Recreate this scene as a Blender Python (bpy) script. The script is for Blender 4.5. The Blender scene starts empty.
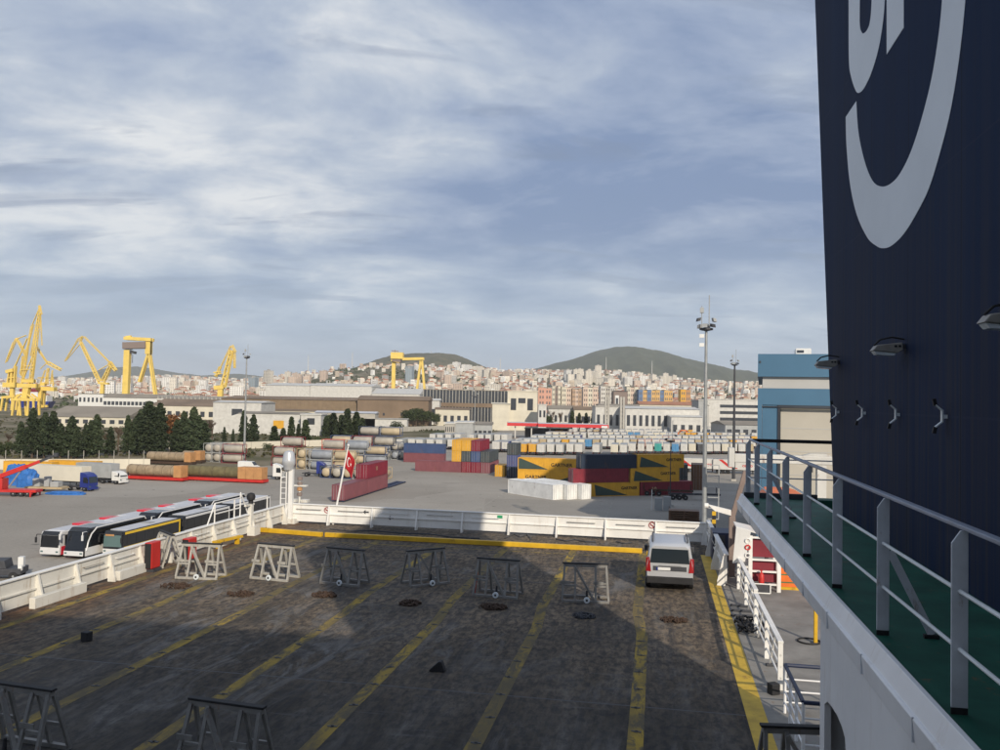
import bpy, bmesh, math, random
from mathutils import Vector, Matrix, Quaternion, noise as mnoise
R = math.radians
rnd = random.Random(7)
sc = bpy.context.scene
COL = sc.collection
# ------------------------------------------------------------------ camera
F = 850.0; CX = 500.0; CY = 375.0
HC = 19.0                     # eye height above the quay
ZD = HC - 7.15                # cargo deck
ZW = HC - 1.80                # walkway deck
TH = R(10.5)                  # ship heading, to the right of the view
pitch = math.atan(24 / 850.0); roll = R(1.05)
fwd = Vector((0, math.cos(pitch), math.sin(pitch)))
up0 = Vector((0, -math.sin(pitch), math.cos(pitch))); rt0 = Vector((1, 0, 0))
rt = rt0 * math.cos(roll) + up0 * math.sin(roll)
up = up0 * math.cos(roll) - rt0 * math.sin(roll)
cam_d = bpy.data.cameras.new('camera'); cam = bpy.data.objects.new('camera', cam_d); COL.objects.link(cam)
cam_d.sensor_width = 36; cam_d.lens = 36 * F / 1000; cam_d.clip_end = 40000; cam_d.clip_start = 0.05
m = Matrix.Identity(4)
for i in range(3):
    m[i][0] = rt[i]; m[i][1] = up[i]; m[i][2] = -fwd[i]
m[2][3] = HC
cam.matrix_world = m
sc.camera = cam
EYE = Vector((0, 0, HC))
def ray(u, v): return (fwd + rt * ((u - CX) / F) - up * ((v - CY) / F))
def P(u, v, z=0.0):
    d = ray(u, v); return EYE + d * ((z - HC) / d.z)
def PY(u, v, D):
    d = ray(u, v); return EYE + d * (D / d.y)
def hz(u): return 399 + .01833 * (u - 500)
def S(s, t, z=0.0):
    return Vector((s * math.cos(TH) + t * math.sin(TH), -s * math.sin(TH) + t * math.cos(TH), z))
def st(p):
    return (p.x * math.cos(TH) - p.y * math.sin(TH), p.x * math.sin(TH) + p.y * math.cos(TH))
def PS(u, v, s0):             # pixel onto the vertical plane s = s0, returned as (t, z)
    d = ray(u, v); n = Vector((math.cos(TH), -math.sin(TH), 0))
    p = EYE + d * (s0 / d.dot(n)); return st(p)[1], p.z
# ------------------------------------------------------------------ materials
def lin(c):
    return tuple(((x / 255) / 12.92 if x / 255 <= .04045 else ((x / 255 + .055) / 1.055) ** 2.4) for x in c)
class N:
    def __init__(s, name):
        s.m = bpy.data.materials.new(name); s.m.use_nodes = True
        s.t = s.m.node_tree; s.b = s.t.nodes['Principled BSDF']
    def n(s, typ, **kw):
        x = s.t.nodes.new(typ)
        for k, v in kw.items():
            if k in x.inputs: x.inputs[k].default_value = v
            else: setattr(x, k, v)
        return x
    def l(s, a, b): s.t.links.new(a, b)
    def coord(s, scale=(1, 1, 1), world=False):
        mp = s.n('ShaderNodeMapping'); mp.inputs['Scale'].default_value = scale
        if world: s.l(s.n('ShaderNodeNewGeometry').outputs['Position'], mp.inputs[0])
        else: s.l(s.n('ShaderNodeTexCoord').outputs['Object'], mp.inputs[0])
        return mp.outputs[0]
    def noise(s, scale, vec, detail=6, rough=.6, dist=0.0):
        x = s.n('ShaderNodeTexNoise'); x.inputs['Scale'].default_value = scale; x.inputs['Detail'].default_value = detail
        x.inputs['Roughness'].default_value = rough; x.inputs['Distortion'].default_value = dist
        s.l(vec, x.inputs['Vector']); return x.outputs['Fac']
    def ramp(s, fac, stops):
        x = s.n('ShaderNodeValToRGB'); e = x.color_ramp.elements
        while len(e) < len(stops): e.new(.5)
        for i, (p, c) in enumerate(stops):
            e[i].position = p; e[i].color = (*c, 1) if len(c) == 3 else c
        s.l(fac, x.inputs[0]); return x.outputs[0]
    def mix(s, fac, a, b, mode='MIX'):
        x = s.n('ShaderNodeMix', data_type='RGBA', blend_type=mode)
        for sock, val in ((x.inputs[0], fac), (x.inputs[6], a), (x.inputs[7], b)):
            if isinstance(val, bpy.types.NodeSocket): s.l(val, sock)
            elif isinstance(val, (int, float)): sock.default_value = val
            else: sock.default_value = (*val, 1)
        return x.outputs[2]
    def bump(s, h, strength=.2, dist=.02):
        x = s.n('ShaderNodeBump'); x.inputs['Strength'].default_value = strength; x.inputs['Distance'].default_value = dist
        s.l(h, x.inputs['Height']); s.l(x.outputs[0], s.b.inputs['Normal'])
    def out(s, col=None, rough=.6, metal=0, spec=.5):
        if col is not None:
            if isinstance(col, bpy.types.NodeSocket): s.l(col, s.b.inputs['Base Color'])
            else: s.b.inputs['Base Color'].default_value = (*col, 1)
        s.b.inputs['Roughness'].default_value = rough; s.b.inputs['Metallic'].default_value = metal
        s.b.inputs['Specular IOR Level'].default_value = spec
        return s.m
def g(*a): return tuple(a)
def gray(x): return (x, x, x)
MC = {}
def paint(name, col, rough=.5, var=.12, scale=1.5, rust=0.0, metal=0, rand=0.0, spec=.4):
    """plain paint with slight mottling, optional rust and per object tone"""
    if name in MC: return MC[name]
    k = N(name); vec = k.coord(); nz = k.noise(scale, vec)
    lo = tuple(x * (1 - var) for x in col); hi = tuple(min(1, x * (1 + var)) for x in col)
    c = k.ramp(nz, [(.3, lo), (.7, hi)])
    if rust:
        f = k.ramp(k.noise(scale * 2.3, k.coord((1, 1, .35)), 8, .7), [(.62 - rust * .2, gray(0)), (.75, gray(1))])
        c = k.mix(f, c, (.17, .075, .03))
    if rand:
        oi = k.n('ShaderNodeObjectInfo'); mr = k.n('ShaderNodeMapRange')
        mr.inputs['To Min'].default_value = 1 - rand; mr.inputs['To Max'].default_value = 1 + rand * .4
        k.l(oi.outputs['Random'], mr.inputs[0])
        c = k.mix(1.0, c, mr.outputs[0], 'MULTIPLY')
    MC[name] = k.out(c, rough, metal, spec); return MC[name]
def glass(name='dark window glass', col=(.02, .028, .035)):
    if name in MC: return MC[name]
    k = N(name); MC[name] = k.out(col, .12, 0, .6); return MC[name]
def deck_mat():
    k = N('worn deck paint'); v0 = k.coord(); v1 = k.coord((1.0, .10, 1)); v2 = k.coord((1.0, .045, 1))
    a = k.noise(.9, k.coord((1.0, .2, 1)), 10, .7, .8); b = k.noise(.16, v0, 6, .62, .3); d = k.noise(4.0, k.coord((1.3, .6, 1)), 10, .74, .3)
    base = k.ramp(a, [(.34, (.036, .032, .027)), (.47, (.066, .059, .050)), (.56, (.088, .080, .070)), (.68, (.145, .138, .13))])
    base = k.mix(k.ramp(b, [(.40, gray(0)), (.62, gray(.85))]), base, k.mix(.45, base, (.052, .048, .042)))
    # rust at stern and port side, plus the sunlit brown painted in
    sx = k.n('ShaderNodeSeparateXYZ'); k.l(v0, sx.inputs[0])
    def edge(sock, lo, hi):
        mr = k.n('ShaderNodeMapRange'); mr.inputs[1].default_value = lo; mr.inputs[2].default_value = hi; k.l(sock, mr.inputs[0]); return mr.outputs[0]
    mx = k.n('ShaderNodeMath', operation='MAXIMUM'); k.l(edge(sx.outputs[0], -13, -20), mx.inputs[0]); k.l(edge(sx.outputs[1], 17, 28), mx.inputs[1])
    br = k.n('ShaderNodeMath', operation='MULTIPLY'); k.l(mx.outputs[0], br.inputs[0]); k.l(k.ramp(k.noise(.3, v0, 8, .68, .6), [(.36, gray(.25)), (.58, gray(.95))]), br.inputs[1])
    c = k.mix(br.outputs[0], base, k.ramp(d, [(.36, (.095, .073, .052)), (.64, (.235, .18, .125))]))
    r2 = k.n('ShaderNodeMath', operation='MULTIPLY'); k.l(edge(sx.outputs[0], -17.5, -20.8), r2.inputs[0]); k.l(k.ramp(k.noise(.9, v0, 8, .7), [(.40, gray(.1)), (.56, gray(1))]), r2.inputs[1])
    c = k.mix(r2.outputs[0], c, (.20, .10, .045))
    # fine grit, bright worn streaks, tyre tracks, plate patches
    c = k.mix(k.ramp(d, [(.40, gray(.7)), (.56, gray(0))]), c, (.032, .032, .035))
    sweep = k.noise(.8, k.coord((1.2, .35, 1)), 11, .75, 1.2)
    fade = k.ramp(k.noise(.11, k.coord((1, 1, 1)), 3), [(.45, gray(0)), (.62, gray(1))])
    wr = k.n('ShaderNodeMath', operation='MULTIPLY'); k.l(k.ramp(sweep, [(.50, gray(0)), (.60, gray(.75))]), wr.inputs[0]); k.l(fade, wr.inputs[1])
    c = k.mix(wr.outputs[0], c, (.19, .185, .18))
    c = k.mix(k.ramp(k.noise(2.6, v2, 6, .7), [(.53, gray(0)), (.62, gray(.45))]), c, (.04, .04, .043))
    c = k.mix(k.ramp(k.noise(3.5, k.coord((.10, 1.0, 1)), 6, .7), [(.60, gray(0)), (.68, gray(.3))]), c, (.15, .15, .155))
    c = k.mix(k.ramp(k.noise(6, k.coord((1.2, .04, 1)), 8, .72), [(.54, gray(0)), (.64, gray(.12))]), c, (.135, .13, .125))
    c = k.mix(k.ramp(k.noise(5, k.coord((1.2, .05, 1)), 8, .72), [(.36, gray(.22)), (.46, gray(0))]), c, (.018, .018, .018))
    k.bump(d, .5, .02)
    r = k.ramp(b, [(.38, gray(.68)), (.62, gray(.9))]); m_ = k.out(c, .6, 0, .10); k.l(r, k.b.inputs['Roughness']); return m_
def line_mat():
    k = N('worn yellow line paint'); v = k.coord((1.2, .3, 1))
    f = k.ramp(k.noise(2.0, k.coord((1.6, .5, 1)), 12, .82, .6), [(.45, gray(.0)), (.53, gray(1))])
    c = k.mix(f, (.085, .08, .072), k.ramp(k.noise(.5, k.coord(), 4), [(.35, (.36, .25, .05)), (.65, (.50, .34, .045))]))
    c = k.mix(k.ramp(k.noise(.3, k.coord((1, .4, 1)), 6, .7), [(.40, gray(.2)), (.56, gray(.9))]), c, (.12, .10, .062))
    return k.out(c, .8, 0, .1)
def ship_white(name='ship white paint', base=(.72, .70, .64), rust=.65):
    k = N(name); v = k.coord()
    c = k.ramp(k.noise(1.1, v, 6), [(.3, tuple(x * .86 for x in base)), (.7, base)])
    f = k.ramp(k.noise(1.7, k.coord((2.2, 2.2, .35)), 9, .72), [(.54, gray(0)), (.68, gray(rust))])
    c = k.mix(f, c, (.30, .19, .09))
    return k.out(c, .45)
def funnel_mat():
    k = N('navy funnel paint'); v = k.coord((1, 2.2, .035))
    c = k.ramp(k.noise(.7, v, 9, .7), [(.28, (.009, .021, .055)), (.5, (.011, .025, .066)), (.74, (.016, .031, .073))])
    c = k.mix(k.ramp(k.noise(.45, k.coord((1, 1, .5)), 5), [(.4, gray(0)), (.65, gray(.45))]), c, (.022, .026, .048))
    sx = k.n('ShaderNodeSeparateXYZ'); k.l(k.coord(), sx.inputs[0])
    w = k.n('ShaderNodeMath', operation='PINGPONG'); w.inputs[1].default_value = .925; k.l(sx.outputs[1], w.inputs[0])
    mr = k.n('ShaderNodeMapRange'); mr.inputs[1].default_value = 23.5; mr.inputs[2].default_value = 18.0; k.l(sx.outputs[2], mr.inputs[0])
    dm = k.n('ShaderNodeMath', operation='MULTIPLY'); k.l(mr.outputs[0], dm.inputs[0]); k.l(k.ramp(k.noise(3.2, k.coord((1, 2.2, .03)), 9, .8), [(.44, gray(.0)), (.60, gray(.75))]), dm.inputs[1])
    c = k.mix(dm.outputs[0], c, (.046, .044, .050))
    wz = k.n('ShaderNodeMath', operation='PINGPONG'); wz.inputs[1].default_value = 1.35; k.l(sx.outputs[2], wz.inputs[0]); sz = k.n('ShaderNodeMath', operation='LESS_THAN'); sz.inputs[1].default_value = .012; k.l(wz.outputs[0], sz.inputs[0])
    c = k.mix(k.mix(1.0, sz.outputs[0], (.35, .35, .35), 'MULTIPLY'), c, (.035, .042, .075))
    seam = k.n('ShaderNodeMath', operation='LESS_THAN'); seam.inputs[1].default_value = .01; k.l(w.outputs[0], seam.inputs[0])
    c = k.mix(seam.outputs[0], c, (.014, .018, .03))
    k.bump(k.noise(.7, k.coord((1, 1, .6)), 3), .10, .05)
    return k.out(c, .7, 0, .06)
def asphalt_mat():
    k = N('pale yard asphalt'); v = k.coord()
    c = k.ramp(k.noise(.035, v, 7, .6), [(.3, (.285, .262, .228)), (.7, (.385, .355, .312))])
    c = k.mix(k.ramp(k.noise(.12, k.coord((.35, 1, 1)), 9, .75, 1.0), [(.6, gray(0)), (.76, gray(.55))]), c, (.11, .105, .1))
    c = k.mix(k.ramp(k.noise(2.5, v, 4), [(.35, gray(.2)), (.65, gray(0))]), c, (.12, .12, .12))
    c = k.mix(k.ramp(k.noise(.5, v, 3), [(.66, gray(0)), (.72, gray(.6))]), c, (.06, .058, .055))
    vo = k.n('ShaderNodeTexVoronoi', feature='F1'); vo.inputs['Scale'].default_value = .028; vo.distance = 'CHEBYCHEV'; k.l(k.coord((1, .6, 1)), vo.inputs['Vector'])
    se = k.n('ShaderNodeSeparateColor'); k.l(vo.outputs['Color'], se.inputs[0]); c = k.mix(.5, c, k.ramp(se.outputs[0], [(0, gray(.36)), (1, gray(.62))]), 'SOFT_LIGHT')
    return k.out(c, .9, 0, .12)
def earth_mat():
    k = N('scrub earth'); v = k.coord()
    c = k.ramp(k.noise(.012, v, 8, .65), [(.36, (.06, .07, .03)), (.46, (.12, .11, .065)), (.55, (.21, .18, .13)), (.68, (.27, .24, .19))])
    return k.out(c, .95, 0, .1)
def forest_mat(name, c1, c2, sc_):
    k = N(name); v = k.coord()
    c = k.ramp(k.noise(sc_, v, 10, .72), [(.34, c1), (.66, c2)])
    return k.out(c, .95, 0, .1)
def leaf_mat(name, c1, c2):
    k = N(name); a = k.n('ShaderNodeObjectInfo')
    c = k.ramp(k.noise(.9, k.coord(), 3), [(.3, c1), (.7, c2)])
    mr = k.n('ShaderNodeMapRange'); mr.inputs['To Min'].default_value = .7; mr.inputs['To Max'].default_value = 1.15; k.l(a.outputs['Random'], mr.inputs[0])
    return k.out(k.mix(1.0, c, mr.outputs[0], 'MULTIPLY'), .8, 0, .2)
M = {}
M['deck'] = deck_mat(); M['line'] = line_mat(); M['ship'] = ship_white(); M['ship2'] = ship_white('ship grey paint', (.82, .82, .83), .25)
M['ship3'] = ship_white('clean ship white', (.80, .79, .76), .2)
M['funnel'] = funnel_mat(); M['asphalt'] = asphalt_mat(); M['earth'] = earth_mat()
M['yellow'] = paint('safety yellow', (.60, .36, .02), .5, .2, 1.2, .18)
M['crane'] = paint('crane yellow', (.74, .54, .13), .55, .12, .15)
M['white'] = paint('white paint', (.68, .68, .66), .4, .06)
M['cream'] = paint('cream render', (.60, .56, .46), .8, .1, .2)
M['edgeline'] = paint('solid yellow edge line', (.50, .33, .03), .6, .25, 1.6, .16)
M['steel'] = paint('galvanised steel', (.30, .31, .31), .45, .15, 2, 0, .3)
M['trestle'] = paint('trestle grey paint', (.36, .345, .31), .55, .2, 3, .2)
M['black'] = paint('black rubber', (.018, .018, .02), .7, .2, 3)
M['dark'] = paint('dark steel', (.05, .052, .06), .6, .25, 2)
M['navy'] = paint('navy paint', (.02, .03, .07), .5, .2, .8)
M['red'] = paint('signal red', (.5, .03, .025), .45, .12, 1)
M['maroon'] = paint('maroon paint', (.20, .022, .035), .5, .2, .8)
M['orange'] = paint('orange paint', (.7, .16, .03), .5, .15, 1)
M['rust'] = paint('rusty iron', (.06, .036, .024), .8, .4, 6)
M['blue'] = paint('blue tarpaulin', (.03, .14, .42), .55, .25, 1.5)
M['truckblue'] = paint('truck blue', (.02, .035, .2), .35, .1)
M['green'] = paint('dark green deck', (.012, .082, .056), .6, .35, 2.2, .04, 0, 0, .25)
M['grail'] = paint('rail grey paint', (.50, .53, .58), .5, .14, 4, .10)
M['lrail'] = paint('pale rail', (.62, .66, .68), .4, .1, 4)
M['silver'] = paint('silver car paint', (.55, .56, .58), .28, .04, 1, 0, .35)
M['glass'] = glass(); M['glass2'] = glass('pale glass', (.1, .16, .16))
M['lamp'] = paint('lamp red lens', (.30, .012, .015), .25, .05)
M['tan'] = paint('weathered tan tank', (.30, .23, .15), .7, .3, .9, .25)
M['tangreen'] = paint('weathered mossy tank', (.14, .12, .06), .8, .3, .9, .2)
M['ochre'] = paint('ochre end panel', (.46, .24, .10), .6, .15, 1)
M['tank'] = paint('tank white', (.38, .35, .30), .45, .12, .8, .08)
M['tankg'] = paint('tank grey', (.27, .29, .32), .45, .15, .8)
M['tankc'] = paint('tank cream', (.45, .37, .25), .5, .12, .8)
M['roofbrown'] = paint('brown sheet roof', (.20, .145, .10), .85, .22, .06)
M['roofgrey'] = paint('grey brown sheet roof', (.25, .22, .18), .85, .18, .06)
M['redfascia'] = paint('red fascia', (.55, .035, .04), .5, .08)
M['hallblue'] = paint('hall blue cladding', (.06, .145, .235), .5, .1, .12)
M['hallband'] = paint('pale hall band', (.42, .42, .41), .6, .05, .2)
M['halldoor'] = paint('beige hall door', (.44, .41, .35), .6, .07, .2)
M['conc'] = paint('pale concrete', (.40, .38, .34), .85, .15, .4)
M['brownpost'] = paint('brown grey post', (.22, .17, .15), .6, .15, 2)
M['windowdk'] = glass('window pane dark', (.05, .055, .065))
M['bark'] = paint('bark', (.09, .065, .045), .9, .3, 2)
M['pine'] = leaf_mat('pine needles', (.026, .042, .022), (.07, .09, .045))
M['cyp'] = leaf_mat('cypress leaves', (.028, .045, .02), (.07, .09, .04))
M['olive'] = leaf_mat('broad leaves', (.035, .055, .022), (.09, .11, .045))
M['bare'] = leaf_mat('bare twigs', (.10, .07, .05), (.16, .115, .085))
M['autumn'] = leaf_mat('autumn leaves', (.14, .06, .025), (.26, .12, .045))
M['scrub'] = leaf_mat('scrub leaves', (.04, .05, .022), (.11, .095, .05))
# ------------------------------------------------------------------ mesh builder
class MB:
    def __init__(s): s.v = []; s.f = []; s.mi = []; s.cur = 0
    def add(s, vs, fs):
        o = len(s.v); s.v += [tuple(x) for x in vs]
        for f in fs: s.f.append(tuple(i + o for i in f)); s.mi.append(s.cur)
        return s
    def hexa(s, p):   # 8 points: bottom 4 ccw, top 4 ccw
        return s.add(p, [(3, 2, 1, 0), (4, 5, 6, 7), (0, 1, 5, 4), (1, 2, 6, 5), (2, 3, 7, 6), (3, 0, 4, 7)])
    def box(s, x0, y0, z0, x1, y1, z1):
        return s.hexa([(x0, y0, z0), (x1, y0, z0), (x1, y1, z0), (x0, y1, z0), (x0, y0, z1), (x1, y0, z1), (x1, y1, z1), (x0, y1, z1)])
    def bar(s, p, q, w, h=None, upv=(0, 0, 1)):
        p = Vector(p); q = Vector(q); h = h or w; d = (q - p).normalized(); u_ = Vector(upv)
        if abs(d.dot(u_)) > .98: u_ = Vector((1, 0, 0))
        x = d.cross(u_).normalized(); y = x.cross(d)
        x *= w / 2; y *= h / 2
        return s.add([p - x - y, p + x - y, p + x + y, p - x + y, q - x - y, q + x - y, q + x + y, q - x + y],
                     [(3, 2, 1, 0), (4, 5, 6, 7), (0, 1, 5, 4), (1, 2, 6, 5), (2, 3, 7, 6), (3, 0, 4, 7)])
    def tube(s, p, q, r0, r1=None, n=10, caps=True):
        p = Vector(p); q = Vector(q); r1 = r0 if r1 is None else r1; d = (q - p).normalized()
        u_ = Vector((0, 0, 1)) if abs(d.z) < .95 else Vector((1, 0, 0)); x = d.cross(u_).normalized(); y = d.cross(x)
        vs = []
        for c, r in ((p, r0), (q, r1)):
            for i in range(n):
                a = 2 * math.pi * i / n; vs.append(c + (x * math.cos(a) + y * math.sin(a)) * r)
        fs = [(i, i + n, (i + 1) % n + n, (i + 1) % n) for i in range(n)]
        if caps: fs += [tuple(range(n)), tuple(range(2 * n - 1, n - 1, -1))]
        return s.add(vs, fs)
    def path(s, pts, r, n=6):
        for a, b in zip(pts, pts[1:]): s.tube(a, b, r, r, n)
        return s
    def lathe(s, prof, c=(0, 0, 0), n=16, axis='z'):
        vs = []; L = len(prof)
        for r, h in prof:
            for i in range(n):
                a = 2 * math.pi * i / n; p = (r * math.cos(a), r * math.sin(a), h)
                if axis == 'y': p = (p[0], p[2], -p[1])
                if axis == 'x': p = (p[2], p[0], p[1])
                vs.append((p[0] + c[0], p[1] + c[1], p[2] + c[2]))
        fs = [(j * n + i, j * n + (i + 1) % n, (j + 1) * n + (i + 1) % n, (j + 1) * n + i) for j in range(L - 1) for i in range(n)]
        fs += [tuple(range(n - 1, -1, -1)), tuple(range((L - 1) * n, L * n))]
        return s.add(vs, fs)
    def prism(s, pts, d):    # polygon pts (3d) extruded by vector d
        d = Vector(d); n = len(pts); a = [Vector(p) for p in pts]; b = [p + d for p in a]
        return s.add(a + b, [tuple(range(n - 1, -1, -1)), tuple(range(n, 2 * n))] + [(i, (i + 1) % n, (i + 1) % n + n, i + n) for i in range(n)])
    def quad(s, a, b, c, d): return s.add([a, b, c, d], [(0, 1, 2, 3)])
    def torus(s, c, R_, r, ax, n=8, k=5):
        ax = Vector(ax).normalized(); u_ = Vector((0, 0, 1)) if abs(ax.z) < .9 else Vector((1, 0, 0)); x = ax.cross(u_).normalized(); y = ax.cross(x); c = Vector(c)
        vs = []
        for i in range(n):
            a = 2 * math.pi * i / n; o = x * math.cos(a) + y * math.sin(a)
            for j in range(k):
                b = 2 * math.pi * j / k; vs.append(c + o * (R_ + r * math.cos(b)) + ax * (r * math.sin(b)))
        return s.add(vs, [(i * k + j, ((i + 1) % n) * k + j, ((i + 1) % n) * k + (j + 1) % k, i * k + (j + 1) % k) for i in range(n) for j in range(k)])
    def mesh(s, name, mats):
        me = bpy.data.meshes.new(name); me.from_pydata(s.v, [], s.f)
        if not isinstance(mats, (list, tuple)): mats = [mats]
        for x in mats: me.materials.append(M[x] if isinstance(x, str) else x)
        if len(mats) > 1: me.polygons.foreach_set('material_index', s.mi)
        bm = bmesh.new(); bm.from_mesh(me); bmesh.ops.recalc_face_normals(bm, faces=bm.faces); bm.to_mesh(me); bm.free()
        return me
    def build(s, name, mats, parent=None, loc=None, rotz=0, bevel=0, smooth=False):
        me = s.mesh(name, mats); o = bpy.data.objects.new(name, me); COL.objects.link(o)
        if parent: o.parent = parent
        if loc is not None: o.location = loc
        o.rotation_euler.z = rotz
        if smooth:
            me.polygons.foreach_set('use_smooth', [True] * len(me.polygons))
            try: me.set_sharp_from_angle(angle=R(40))
            except Exception: pass
        if bevel:
            b = o.modifiers.new('edge', 'BEVEL'); b.width = bevel; b.segments = 2; b.limit_method = 'ANGLE'; b.angle_limit = R(40)
        return o
def tag(o, label=None, cat=None, group=None, kind=None):
    if label: o['label'] = label
    if cat: o['category'] = cat
    if group: o['group'] = group
    if kind: o['kind'] = kind
    return o
def thing(name, label, cat, loc=(0, 0, 0), rotz=0, group=None):
    o = bpy.data.objects.new(name, None); COL.objects.link(o); o.location = loc; o.rotation_euler.z = rotz; o.empty_display_size = .3
    return tag(o, label, cat, group)
CH = {}
def dup(root, loc, rotz, label=None, group=None, scale=None, keep=None):
    def cp(o, par):
        c = o.copy(); COL.objects.link(c)
        if par: c.parent = par
        for k in root_kids(o):
            if keep is None or k.name in keep: cp(k, c)
        return c
    r = cp(root, None); r.location = loc; r.rotation_euler.z = rotz
    if label: r['label'] = label
    if group: r['group'] = group
    if scale: r.scale = scale
    return r
def root_kids(o): return list(o.children)
# first use moves the prototype, later uses copy it
class Proto:
    def __init__(s, make): s.make = make; s.o = None; s.keep = set()
    def at(s, loc, rotz, label, group=None, scale=None):
        if s.o is None:
            s.o = s.make(); s.keep = {c.name for c in s.o.children_recursive}; r = s.o; r.location = loc; r.rotation_euler.z = rotz; r['label'] = label
            if group: r['group'] = group
            if scale: r.scale = scale
            return r
        r = dup(s.o, loc, rotz, label, group, scale, s.keep)
        if not group and 'group' in r: del r['group']
        if not scale: r.scale = (1, 1, 1)
        return r
def struct(mb, name, mat, **kw): return tag(mb.build(name, mat, **kw), kind='structure')
def text_mesh(body, size, ext=.004, bold=.02):
    c = bpy.data.curves.new('lettering', 'FONT'); c.body = body; c.size = size; c.extrude = ext; c.offset = bold * size; c.resolution_u = 3
    o = bpy.data.objects.new('lettering', c); COL.objects.link(o)
    dg = bpy.context.evaluated_depsgraph_get(); me = bpy.data.meshes.new_from_object(o.evaluated_get(dg))
    bpy.data.objects.remove(o); bpy.data.curves.remove(c); return me
def add_text(body, size, mat, parent, frame, loc, name='lettering'):
    me = text_mesh(body, size); me.materials.clear(); me.materials.append(M[mat])
    o = bpy.data.objects.new(name, me); COL.objects.link(o); o.parent = parent
    mt = Matrix.Identity(4)
    for i in range(3):
        for j in range(3): mt[j][i] = frame[i][j]
        mt[i][3] = loc[i]
    o.matrix_local = mt; return o
SR = -TH                      # rotation that turns local x to starboard and local y to the stern
# ------------------------------------------------------------------ world, sun
SAZ = R(-19); SEL = R(26); HAZE_D = 7e-5
wd = bpy.data.worlds.new('World'); sc.world = wd; wd.use_nodes = True
nt = wd.node_tree; nt.nodes.clear()
def wn(t, **kw):
    x = nt.nodes.new(t)
    for k_, v_ in kw.items():
        if k_ in x.inputs: x.inputs[k_].default_value = v_
        else: setattr(x, k_, v_)
    return x
L = nt.links.new
sky = wn('ShaderNodeTexSky'); sky.sky_type = 'NISHITA'; sky.sun_disc = False; sky.sun_elevation = SEL; sky.sun_rotation = R(161); sky.air_density = 1.2; sky.dust_density = 1.5
bg1 = wn('ShaderNodeBackground', Strength=.07); L(sky.outputs[0], bg1.inputs[0])
tc = wn('ShaderNodeTexCoord'); sx = wn('ShaderNodeSeparateXYZ'); L(tc.outputs['Generated'], sx.inputs[0])
def wm(op, a, b=None):
    x = wn('ShaderNodeMath', operation=op)
    for i, q in enumerate((a, b)):
        if q is None: continue
        if isinstance(q, (int, float)): x.inputs[i].default_value = q
        else: L(q, x.inputs[i])
    return x.outputs[0]
zz = wm('ADD', wm('MAXIMUM', sx.outputs[2], 0.0), .20)
cv = wn('ShaderNodeCombineXYZ'); L(wm('DIVIDE', sx.outputs[0], zz), cv.inputs[0]); L(wm('DIVIDE', sx.outputs[1], zz), cv.inputs[1])
def wmap(rot, scl, loc=(0, 0, 0)):
    mp = wn('ShaderNodeMapping'); mp.inputs['Rotation'].default_value = (0, 0, R(rot)); mp.inputs['Scale'].default_value = scl; mp.inputs['Location'].default_value = loc
    L(cv.outputs[0], mp.inputs[0]); return mp.outputs[0]
def wnoise(vec, scale, det, rough, dist):
    x = wn('ShaderNodeTexNoise'); x.inputs['Scale'].default_value = scale; x.inputs['Detail'].default_value = det
    x.inputs['Roughness'].default_value = rough; x.inputs['Distortion'].default_value = dist; L(vec, x.inputs['Vector']); return x.outputs['Fac']
def wramp(f, stops):
    x = wn('ShaderNodeValToRGB'); e = x.color_ramp.elements
    while len(e) < len(stops): e.new(.5)
    for i, (p_, c_) in enumerate(stops): e[i].position = p_; e[i].color = (*c_, 1)
    L(f, x.inputs[0]); return x.outputs[0]
def wmix(f, a, b):
    x = wn('ShaderNodeMix', data_type='RGBA'); L(f, x.inputs[0]); L(a, x.inputs[6]); L(b, x.inputs[7]); return x.outputs[2]
n1 = wnoise(wmap(20, (.85, 1.0, 1), (3.1, 1.7, 0)), .9, 9, .56, .5)
n2 = wnoise(wmap(-25, (.9, 1.15, 1), (8, 4, 0)), 2.8, 10, .60, .3)
n3 = wnoise(wmap(6, (.45, 1.5, 1), (1, 9, 0)), 3.2, 7, .55, .5)
mixn = wm('ADD', wm('MULTIPLY', n1, .63), wm('MULTIPLY', n2, .37))
cloud = wramp(mixn, [(.40, (.235, .32, .515)), (.47, (.365, .445, .61)), (.53, (.50, .57, .685)), (.62, (.80, .825, .85))])
dark = wramp(n3, [(.56, (0, 0, 0)), (.66, (.6, .6, .6))])
cd = wn('ShaderNodeRGB'); cd.outputs[0].default_value = (.235, .30, .44, 1)
cloud = wmix(dark, cloud, cd.outputs[0])
hzc = wn('ShaderNodeRGB'); hzc.outputs[0].default_value = (.50, .62, .76, 1)
hf = wramp(sx.outputs[2], [(.0, (.9, .9, .9)), (.09, (.5, .5, .5)), (.20, (0, 0, 0))])
cloud = wmix(hf, cloud, hzc.outputs[0])
bg2 = wn('ShaderNodeBackground', Strength=1.0); L(cloud, bg2.inputs[0])
cov = wramp(mixn, [(.34, (.80, .80, .80)), (.60, (.97, .97, .97))])
ms = wn('ShaderNodeMixShader'); L(cov, ms.inputs[0]); L(bg1.outputs[0], ms.inputs[1]); L(bg2.outputs[0], ms.inputs[2])
wo = wn('ShaderNodeOutputWorld'); L(ms.outputs[0], wo.inputs[0])
sd = bpy.data.lights.new('sun', 'SUN'); sd.energy = 4.1; sd.angle = R(.6); sd.color = (1.0, .89, .73)
so = bpy.data.objects.new('sun', sd); COL.objects.link(so)
ld = Vector((math.sin(SAZ) * math.cos(SEL), math.cos(SAZ) * math.cos(SEL), -math.sin(SEL)))
so.rotation_euler = ld.to_track_quat('-Z', 'Y').to_euler(); so.location = (60, -150, 90)
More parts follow.
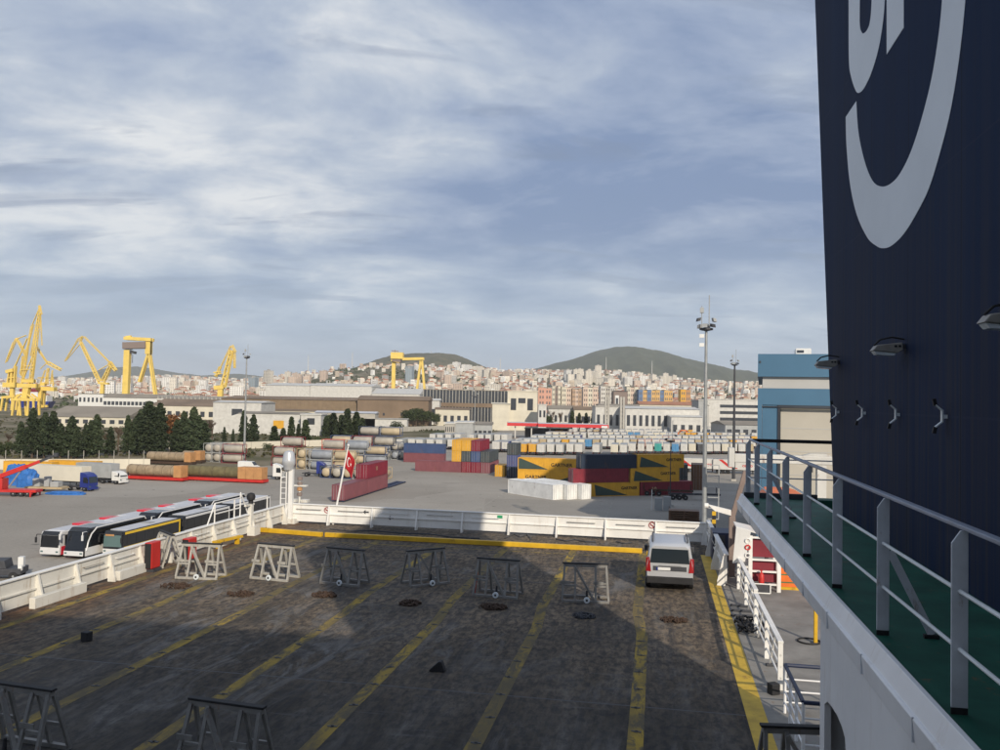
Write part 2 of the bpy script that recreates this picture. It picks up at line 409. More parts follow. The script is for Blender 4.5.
vs = sc.view_settings; vs.view_transform = 'Standard'; vs.look = 'None'; vs.gamma = 1; vs.exposure = 0; vs.use_curve_mapping = False
sc.cycles.use_denoising = True; sc.cycles.max_bounces = 6; sc.cycles.volume_bounces = 0; sc.cycles.transparent_max_bounces = 8
# ------------------------------------------------------------------ terrain
def interp(tab, x):
    if x <= tab[0][0]: return tab[0][1]
    for (a, b), (c, d) in zip(tab, tab[1:]):
        if x <= c: return b + (d - b) * (x - a) / (c - a)
    return tab[-1][1]
RIDGE = [(-400, 30), (0, 42), (100, 50), (175, 62), (250, 56), (300, 78), (340, 108), (400, 122), (440, 112), (500, 104), (560, 104), (610, 106), (680, 84), (760, 74), (900, 70), (1400, 40)]
def sstep(x): x = max(0, min(1, x)); return x * x * (3 - 2 * x)
def uof(x, y): return 500 + 850 * x / y if y > 1 else (9e3 if x > 0 else -9e3)
def T(x, y):
    if y < 400: return 0.0
    u = uof(x, y); d = y
    r = interp(RIDGE, u) * sstep((d - 820) / 2150)
    if d > 3100: r *= 1 - .35 * sstep((d - 3100) / 1200)
    return r * (1 + .05 * math.sin(x * .013) * math.sin(y * .009))
def polar():
    mb = MB(); us = [-9e3, -3000, -1500, -800, -500] + list(range(-300, 1301, 20)) + [1500, 1900, 2600, 4000, 1e4]
    ds = [-300, 2, 60, 200, 420, 600, 820] + [900 + i * 90 for i in range(30)] + [3700, 4000, 4500, 5500, 7000, 9500, 13000]
    vs_ = []
    for d in ds:
        for u in us:
            x = max(-13000, min(13000, (u - 500) / 850 * max(d, 420))); vs_.append((x, d, T(x, d)))
    n_ = len(us)
    mb.add(vs_, [(j * n_ + i, j * n_ + i + 1, (j + 1) * n_ + i + 1, (j + 1) * n_ + i) for j in range(len(ds) - 1) for i in range(n_ - 1)])
    return mb
o = struct(polar(), 'ground', 'earth', smooth=True)
def hill(name, D, u0, u1, prof, depth, mat):
    """a hill as a height field: crest line from the profile (u, v), with slopes to the front and back"""
    mb = MB(); nu = 240; nd = 80; vs_ = []; q = random.Random(D)
    ph = [q.uniform(0, 6) for _ in range(8)]
    for j in range(nd + 1):
        k = j / nd * 2 - 1; y = D + depth * k
        for i in range(nu + 1):
            u = u0 + (u1 - u0) * i / nu; x = (u - 500) / 850 * D
            v = interp(prof, u); top = HC + (hz(u) - v) / 850 * D
            base = -30
            sh = math.cos(k * math.pi / 2) ** 1.1
            gul = .045 * (math.sin(x * .011 + ph[0] + k * 2) + math.sin(x * .023 + ph[1] - k * 4) + .6 * math.sin(x * .05 + ph[2] + k * 7)) * (1 - abs(sh * 2 - 1)) 
            fr = mnoise.fractal(Vector((x * .004, y * .004, D)), 1.0, 2.1, 6)
            vs_.append((x + 6 * fr, y, base + (top - base) * max(0, sh + gul + .035 * fr * sh) + mnoise.noise(Vector((x * .06, y * .06, 3))) * 3.2))
    w = nu + 1
    mb.add(vs_, [(j * w + i, j * w + i + 1, (j + 1) * w + i + 1, (j + 1) * w + i) for j in range(nd) for i in range(nu)])
    return struct(mb, name, mat, smooth=True)
M['forest'] = forest_mat('hill forest', (.035, .05, .025), (.085, .09, .05), .012)
M['forest2'] = forest_mat('scrub hill', (.045, .055, .03), (.15, .13, .08), .02)
hill('mountain', 6600, 480, 860, [(480, 388), (520, 373), (540, 367.5), (560, 362.5), (580, 357), (600, 350.4), (612, 347.9), (625, 346.9), (640, 348.8), (655, 352), (670, 356), (690, 361.5), (710, 366.5), (730, 370), (760, 374), (790, 380), (860, 394)], 1700, 'forest')
hill('hill', 4300, 335, 520, [(335, 380), (362, 366), (378, 360), (395, 356), (415, 353), (440, 353), (455, 355), (470, 361), (490, 369), (520, 384)], 900, 'forest2')
hill('distant_hill', 9500, -60, 330, [(-60, 388), (40, 381), (90, 374), (120, 368), (140, 367), (165, 371), (200, 376), (240, 374), (270, 377), (330, 386)], 1500, 'forest')
hill('distant_hill', 8000, 700, 1100, [(700, 384), (740, 374), (800, 371), (860, 372), (1000, 380), (1100, 390)], 1500, 'forest')
# yard of asphalt
mb = MB(); pts = [S(-240, -60), S(60, -60), S(120, 30), S(120, 420), S(30, 560), S(-90, 560), S(-95, 250), S(-104, 205), S(-240, 180)]
mb.add([(p.x, p.y, .03) for p in pts], [tuple(range(len(pts)))]); struct(mb, 'yard', 'asphalt')
mb = MB(); q = random.Random(3)
def gl(s0, t0, s1, t1, w):
    a = S(s0, t0, .045); b = S(s1, t1, .045); d = (b - a).normalized(); n = Vector((-d.y, d.x, 0)) * w / 2; mb.quad(a - n, b - n, b + n, a + n)
for i in range(16): gl(-70 + i * 3.4, 84, -70 + i * 3.4, 97, .15)
for i in range(9): gl(-40 + i * 6, 120, -34 + i * 6, 120, .2)
gl(-110, 150, -20, 150, .2); gl(-110, 168, -40, 168, .2); gl(-30, 130, -30, 220, .2); gl(-8, 140, -8, 220, .2)
M['faded'] = paint('faded road paint', (.30, .28, .24), .8, .3, .6); struct(mb, 'bay_lines', 'faded')
# ------------------------------------------------------------------ ship hull and decks
mb = MB(); mb.box(-21.3, -40, .4, 2.6, 46, ZD - .02); mb.box(2.6, -40, .4, 8.5, 42, ZD - .024)
hull = tag(mb.build('ship_hull', 'navy', rotz=SR), 'navy hull of the ship under the cargo deck', 'ship hull')
mb = MB(); mb.add([(-21.2, -40, 0), (2.55, -40, 0), (2.55, 45.6, 0), (-21.2, 45.6, 0)], [(0, 1, 2, 3)])
struct(mb, 'deck', 'deck', loc=(0, 0, ZD), rotz=SR)
M['sidedeck'] = paint('side deck paint', (.205, .195, .18), .75, .3, .8, .12)
mb = MB(); mb.add([(2.55, -40, 0), (8.4, -40, 0), (8.4, 41.9, 0), (2.55, 41.9, 0)], [(0, 1, 2, 3)])
struct(mb, 'side_deck', 'sidedeck', loc=(0, 0, ZD + .001), rotz=SR)
# lane lines with their lashing sockets
mb = MB(); sk = MB()
def strip(pts, w, z):
    for a, b in zip(pts, pts[1:]):
        mb.quad((a[0] - w / 2, a[1], z), (a[0] + w / 2, a[1], z), (b[0] + w / 2, b[1], z), (b[0] - w / 2, b[1], z))
for i, s0 in enumerate((-.36, -3.62, -6.85, -10.05, -13.3, -16.45)):
    j = .2
    strip([(s0, -8), (s0, 26.6), (s0 - j, 29.4), (s0 - j, 41.2)], .34, .004)
    t = 9.0
    while t < 40.5:
        t += rnd.uniform(-.12, .12)
        q = s0 - (0 if t < 27 else (t - 27.3) / 1.7 * j if t < 29 else j)
        if rnd.random() < .9:
            a0 = rnd.uniform(-.3, .3); q += rnd.uniform(-.05, .05)
            for a in (a0, a0 + math.pi / 2):
                rr = .11 if a == a0 else .06; dx, dy = math.cos(a) * rr, math.sin(a) * rr; sk.bar((q - dx, t - dy, .009), (q + dx, t + dy, .009), .06, .01)
        t += 1.42
strip([(-19.35, 2), (-19.35, 41.2)], .34, .004)
mb.quad((-20.5, 39.6, .003), (1.9, 39.6, .003), (1.9, 39.72, .003), (-20.5, 39.72, .003))
eb = MB(); eb.quad((2.10, -8, .004), (2.55, -8, .004), (2.55, 41.2, .004), (2.10, 41.2, .004))
struct(eb, 'edge_line', 'edgeline', loc=(0, 0, ZD), rotz=SR)
ln = struct(mb, 'lane_lines', 'line', loc=(0, 0, ZD), rotz=SR)
sk.build('lashing_sockets', 'dark', parent=ln)
tag(ln.children[0], kind='stuff')
def seam():
    x = MB()
    for t in (12.5, 20.4, 33.2, 38.6): x.quad((-21, t, .0022), (2.2, t, .0022), (2.2, t + .05, .0022), (-21, t + .05, .0022))
    return x
struct(seam(), 'deck_seams', 'dark', loc=(0, 0, ZD), rotz=SR)
# ------------------------------------------------------------------ bulwarks
def bulwark(name, A, B, h, side, label, gap, mats='ship', boxes=(), seed=1):
    A = Vector((A.x, A.y, ZD)); B = Vector((B.x, B.y, ZD)); d = B - A; Lg = d.length
    r = thing(name, label, 'bulwark', A, math.atan2(d.y, d.x)); q = random.Random(seed)
    f = side                                          # inboard is +y*side
    x = MB(); x.box(0, -.03, .12, Lg, .03, h - .06); x.build('plating', mats, r)
    x = MB(); x.box(-.03, -.10, h - .06, Lg + .03, .10, h); x.build('top_rail', 'ship3', r, bevel=.012)
    x = MB(); x.box(0, min(.03 * f, .10 * f), h * .50, Lg, max(.03 * f, .10 * f), h * .50 + .05); x.build('stiffener', mats, r)
    n_ = max(2, round(Lg / gap))
    for i in range(n_ + 1):
        xx = min(max(Lg * i / n_, .06), Lg - .06); y0, y1 = sorted((.03 * f, .20 * f))
        x = MB(); x.prism([(xx - .04, .031 * f, h - .07), (xx - .04, .11 * f, h - .07), (xx - .04, .34 * f, .16), (xx - .04, .34 * f, 0), (xx - .04, .031 * f, 0)], (.08, 0, 0)); x.build('rib', mats, r)
        if i < n_ and q.random() < .75:               # handrail rods and pipe pieces on the plating
            w = Lg / n_; a = xx + w * .22; b = xx + w * .78
            x = MB(); x.tube((a, .13 * f, h * .74), (b, .13 * f, h * .74), .018, n=6); x.tube((a, .03 * f, h * .74), (a, .14 * f, h * .74), .018, n=6); x.tube((b, .03 * f, h * .74), (b, .14 * f, h * .74), .018, n=6)
            x.build('grab_bar', 'ship3' if q.random() < .5 else 'trestle', r)
    for (a, b, hh) in boxes:
        x = MB(); x.box(a, min(.2 * f, .42 * f), .0, b, max(.2 * f, .42 * f), hh); x.build('base_box', mats, r, bevel=.02)
    return r
pA = P(287, 522.5, ZD); pB = P(707, 544.5, ZD)
stern = bulwark('bulwark', pA, pB, 1.10, -1, 'long white stern bulwark with ribs, closing the far end of the cargo deck', 2.45, 'ship3', seed=3)
pC = P(-60, 636, ZD); pD = P(282, 524, ZD)
port = bulwark('bulwark', pC, pD, 1.08, -1, 'rust stained white bulwark along the bus side of the cargo deck', 1.95, 'ship', ((3.3, 5.9, .36), (7.8, 9.9, .36), (15.6, 17.4, .34)), seed=5)
pE = P(708, 545, ZD); pF = P(726, 586, ZD)
stbd = bulwark('bulwark', pF, pE, 1.25, 1, 'short white bulwark running fore and aft behind the silver van', 3.2, 'ship3', seed=9)
# signs on the stern bulwark: red rings, green plates, direction arrows
def on_stern(u, v): 
    p = P(u, v, ZD); return p
def stern_local(u):
    d = (pB - pA); dn = Vector((d.x, d.y, 0)).normalized(); r_ = ray(u, 520); n = Vector((-dn.y, dn.x, 0))
    p = EYE + r_ * ((Vector((pA.x, pA.y, HC)) - EYE).dot(n) / r_.dot(n)); return (Vector((p.x, p.y, 0)) - Vector((pA.x, pA.y, 0))).dot(dn)
for u, z in ((327, .80), (652, .84)):
    x = MB(); x.torus((stern_local(u), -.045, z), .15, .022, (0, 1, 0), 20, 5); x.bar((stern_local(u) - .1, -.045, z + .1), (stern_local(u) + .1, -.045, z - .1), .03); x.bar((stern_local(u) - .07, -.045, z), (stern_local(u) + .07, -.045, z), .025)
    x.build('no_smoking_sign', 'lamp', stern)
M['signgreen'] = paint('sign green', (.03, .3, .14), .5, .05)
x = MB(); xl = stern_local(500); x.box(xl - .14, -.05, .82, xl + .14, -.033, .97); x.build('green_sign', 'signgreen', stern)
for u, z, r_ in ((366, .8, 0), (391, .55, 1)):
    xl = stern_local(u); x = MB()
    x.prism([(xl - .17, -.033, z), (xl - .02, -.033, z + .12), (xl - .02, -.033, z + .04), (xl + .17, -.033, z + .04), (xl + .17, -.033, z - .04), (xl - .02, -.033, z - .04), (xl - .02, -.033, z - .12)], (0, -.012, 0)); x.build('arrow_sign', 'dark', stern)
# yellow kerb at the stern, in two lengths, and a bracket
for i, (ua, va, ub, vb, lab) in enumerate(((259, 532, 321, 537, 'short yellow kerb bar near the white ladder mast'), (324.5, 537, 642, 553.5, 'long yellow kerb bar across the deck in front of the stern bulwark'))):
    a = P(ua, va, ZD); b = P(ub, vb, ZD); d = b - a; x = MB(); x.box(0, 0, .0, d.length, .22, .22)
    o = tag(x.build('kerb_bar', 'yellow', loc=a, rotz=math.atan2(d.y, d.x), bevel=.02), lab, 'kerb bar')
a = P(214, 549.5, ZD); b = P(241, 543, ZD); d = b - a
r = thing('bench_bracket', 'low yellow steel bracket with two legs beside the port bulwark', 'bracket', a, math.atan2(d.y, d.x))
x = MB(); x.box(0, -.12, .28, d.length, .12, .38); x.build('beam', 'yellow', r)
for q in (.3, d.length - .3): x = MB(); x.box(q - .06, -.1, 0, q + .06, .1, .28); x.build('leg', 'yellow', r)
# ------------------------------------------------------------------ lashing trestles
def make_trestle(matn='trestle'):
    r = thing('lashing_trestle', 'x', 'trestle', (0, 0, 0), 0, 'lashing trestles on the cargo deck')
    W, Hh, D_ = .80, 1.28, .42
    x = MB(); x.box(-W - .02, -.075, Hh, W + .02, .075, Hh + .045); x.build('rubber_top', 'black', r, bevel=.01)
    x = MB(); x.box(-W + .02, -.06, Hh - .1, W - .02, .06, Hh - .002); x.build('top_beam', matn, r)
    for sx_ in (-1, 1):
        for inx in (0, 1):
            xx = sx_ * (W - .10 - inx * .34)
            for sy in (-1, 1):
                x = MB(); x.bar((xx + (sx_ * .04 if not inx else 0), sy * .06, Hh - .06), (xx + sx_ * (.12 if not inx else 0), sy * D_, .07), .07, .07, (0, 1, 0)); x.build('leg', matn, r)
        
        for sy in (-.25, .25): x = MB(); x.bar((sx_ * (W - .44), sy, .55), (sx_ * (W - .02), sy, .55), .06); x.build('cross_bar', matn, r)
        x = MB(); x.box(sx_ * (W - .22) - .30, -.30, .62, sx_ * (W - .22) + .05, -.275, .72); x.build('plate', matn, r)
    x = MB(); x.bar((-.36, -.12, Hh - .1), (.30, -.34, .08), .085, .07); x.build('diagonal', matn, r)
    for sy in (-1, 1): x = MB(); x.box(-W - .04, sy * D_ - .05, .0, W + .04, sy * D_ + .05, .08); x.build('foot_rail', matn, r)
    x = MB(); x.lathe([(.045, -.035), (.10, -.035), (.11, -.02), (.11, .02), (.10, .035), (.045, .035)], (0.05, -D_ - .1, .11), 16, 'y'); wh = x.build('wheel', 'lrail', r)
    x = MB(); x.lathe([(.01, -.04), (.042, -.04), (.042, .04), (.01, .04)], (0.05, -D_ - .1, .11), 10, 'y'); x.build('hub', 'black', wh)
    x = MB(); x.tube((.05, -D_ + .02, .1), (.05, -D_ + .04, .42), .05, .03, 8); x.build('jack', 'black', r)
    return r
M['trestled'] = paint('dull trestle paint', (.19, .185, .175), .6, .25, 3, .25)  # darker copy of the trestle paint, shade put into the colour
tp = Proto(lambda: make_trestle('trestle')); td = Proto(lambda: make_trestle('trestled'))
GT = 'lashing trestles on the cargo deck'
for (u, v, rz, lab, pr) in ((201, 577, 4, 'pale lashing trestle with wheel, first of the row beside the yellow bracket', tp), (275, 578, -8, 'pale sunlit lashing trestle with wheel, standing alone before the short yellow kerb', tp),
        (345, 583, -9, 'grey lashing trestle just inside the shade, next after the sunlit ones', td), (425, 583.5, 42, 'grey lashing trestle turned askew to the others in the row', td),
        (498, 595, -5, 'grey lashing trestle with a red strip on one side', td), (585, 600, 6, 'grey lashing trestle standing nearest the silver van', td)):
    o = pr.at(P(u, v, ZD), SR + R(rz), lab, GT)
x = MB(); x.bar((-.86, -.2, .05), (-.80, -.05, .8), .07); x.build('red_strip', 'red', [o_ for o_ in COL.objects if o_.get('label', '').startswith('grey lashing trestle with a red')][0])
# two near the camera and one by the panel, one leaning at the bulwark
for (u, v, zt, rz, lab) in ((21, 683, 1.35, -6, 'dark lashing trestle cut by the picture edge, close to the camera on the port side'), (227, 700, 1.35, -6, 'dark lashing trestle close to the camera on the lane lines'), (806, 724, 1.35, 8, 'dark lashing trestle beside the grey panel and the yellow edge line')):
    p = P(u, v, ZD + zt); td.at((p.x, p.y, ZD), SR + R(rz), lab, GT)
tp.at(P(166, 564, ZD), SR + R(-40), 'pale lashing trestle parked askew against the port bulwark', GT)
# red boxes, chocks, chain heaps
for (u, v, h, lab) in ((139.5, 570, 1.05, 'tall red hose box strapped to the port bulwark'), (177, 561, .9, 'red hose box half hidden behind the askew trestle')):
    a = P(u, v, ZD); r = thing('hose_box', lab, 'hose box', a, math.atan2((pD - pC).y, (pD - pC).x))
    x = MB(); x.box(-.33, -.72, .12, .33, -.40, .12 + h); x.build('cabinet', 'red', r, bevel=.04)
    x = MB(); x.box(-.37, -.70, .15, -.332, -.44, .08 + h); x.build('side_plate', 'black', r)
    x = MB(); x.box(-.3, -.8, 0, .3, -.40, .115); x.build('plinth', 'dark', r)
def chock(u, v, lab, rz, tall):
    a = P(u, v, ZD); x = MB()
    if tall: x.box(-.12, -.11, 0, .12, .11, .27)
    else: x.prism([(-.22, -.11, 0), (.19, -.11, 0), (.19, -.11, .05), (.10, -.11, .27), (.03, -.11, .27), (-.22, -.11, .04)], (0, .22, 0))
    tag(x.build('wheel_chock', 'black', loc=a, rotz=R(rz), bevel=.02), lab, 'wheel chock')
chock(86.5, 641, 'black square wheel chock on the second lane line', -20, True)
chock(438, 671, 'black wedge shaped wheel chock in the open lane', -10, False)
chock(773.5, 694, 'dark rubber chock beside the white railing on the side deck', 20, True)
def heap(u, v, n_, rad, lab, mat='rust', seed=0, lx=1.0):
    q = random.Random(seed); a = P(u, v, ZD); x = MB()
    rad *= .78
    for i in range(n_):
        ang = q.uniform(0, 6.28); rr = rad * math.sqrt(q.random())
        x.torus((math.cos(ang) * rr * lx, math.sin(ang) * rr * .9, .03 + q.random() * .07 * (1 - rr / rad)), .07, .017, (q.uniform(-1, 1), q.uniform(-1, 1), q.uniform(.1, 1)), 8, 4)
    tag(x.build('chain_heap', mat, loc=a, rotz=SR), lab, 'chain heap', 'heaps of lashing chain on deck')
heap(241, 595, 60, .5, 'rusty chain heap lying in the sun near the pale trestle', 'rust', 1, 1.2)
heap(325, 596, 80, .5, 'dark chain heap below the first shaded trestle', 'rust', 2, 1.1)
heap(410, 604, 90, .46, 'dark chain heap below the askew grey trestle', 'rust', 3, 1)
heap(493, 608, 90, .5, 'dark chain heap below the trestle with the red strip', 'rust', 4, 1.2)
heap(584, 617, 90, .42, 'dark chain heap below the trestle nearest the van', 'dark', 5, 1)
heap(673, 621, 60, .42, 'small chain heap behind the silver van', 'rust', 6, 1.3)
heap(176, 587, 50, .55, 'brown chain heap trailing near the port bulwark', 'rust', 8, 1.3)
# ropes between kerb and stern bulwark
def rope(pts, r_, lab, mat='dark'):
    q = [P(u, v, ZD + .03) for u, v in pts]; x = MB(); x.path(q, r_, 5); tag(x.build('rope', mat), lab, 'rope')
rope([(330, 529), (350, 531), (372, 530.5), (400, 533), (430, 534), (452, 537), (480, 538.5)], .035, 'dark rope lying along the stern between kerb and bulwark')
rope([(505, 538), (514, 534), (520, 537), (527, 534.5), (531, 539)], .04, 'dark looped rope at the foot of the stern bulwark rib')
rope([(556, 539), (566, 541), (574, 539.5), (585, 541.5), (596, 542)], .035, 'dark rope end below the stern bulwark hand rod')
rope([(616, 541.5), (624, 543.5), (632, 542.5)], .03, 'short dark rope end close to the silver van')
# ------------------------------------------------------------------ ladder mast, flag, signal post
a = P(287, 523, ZD); r = thing('ladder_mast', 'white ladder mast with a silver bell shaped top at the stern corner', 'mast', a, SR)
x = MB(); x.box(-.42, -.25, 0, .55, .35, .25); x.build('plinth', 'ship', r)
x = MB(); x.box(.06, -.08, .2, .30, .14, 3.0); x.build('column', 'ship3', r)
for sx_ in (-.42, -.10): x = MB(); x.tube((sx_, 0, .2), (sx_, 0, 2.95), .035, n=8); x.build('stile', 'ship3', r)
for i in range(9): x = MB(); x.tube((-.42, 0, .45 + i * .30), (-.10, 0, .45 + i * .30), .022, n=6); x.build('rung', 'ship3', r)
x = MB(); x.lathe([(.12, 2.92), (.26, 2.98), (.30, 3.2), (.37, 3.32), (.36, 3.5), (.30, 3.85), (.24, 3.98), (.05, 4.04)], (.02, 0, 0), 18); x.build('bell_top', 'silver', r, smooth=True)
a = P(296.5, 521, ZD); a = a + Vector((.02, .5, 0)); r = thing('signal_post', 'short post of stacked brown lamps behind the ladder mast', 'signal post', a, SR)
x = MB(); x.tube((0, 0, 0), (0, 0, 2.2), .06, n=8); x.build('post', 'ship', r)
for i in range(4): x = MB(); x.lathe([(.06, 1.35 + i * .3), (.15, 1.38 + i * .3), (.15, 1.55 + i * .3), (.06, 1.58 + i * .3)], (0, 0, 0), 12); x.build('lamp_housing', 'brownpost' if i != 1 else 'ochre', r)
x = MB(); x.box(-.5, -.14, 1.92, .45, .14, 2.0); x.build('platform', 'ship', r)
for sx_ in (-.35, .35): x = MB(); x.box(sx_ - .2, -.2, 1.02, sx_ + .2, .2, 1.18); x.build('bracket', 'ship', r)
a = P(333, 524.5, ZD); r = thing('flagpole', 'leaning white flagpole with a red crescent and star flag', 'flagpole', a, SR)
top = Vector((.75, .1, 4.35)); x = MB(); x.tube((0, 0, 0), top, .06, .04, 10); x.build('pole', 'ship3', r)
x = MB(); x.lathe([(.02, 0), (.07, .04), (.07, .1), (.02, .14)], top, 10); x.build('finial', 'ship3', r)
hv = -top.normalized() * 1.02; fv = Vector((.50, -.1, -.66)) * 1.0; h0 = top * .97
def fl(a_, b_, off=0):   # a along the fly 0..1, b down the hoist 0..1
    w = math.sin(a_ * 7.0 + b_ * 1.5) * .09 * a_
    n = hv.cross(fv).normalized(); return h0 + hv * b_ * (1 - .12 * a_) + fv * a_ + n * (w + off) + Vector((0, 0, -.10 * a_ * a_))
x = MB(); nu = 20; nv = 12
for off in (0,):
    vs_ = [fl(i / nu, j / nv) for j in range(nv + 1) for i in range(nu + 1)]
    x.add(vs_, [(j * (nu + 1) + i, j * (nu + 1) + i + 1, (j + 1) * (nu + 1) + i + 1, (j + 1) * (nu + 1) + i) for j in range(nv) for i in range(nu)])
M['flagred'] = paint('flag red', (.38, .010, .016), .7, .1, 2)
flg = x.build('flag', 'flagred', r, smooth=True)
md = flg.modifiers.new('thick', 'SOLIDIFY'); md.thickness = .006; md.offset = 0
x = MB()
def moon(off):
    A = [(.36 + .25 * math.cos(t) / 1.5, .5 + .25 * math.sin(t)) for t in [R(35 + i * 290 / 24) for i in range(25)]]
    B = [(.40 + .2 * math.cos(t) / 1.5, .5 + .2 * math.sin(t)) for t in [R(35 + i * 290 / 24) for i in range(25)]]
    vs_ = [fl(a_, b_, off) for a_, b_ in A + B]; x.add(vs_, [(i, i + 1, 26 + i, 25 + i) for i in range(24)])
    s_ = []
    for i in range(10):
        t = R(36 * i + 180); rr = .125 if i % 2 == 0 else .05; s_.append(fl(.56 + rr * math.cos(t) / 1.5, .5 + rr * math.sin(t), off))
    c = fl(.56, .5, off); x.add([c] + s_, [(0, 1 + i, 1 + (i + 1) % 10) for i in range(10)])
moon(.011); moon(-.011); x.build('crescent_and_star', 'white', flg)
# white rails and lamp post on the port bulwark
dpt = (pD - pC).normalized(); ang = math.atan2(dpt.y, dpt.x)
a = P(208, 549, ZD); r = thing('handrail', 'white angled handrail rising above the port bulwark', 'handrail', a, ang)
for (q0, z0, q1, z1) in ((0, 1.0, .7, 2.0), (.7, 1.0, .7, 2.0), (.7, 2.0, 2.6, 2.0), (2.6, 1.0, 2.6, 2.0), (2.6, 2.0, 3.2, 2.0), (3.2, 1., 3.2, 2.25), (3.2, 2.25, 4.0, 1.15), (4.2, 1.15, 4.4, 1.75), (4.4, 1.75, 6.2, 1.75), (6.2, 1.75, 6.2, 1.1), (.7, 1.5, 3.2, 1.5)):
    x = MB(); x.tube((q0, .1, z0), (q1, .1, z1), .035, n=6); x.build('tube', 'ship3', r)
a = P(250, 535, ZD); r = thing('lamp_post', 'white post with a black ball on top at the port bulwark', 'lamp post', a, ang)
x = MB(); x.box(-.22, -.35, 0, .42, .05, .45); x.build('plinth', 'ship', r)
x = MB(); x.box(-.12, -.1, .4, .12, .1, 1.55); x.box(-.6, -.06, 1.5, .3, .06, 1.6); x.build('post', 'ship', r)
x = MB(); x.tube((0, 0, 1.6), (0, 0, 1.75), .12, n=12); x.lathe([(.05, 1.72), (.2, 1.8), (.23, 1.95), (.17, 2.1), (.04, 2.15)], (0, 0, 0), 14); x.build('black_ball', 'black', r, smooth=True)
# ------------------------------------------------------------------ funnel
SF = 3.0
e0 = PS(834, 508, SF); e1 = PS(815, 0, SF)
def aft(z): return e0[0] + (e1[0] - e0[0]) * (z - e0[1]) / (e1[1] - e0[1])
ZT = 30.5
fun = thing('funnel', 'tall navy ship funnel with a pale ring emblem on its side', 'funnel', (0, 0, 0), SR)
x = MB(); x.prism([(SF, 3.55, ZD), (SF, aft(ZD), ZD), (SF, aft(ZT), ZT), (SF, 3.55, ZT)], (3.2, 0, 0)); x.build('casing', 'funnel', fun)
M['emblem'] = paint('pale blue grey emblem', (.70, .74, .78), .55, .05, .6)
def mark(pts):
    x = MB(); q = [PS(u, v, SF) for u, v in pts]; x.prism([(SF - .001, t, z) for t, z in q], (-.004, 0, 0)); x.build('emblem', 'emblem', fun)
def smooth(pts, closed=False, n=5):
    out = []
    for i in range(len(pts) - 1):
        p0 = pts[max(i - 1, 0)]; p1 = pts[i]; p2 = pts[i + 1]; p3 = pts[min(i + 2, len(pts) - 1)]
        for k in range(n):
            t = k / n
            out.append(tuple(.5 * (2 * p1[c] + (p2[c] - p0[c]) * t + (2 * p0[c] - 5 * p1[c] + 4 * p2[c] - p3[c]) * t * t + (3 * p1[c] - p0[c] - 3 * p2[c] + p3[c]) * t ** 3) for c in (0, 1)))
    return out + [pts[-1]]
outer = smooth([(846, 117), (846.8, 145.6), (850.3, 183.7), (857.2, 215), (867.6, 237.4), (876.3, 245.6), (883.2, 248.2), (891.9, 245.6), (904, 234), (916, 215), (929, 189), (940.4, 152.5), (950.8, 111), (959.4, 59), (965.7, 0), (969, -60)])
inner = smooth([(945.5, -60), (942.5, 0), (938.6, 38), (931.7, 79.7), (921.3, 121), (910.9, 152.5), (900.5, 173.3), (891.9, 183), (883.2, 186.6), (874.5, 183), (867.6, 169.8), (861.7, 149), (858.2, 128), (856.5, 101.2)])
mark(outer + inner)
mark(smooth([(848.6, -60), (848.9, 0), (849.2, 59), (851.3, 76.3), (855.5, 89.4), (858.9, 92.9), (864.1, 88.4), (871, 74.5), (878, 52), (882.5, 27.7), (885, 0), (887, -60)]) + smooth([(874, -60), (872, 0), (870.4, 20.8), (867.6, 29.5), (864, 33.3), (861.7, 31.9), (860, 24.3), (860, 0), (860, -60)]))
mark([(887, -60), (887, 54.4), (904, 27.7), (904, -60)])
# floodlights and line clamps on the funnel side
M['bronze'] = paint('weathered lamp housing', (.30, .28, .25), .5, .2, 5)
def flood(u, v, lab):
    t, z = PS(u, v, SF - .22)
    r = thing('floodlight', lab, 'floodlight', S(SF, t, z), SR); r.scale = (.86, .86, .86)
    x = MB(); x.prism([(-.46, -.11, -.03), (-.40, -.11, .05), (-.06, -.11, .09), (-.05, -.11, -.02), (-.12, -.11, -.06)], (0, .22, 0)); x.build('housing', 'bronze', r, bevel=.012)
    x = MB(); x.prism([(-.44, -.09, -.035), (-.14, -.09, -.065), (-.17, -.09, -.10), (-.40, -.09, -.085)], (0, .18, 0)); x.build('lens', 'lrail', r)
    x = MB(); x.box(-.10, -.04, .0, -.002, .04, .07); x.build('arm', 'dark', r)
    x = MB(); x.path([(-.42, 0, .05), (-.34, 0, .13), (-.18, 0, .17), (-.01, 0, .14)], .014, 6); x.build('cable', 'black', r)
    for k in range(2): x = MB(); x.box(-.17 + k * .055, -.118, .02, -.135 + k * .055, -.112, .05); x.build('latch', 'black', r)
flood(886, 349, 'pale floodlight at mid height on the funnel side, between the other two lamps')
flood(825.5, 364, 'pale floodlight at the aft edge of the funnel, sticking out against the blue hall')
flood(1003, 320, 'pale floodlight highest on the funnel side, cut by the picture edge')
def clamp(u, v, lab):
    t, z = PS(u, v, SF - .05)
    r = thing('cable_clamp', lab, 'clamp', S(SF, t, z), SR, 'clamps in a line along the funnel side')
    x = MB(); x.bar((-.05, 0, -.06), (-.05, 0, .07), .05, .014, (1, 0, 0)); x.bar((-.05, 0, .065), (-.115, 0, .12), .05, .012); x.bar((-.05, 0, -.055), (-.12, 0, -.115), .05, .012); x.bar((-.05, 0, 0), (-.001, 0, 0), .04); x.build('strap', 'lrail', r)
    for sz in (.145, -.14): x = MB(); x.bar((-.115, 0, sz - .03 * (1 if sz > 0 else -1)), (-.13, 0, sz + .04 * (1 if sz > 0 else -1)), .035); x.build('tip', 'black', r)
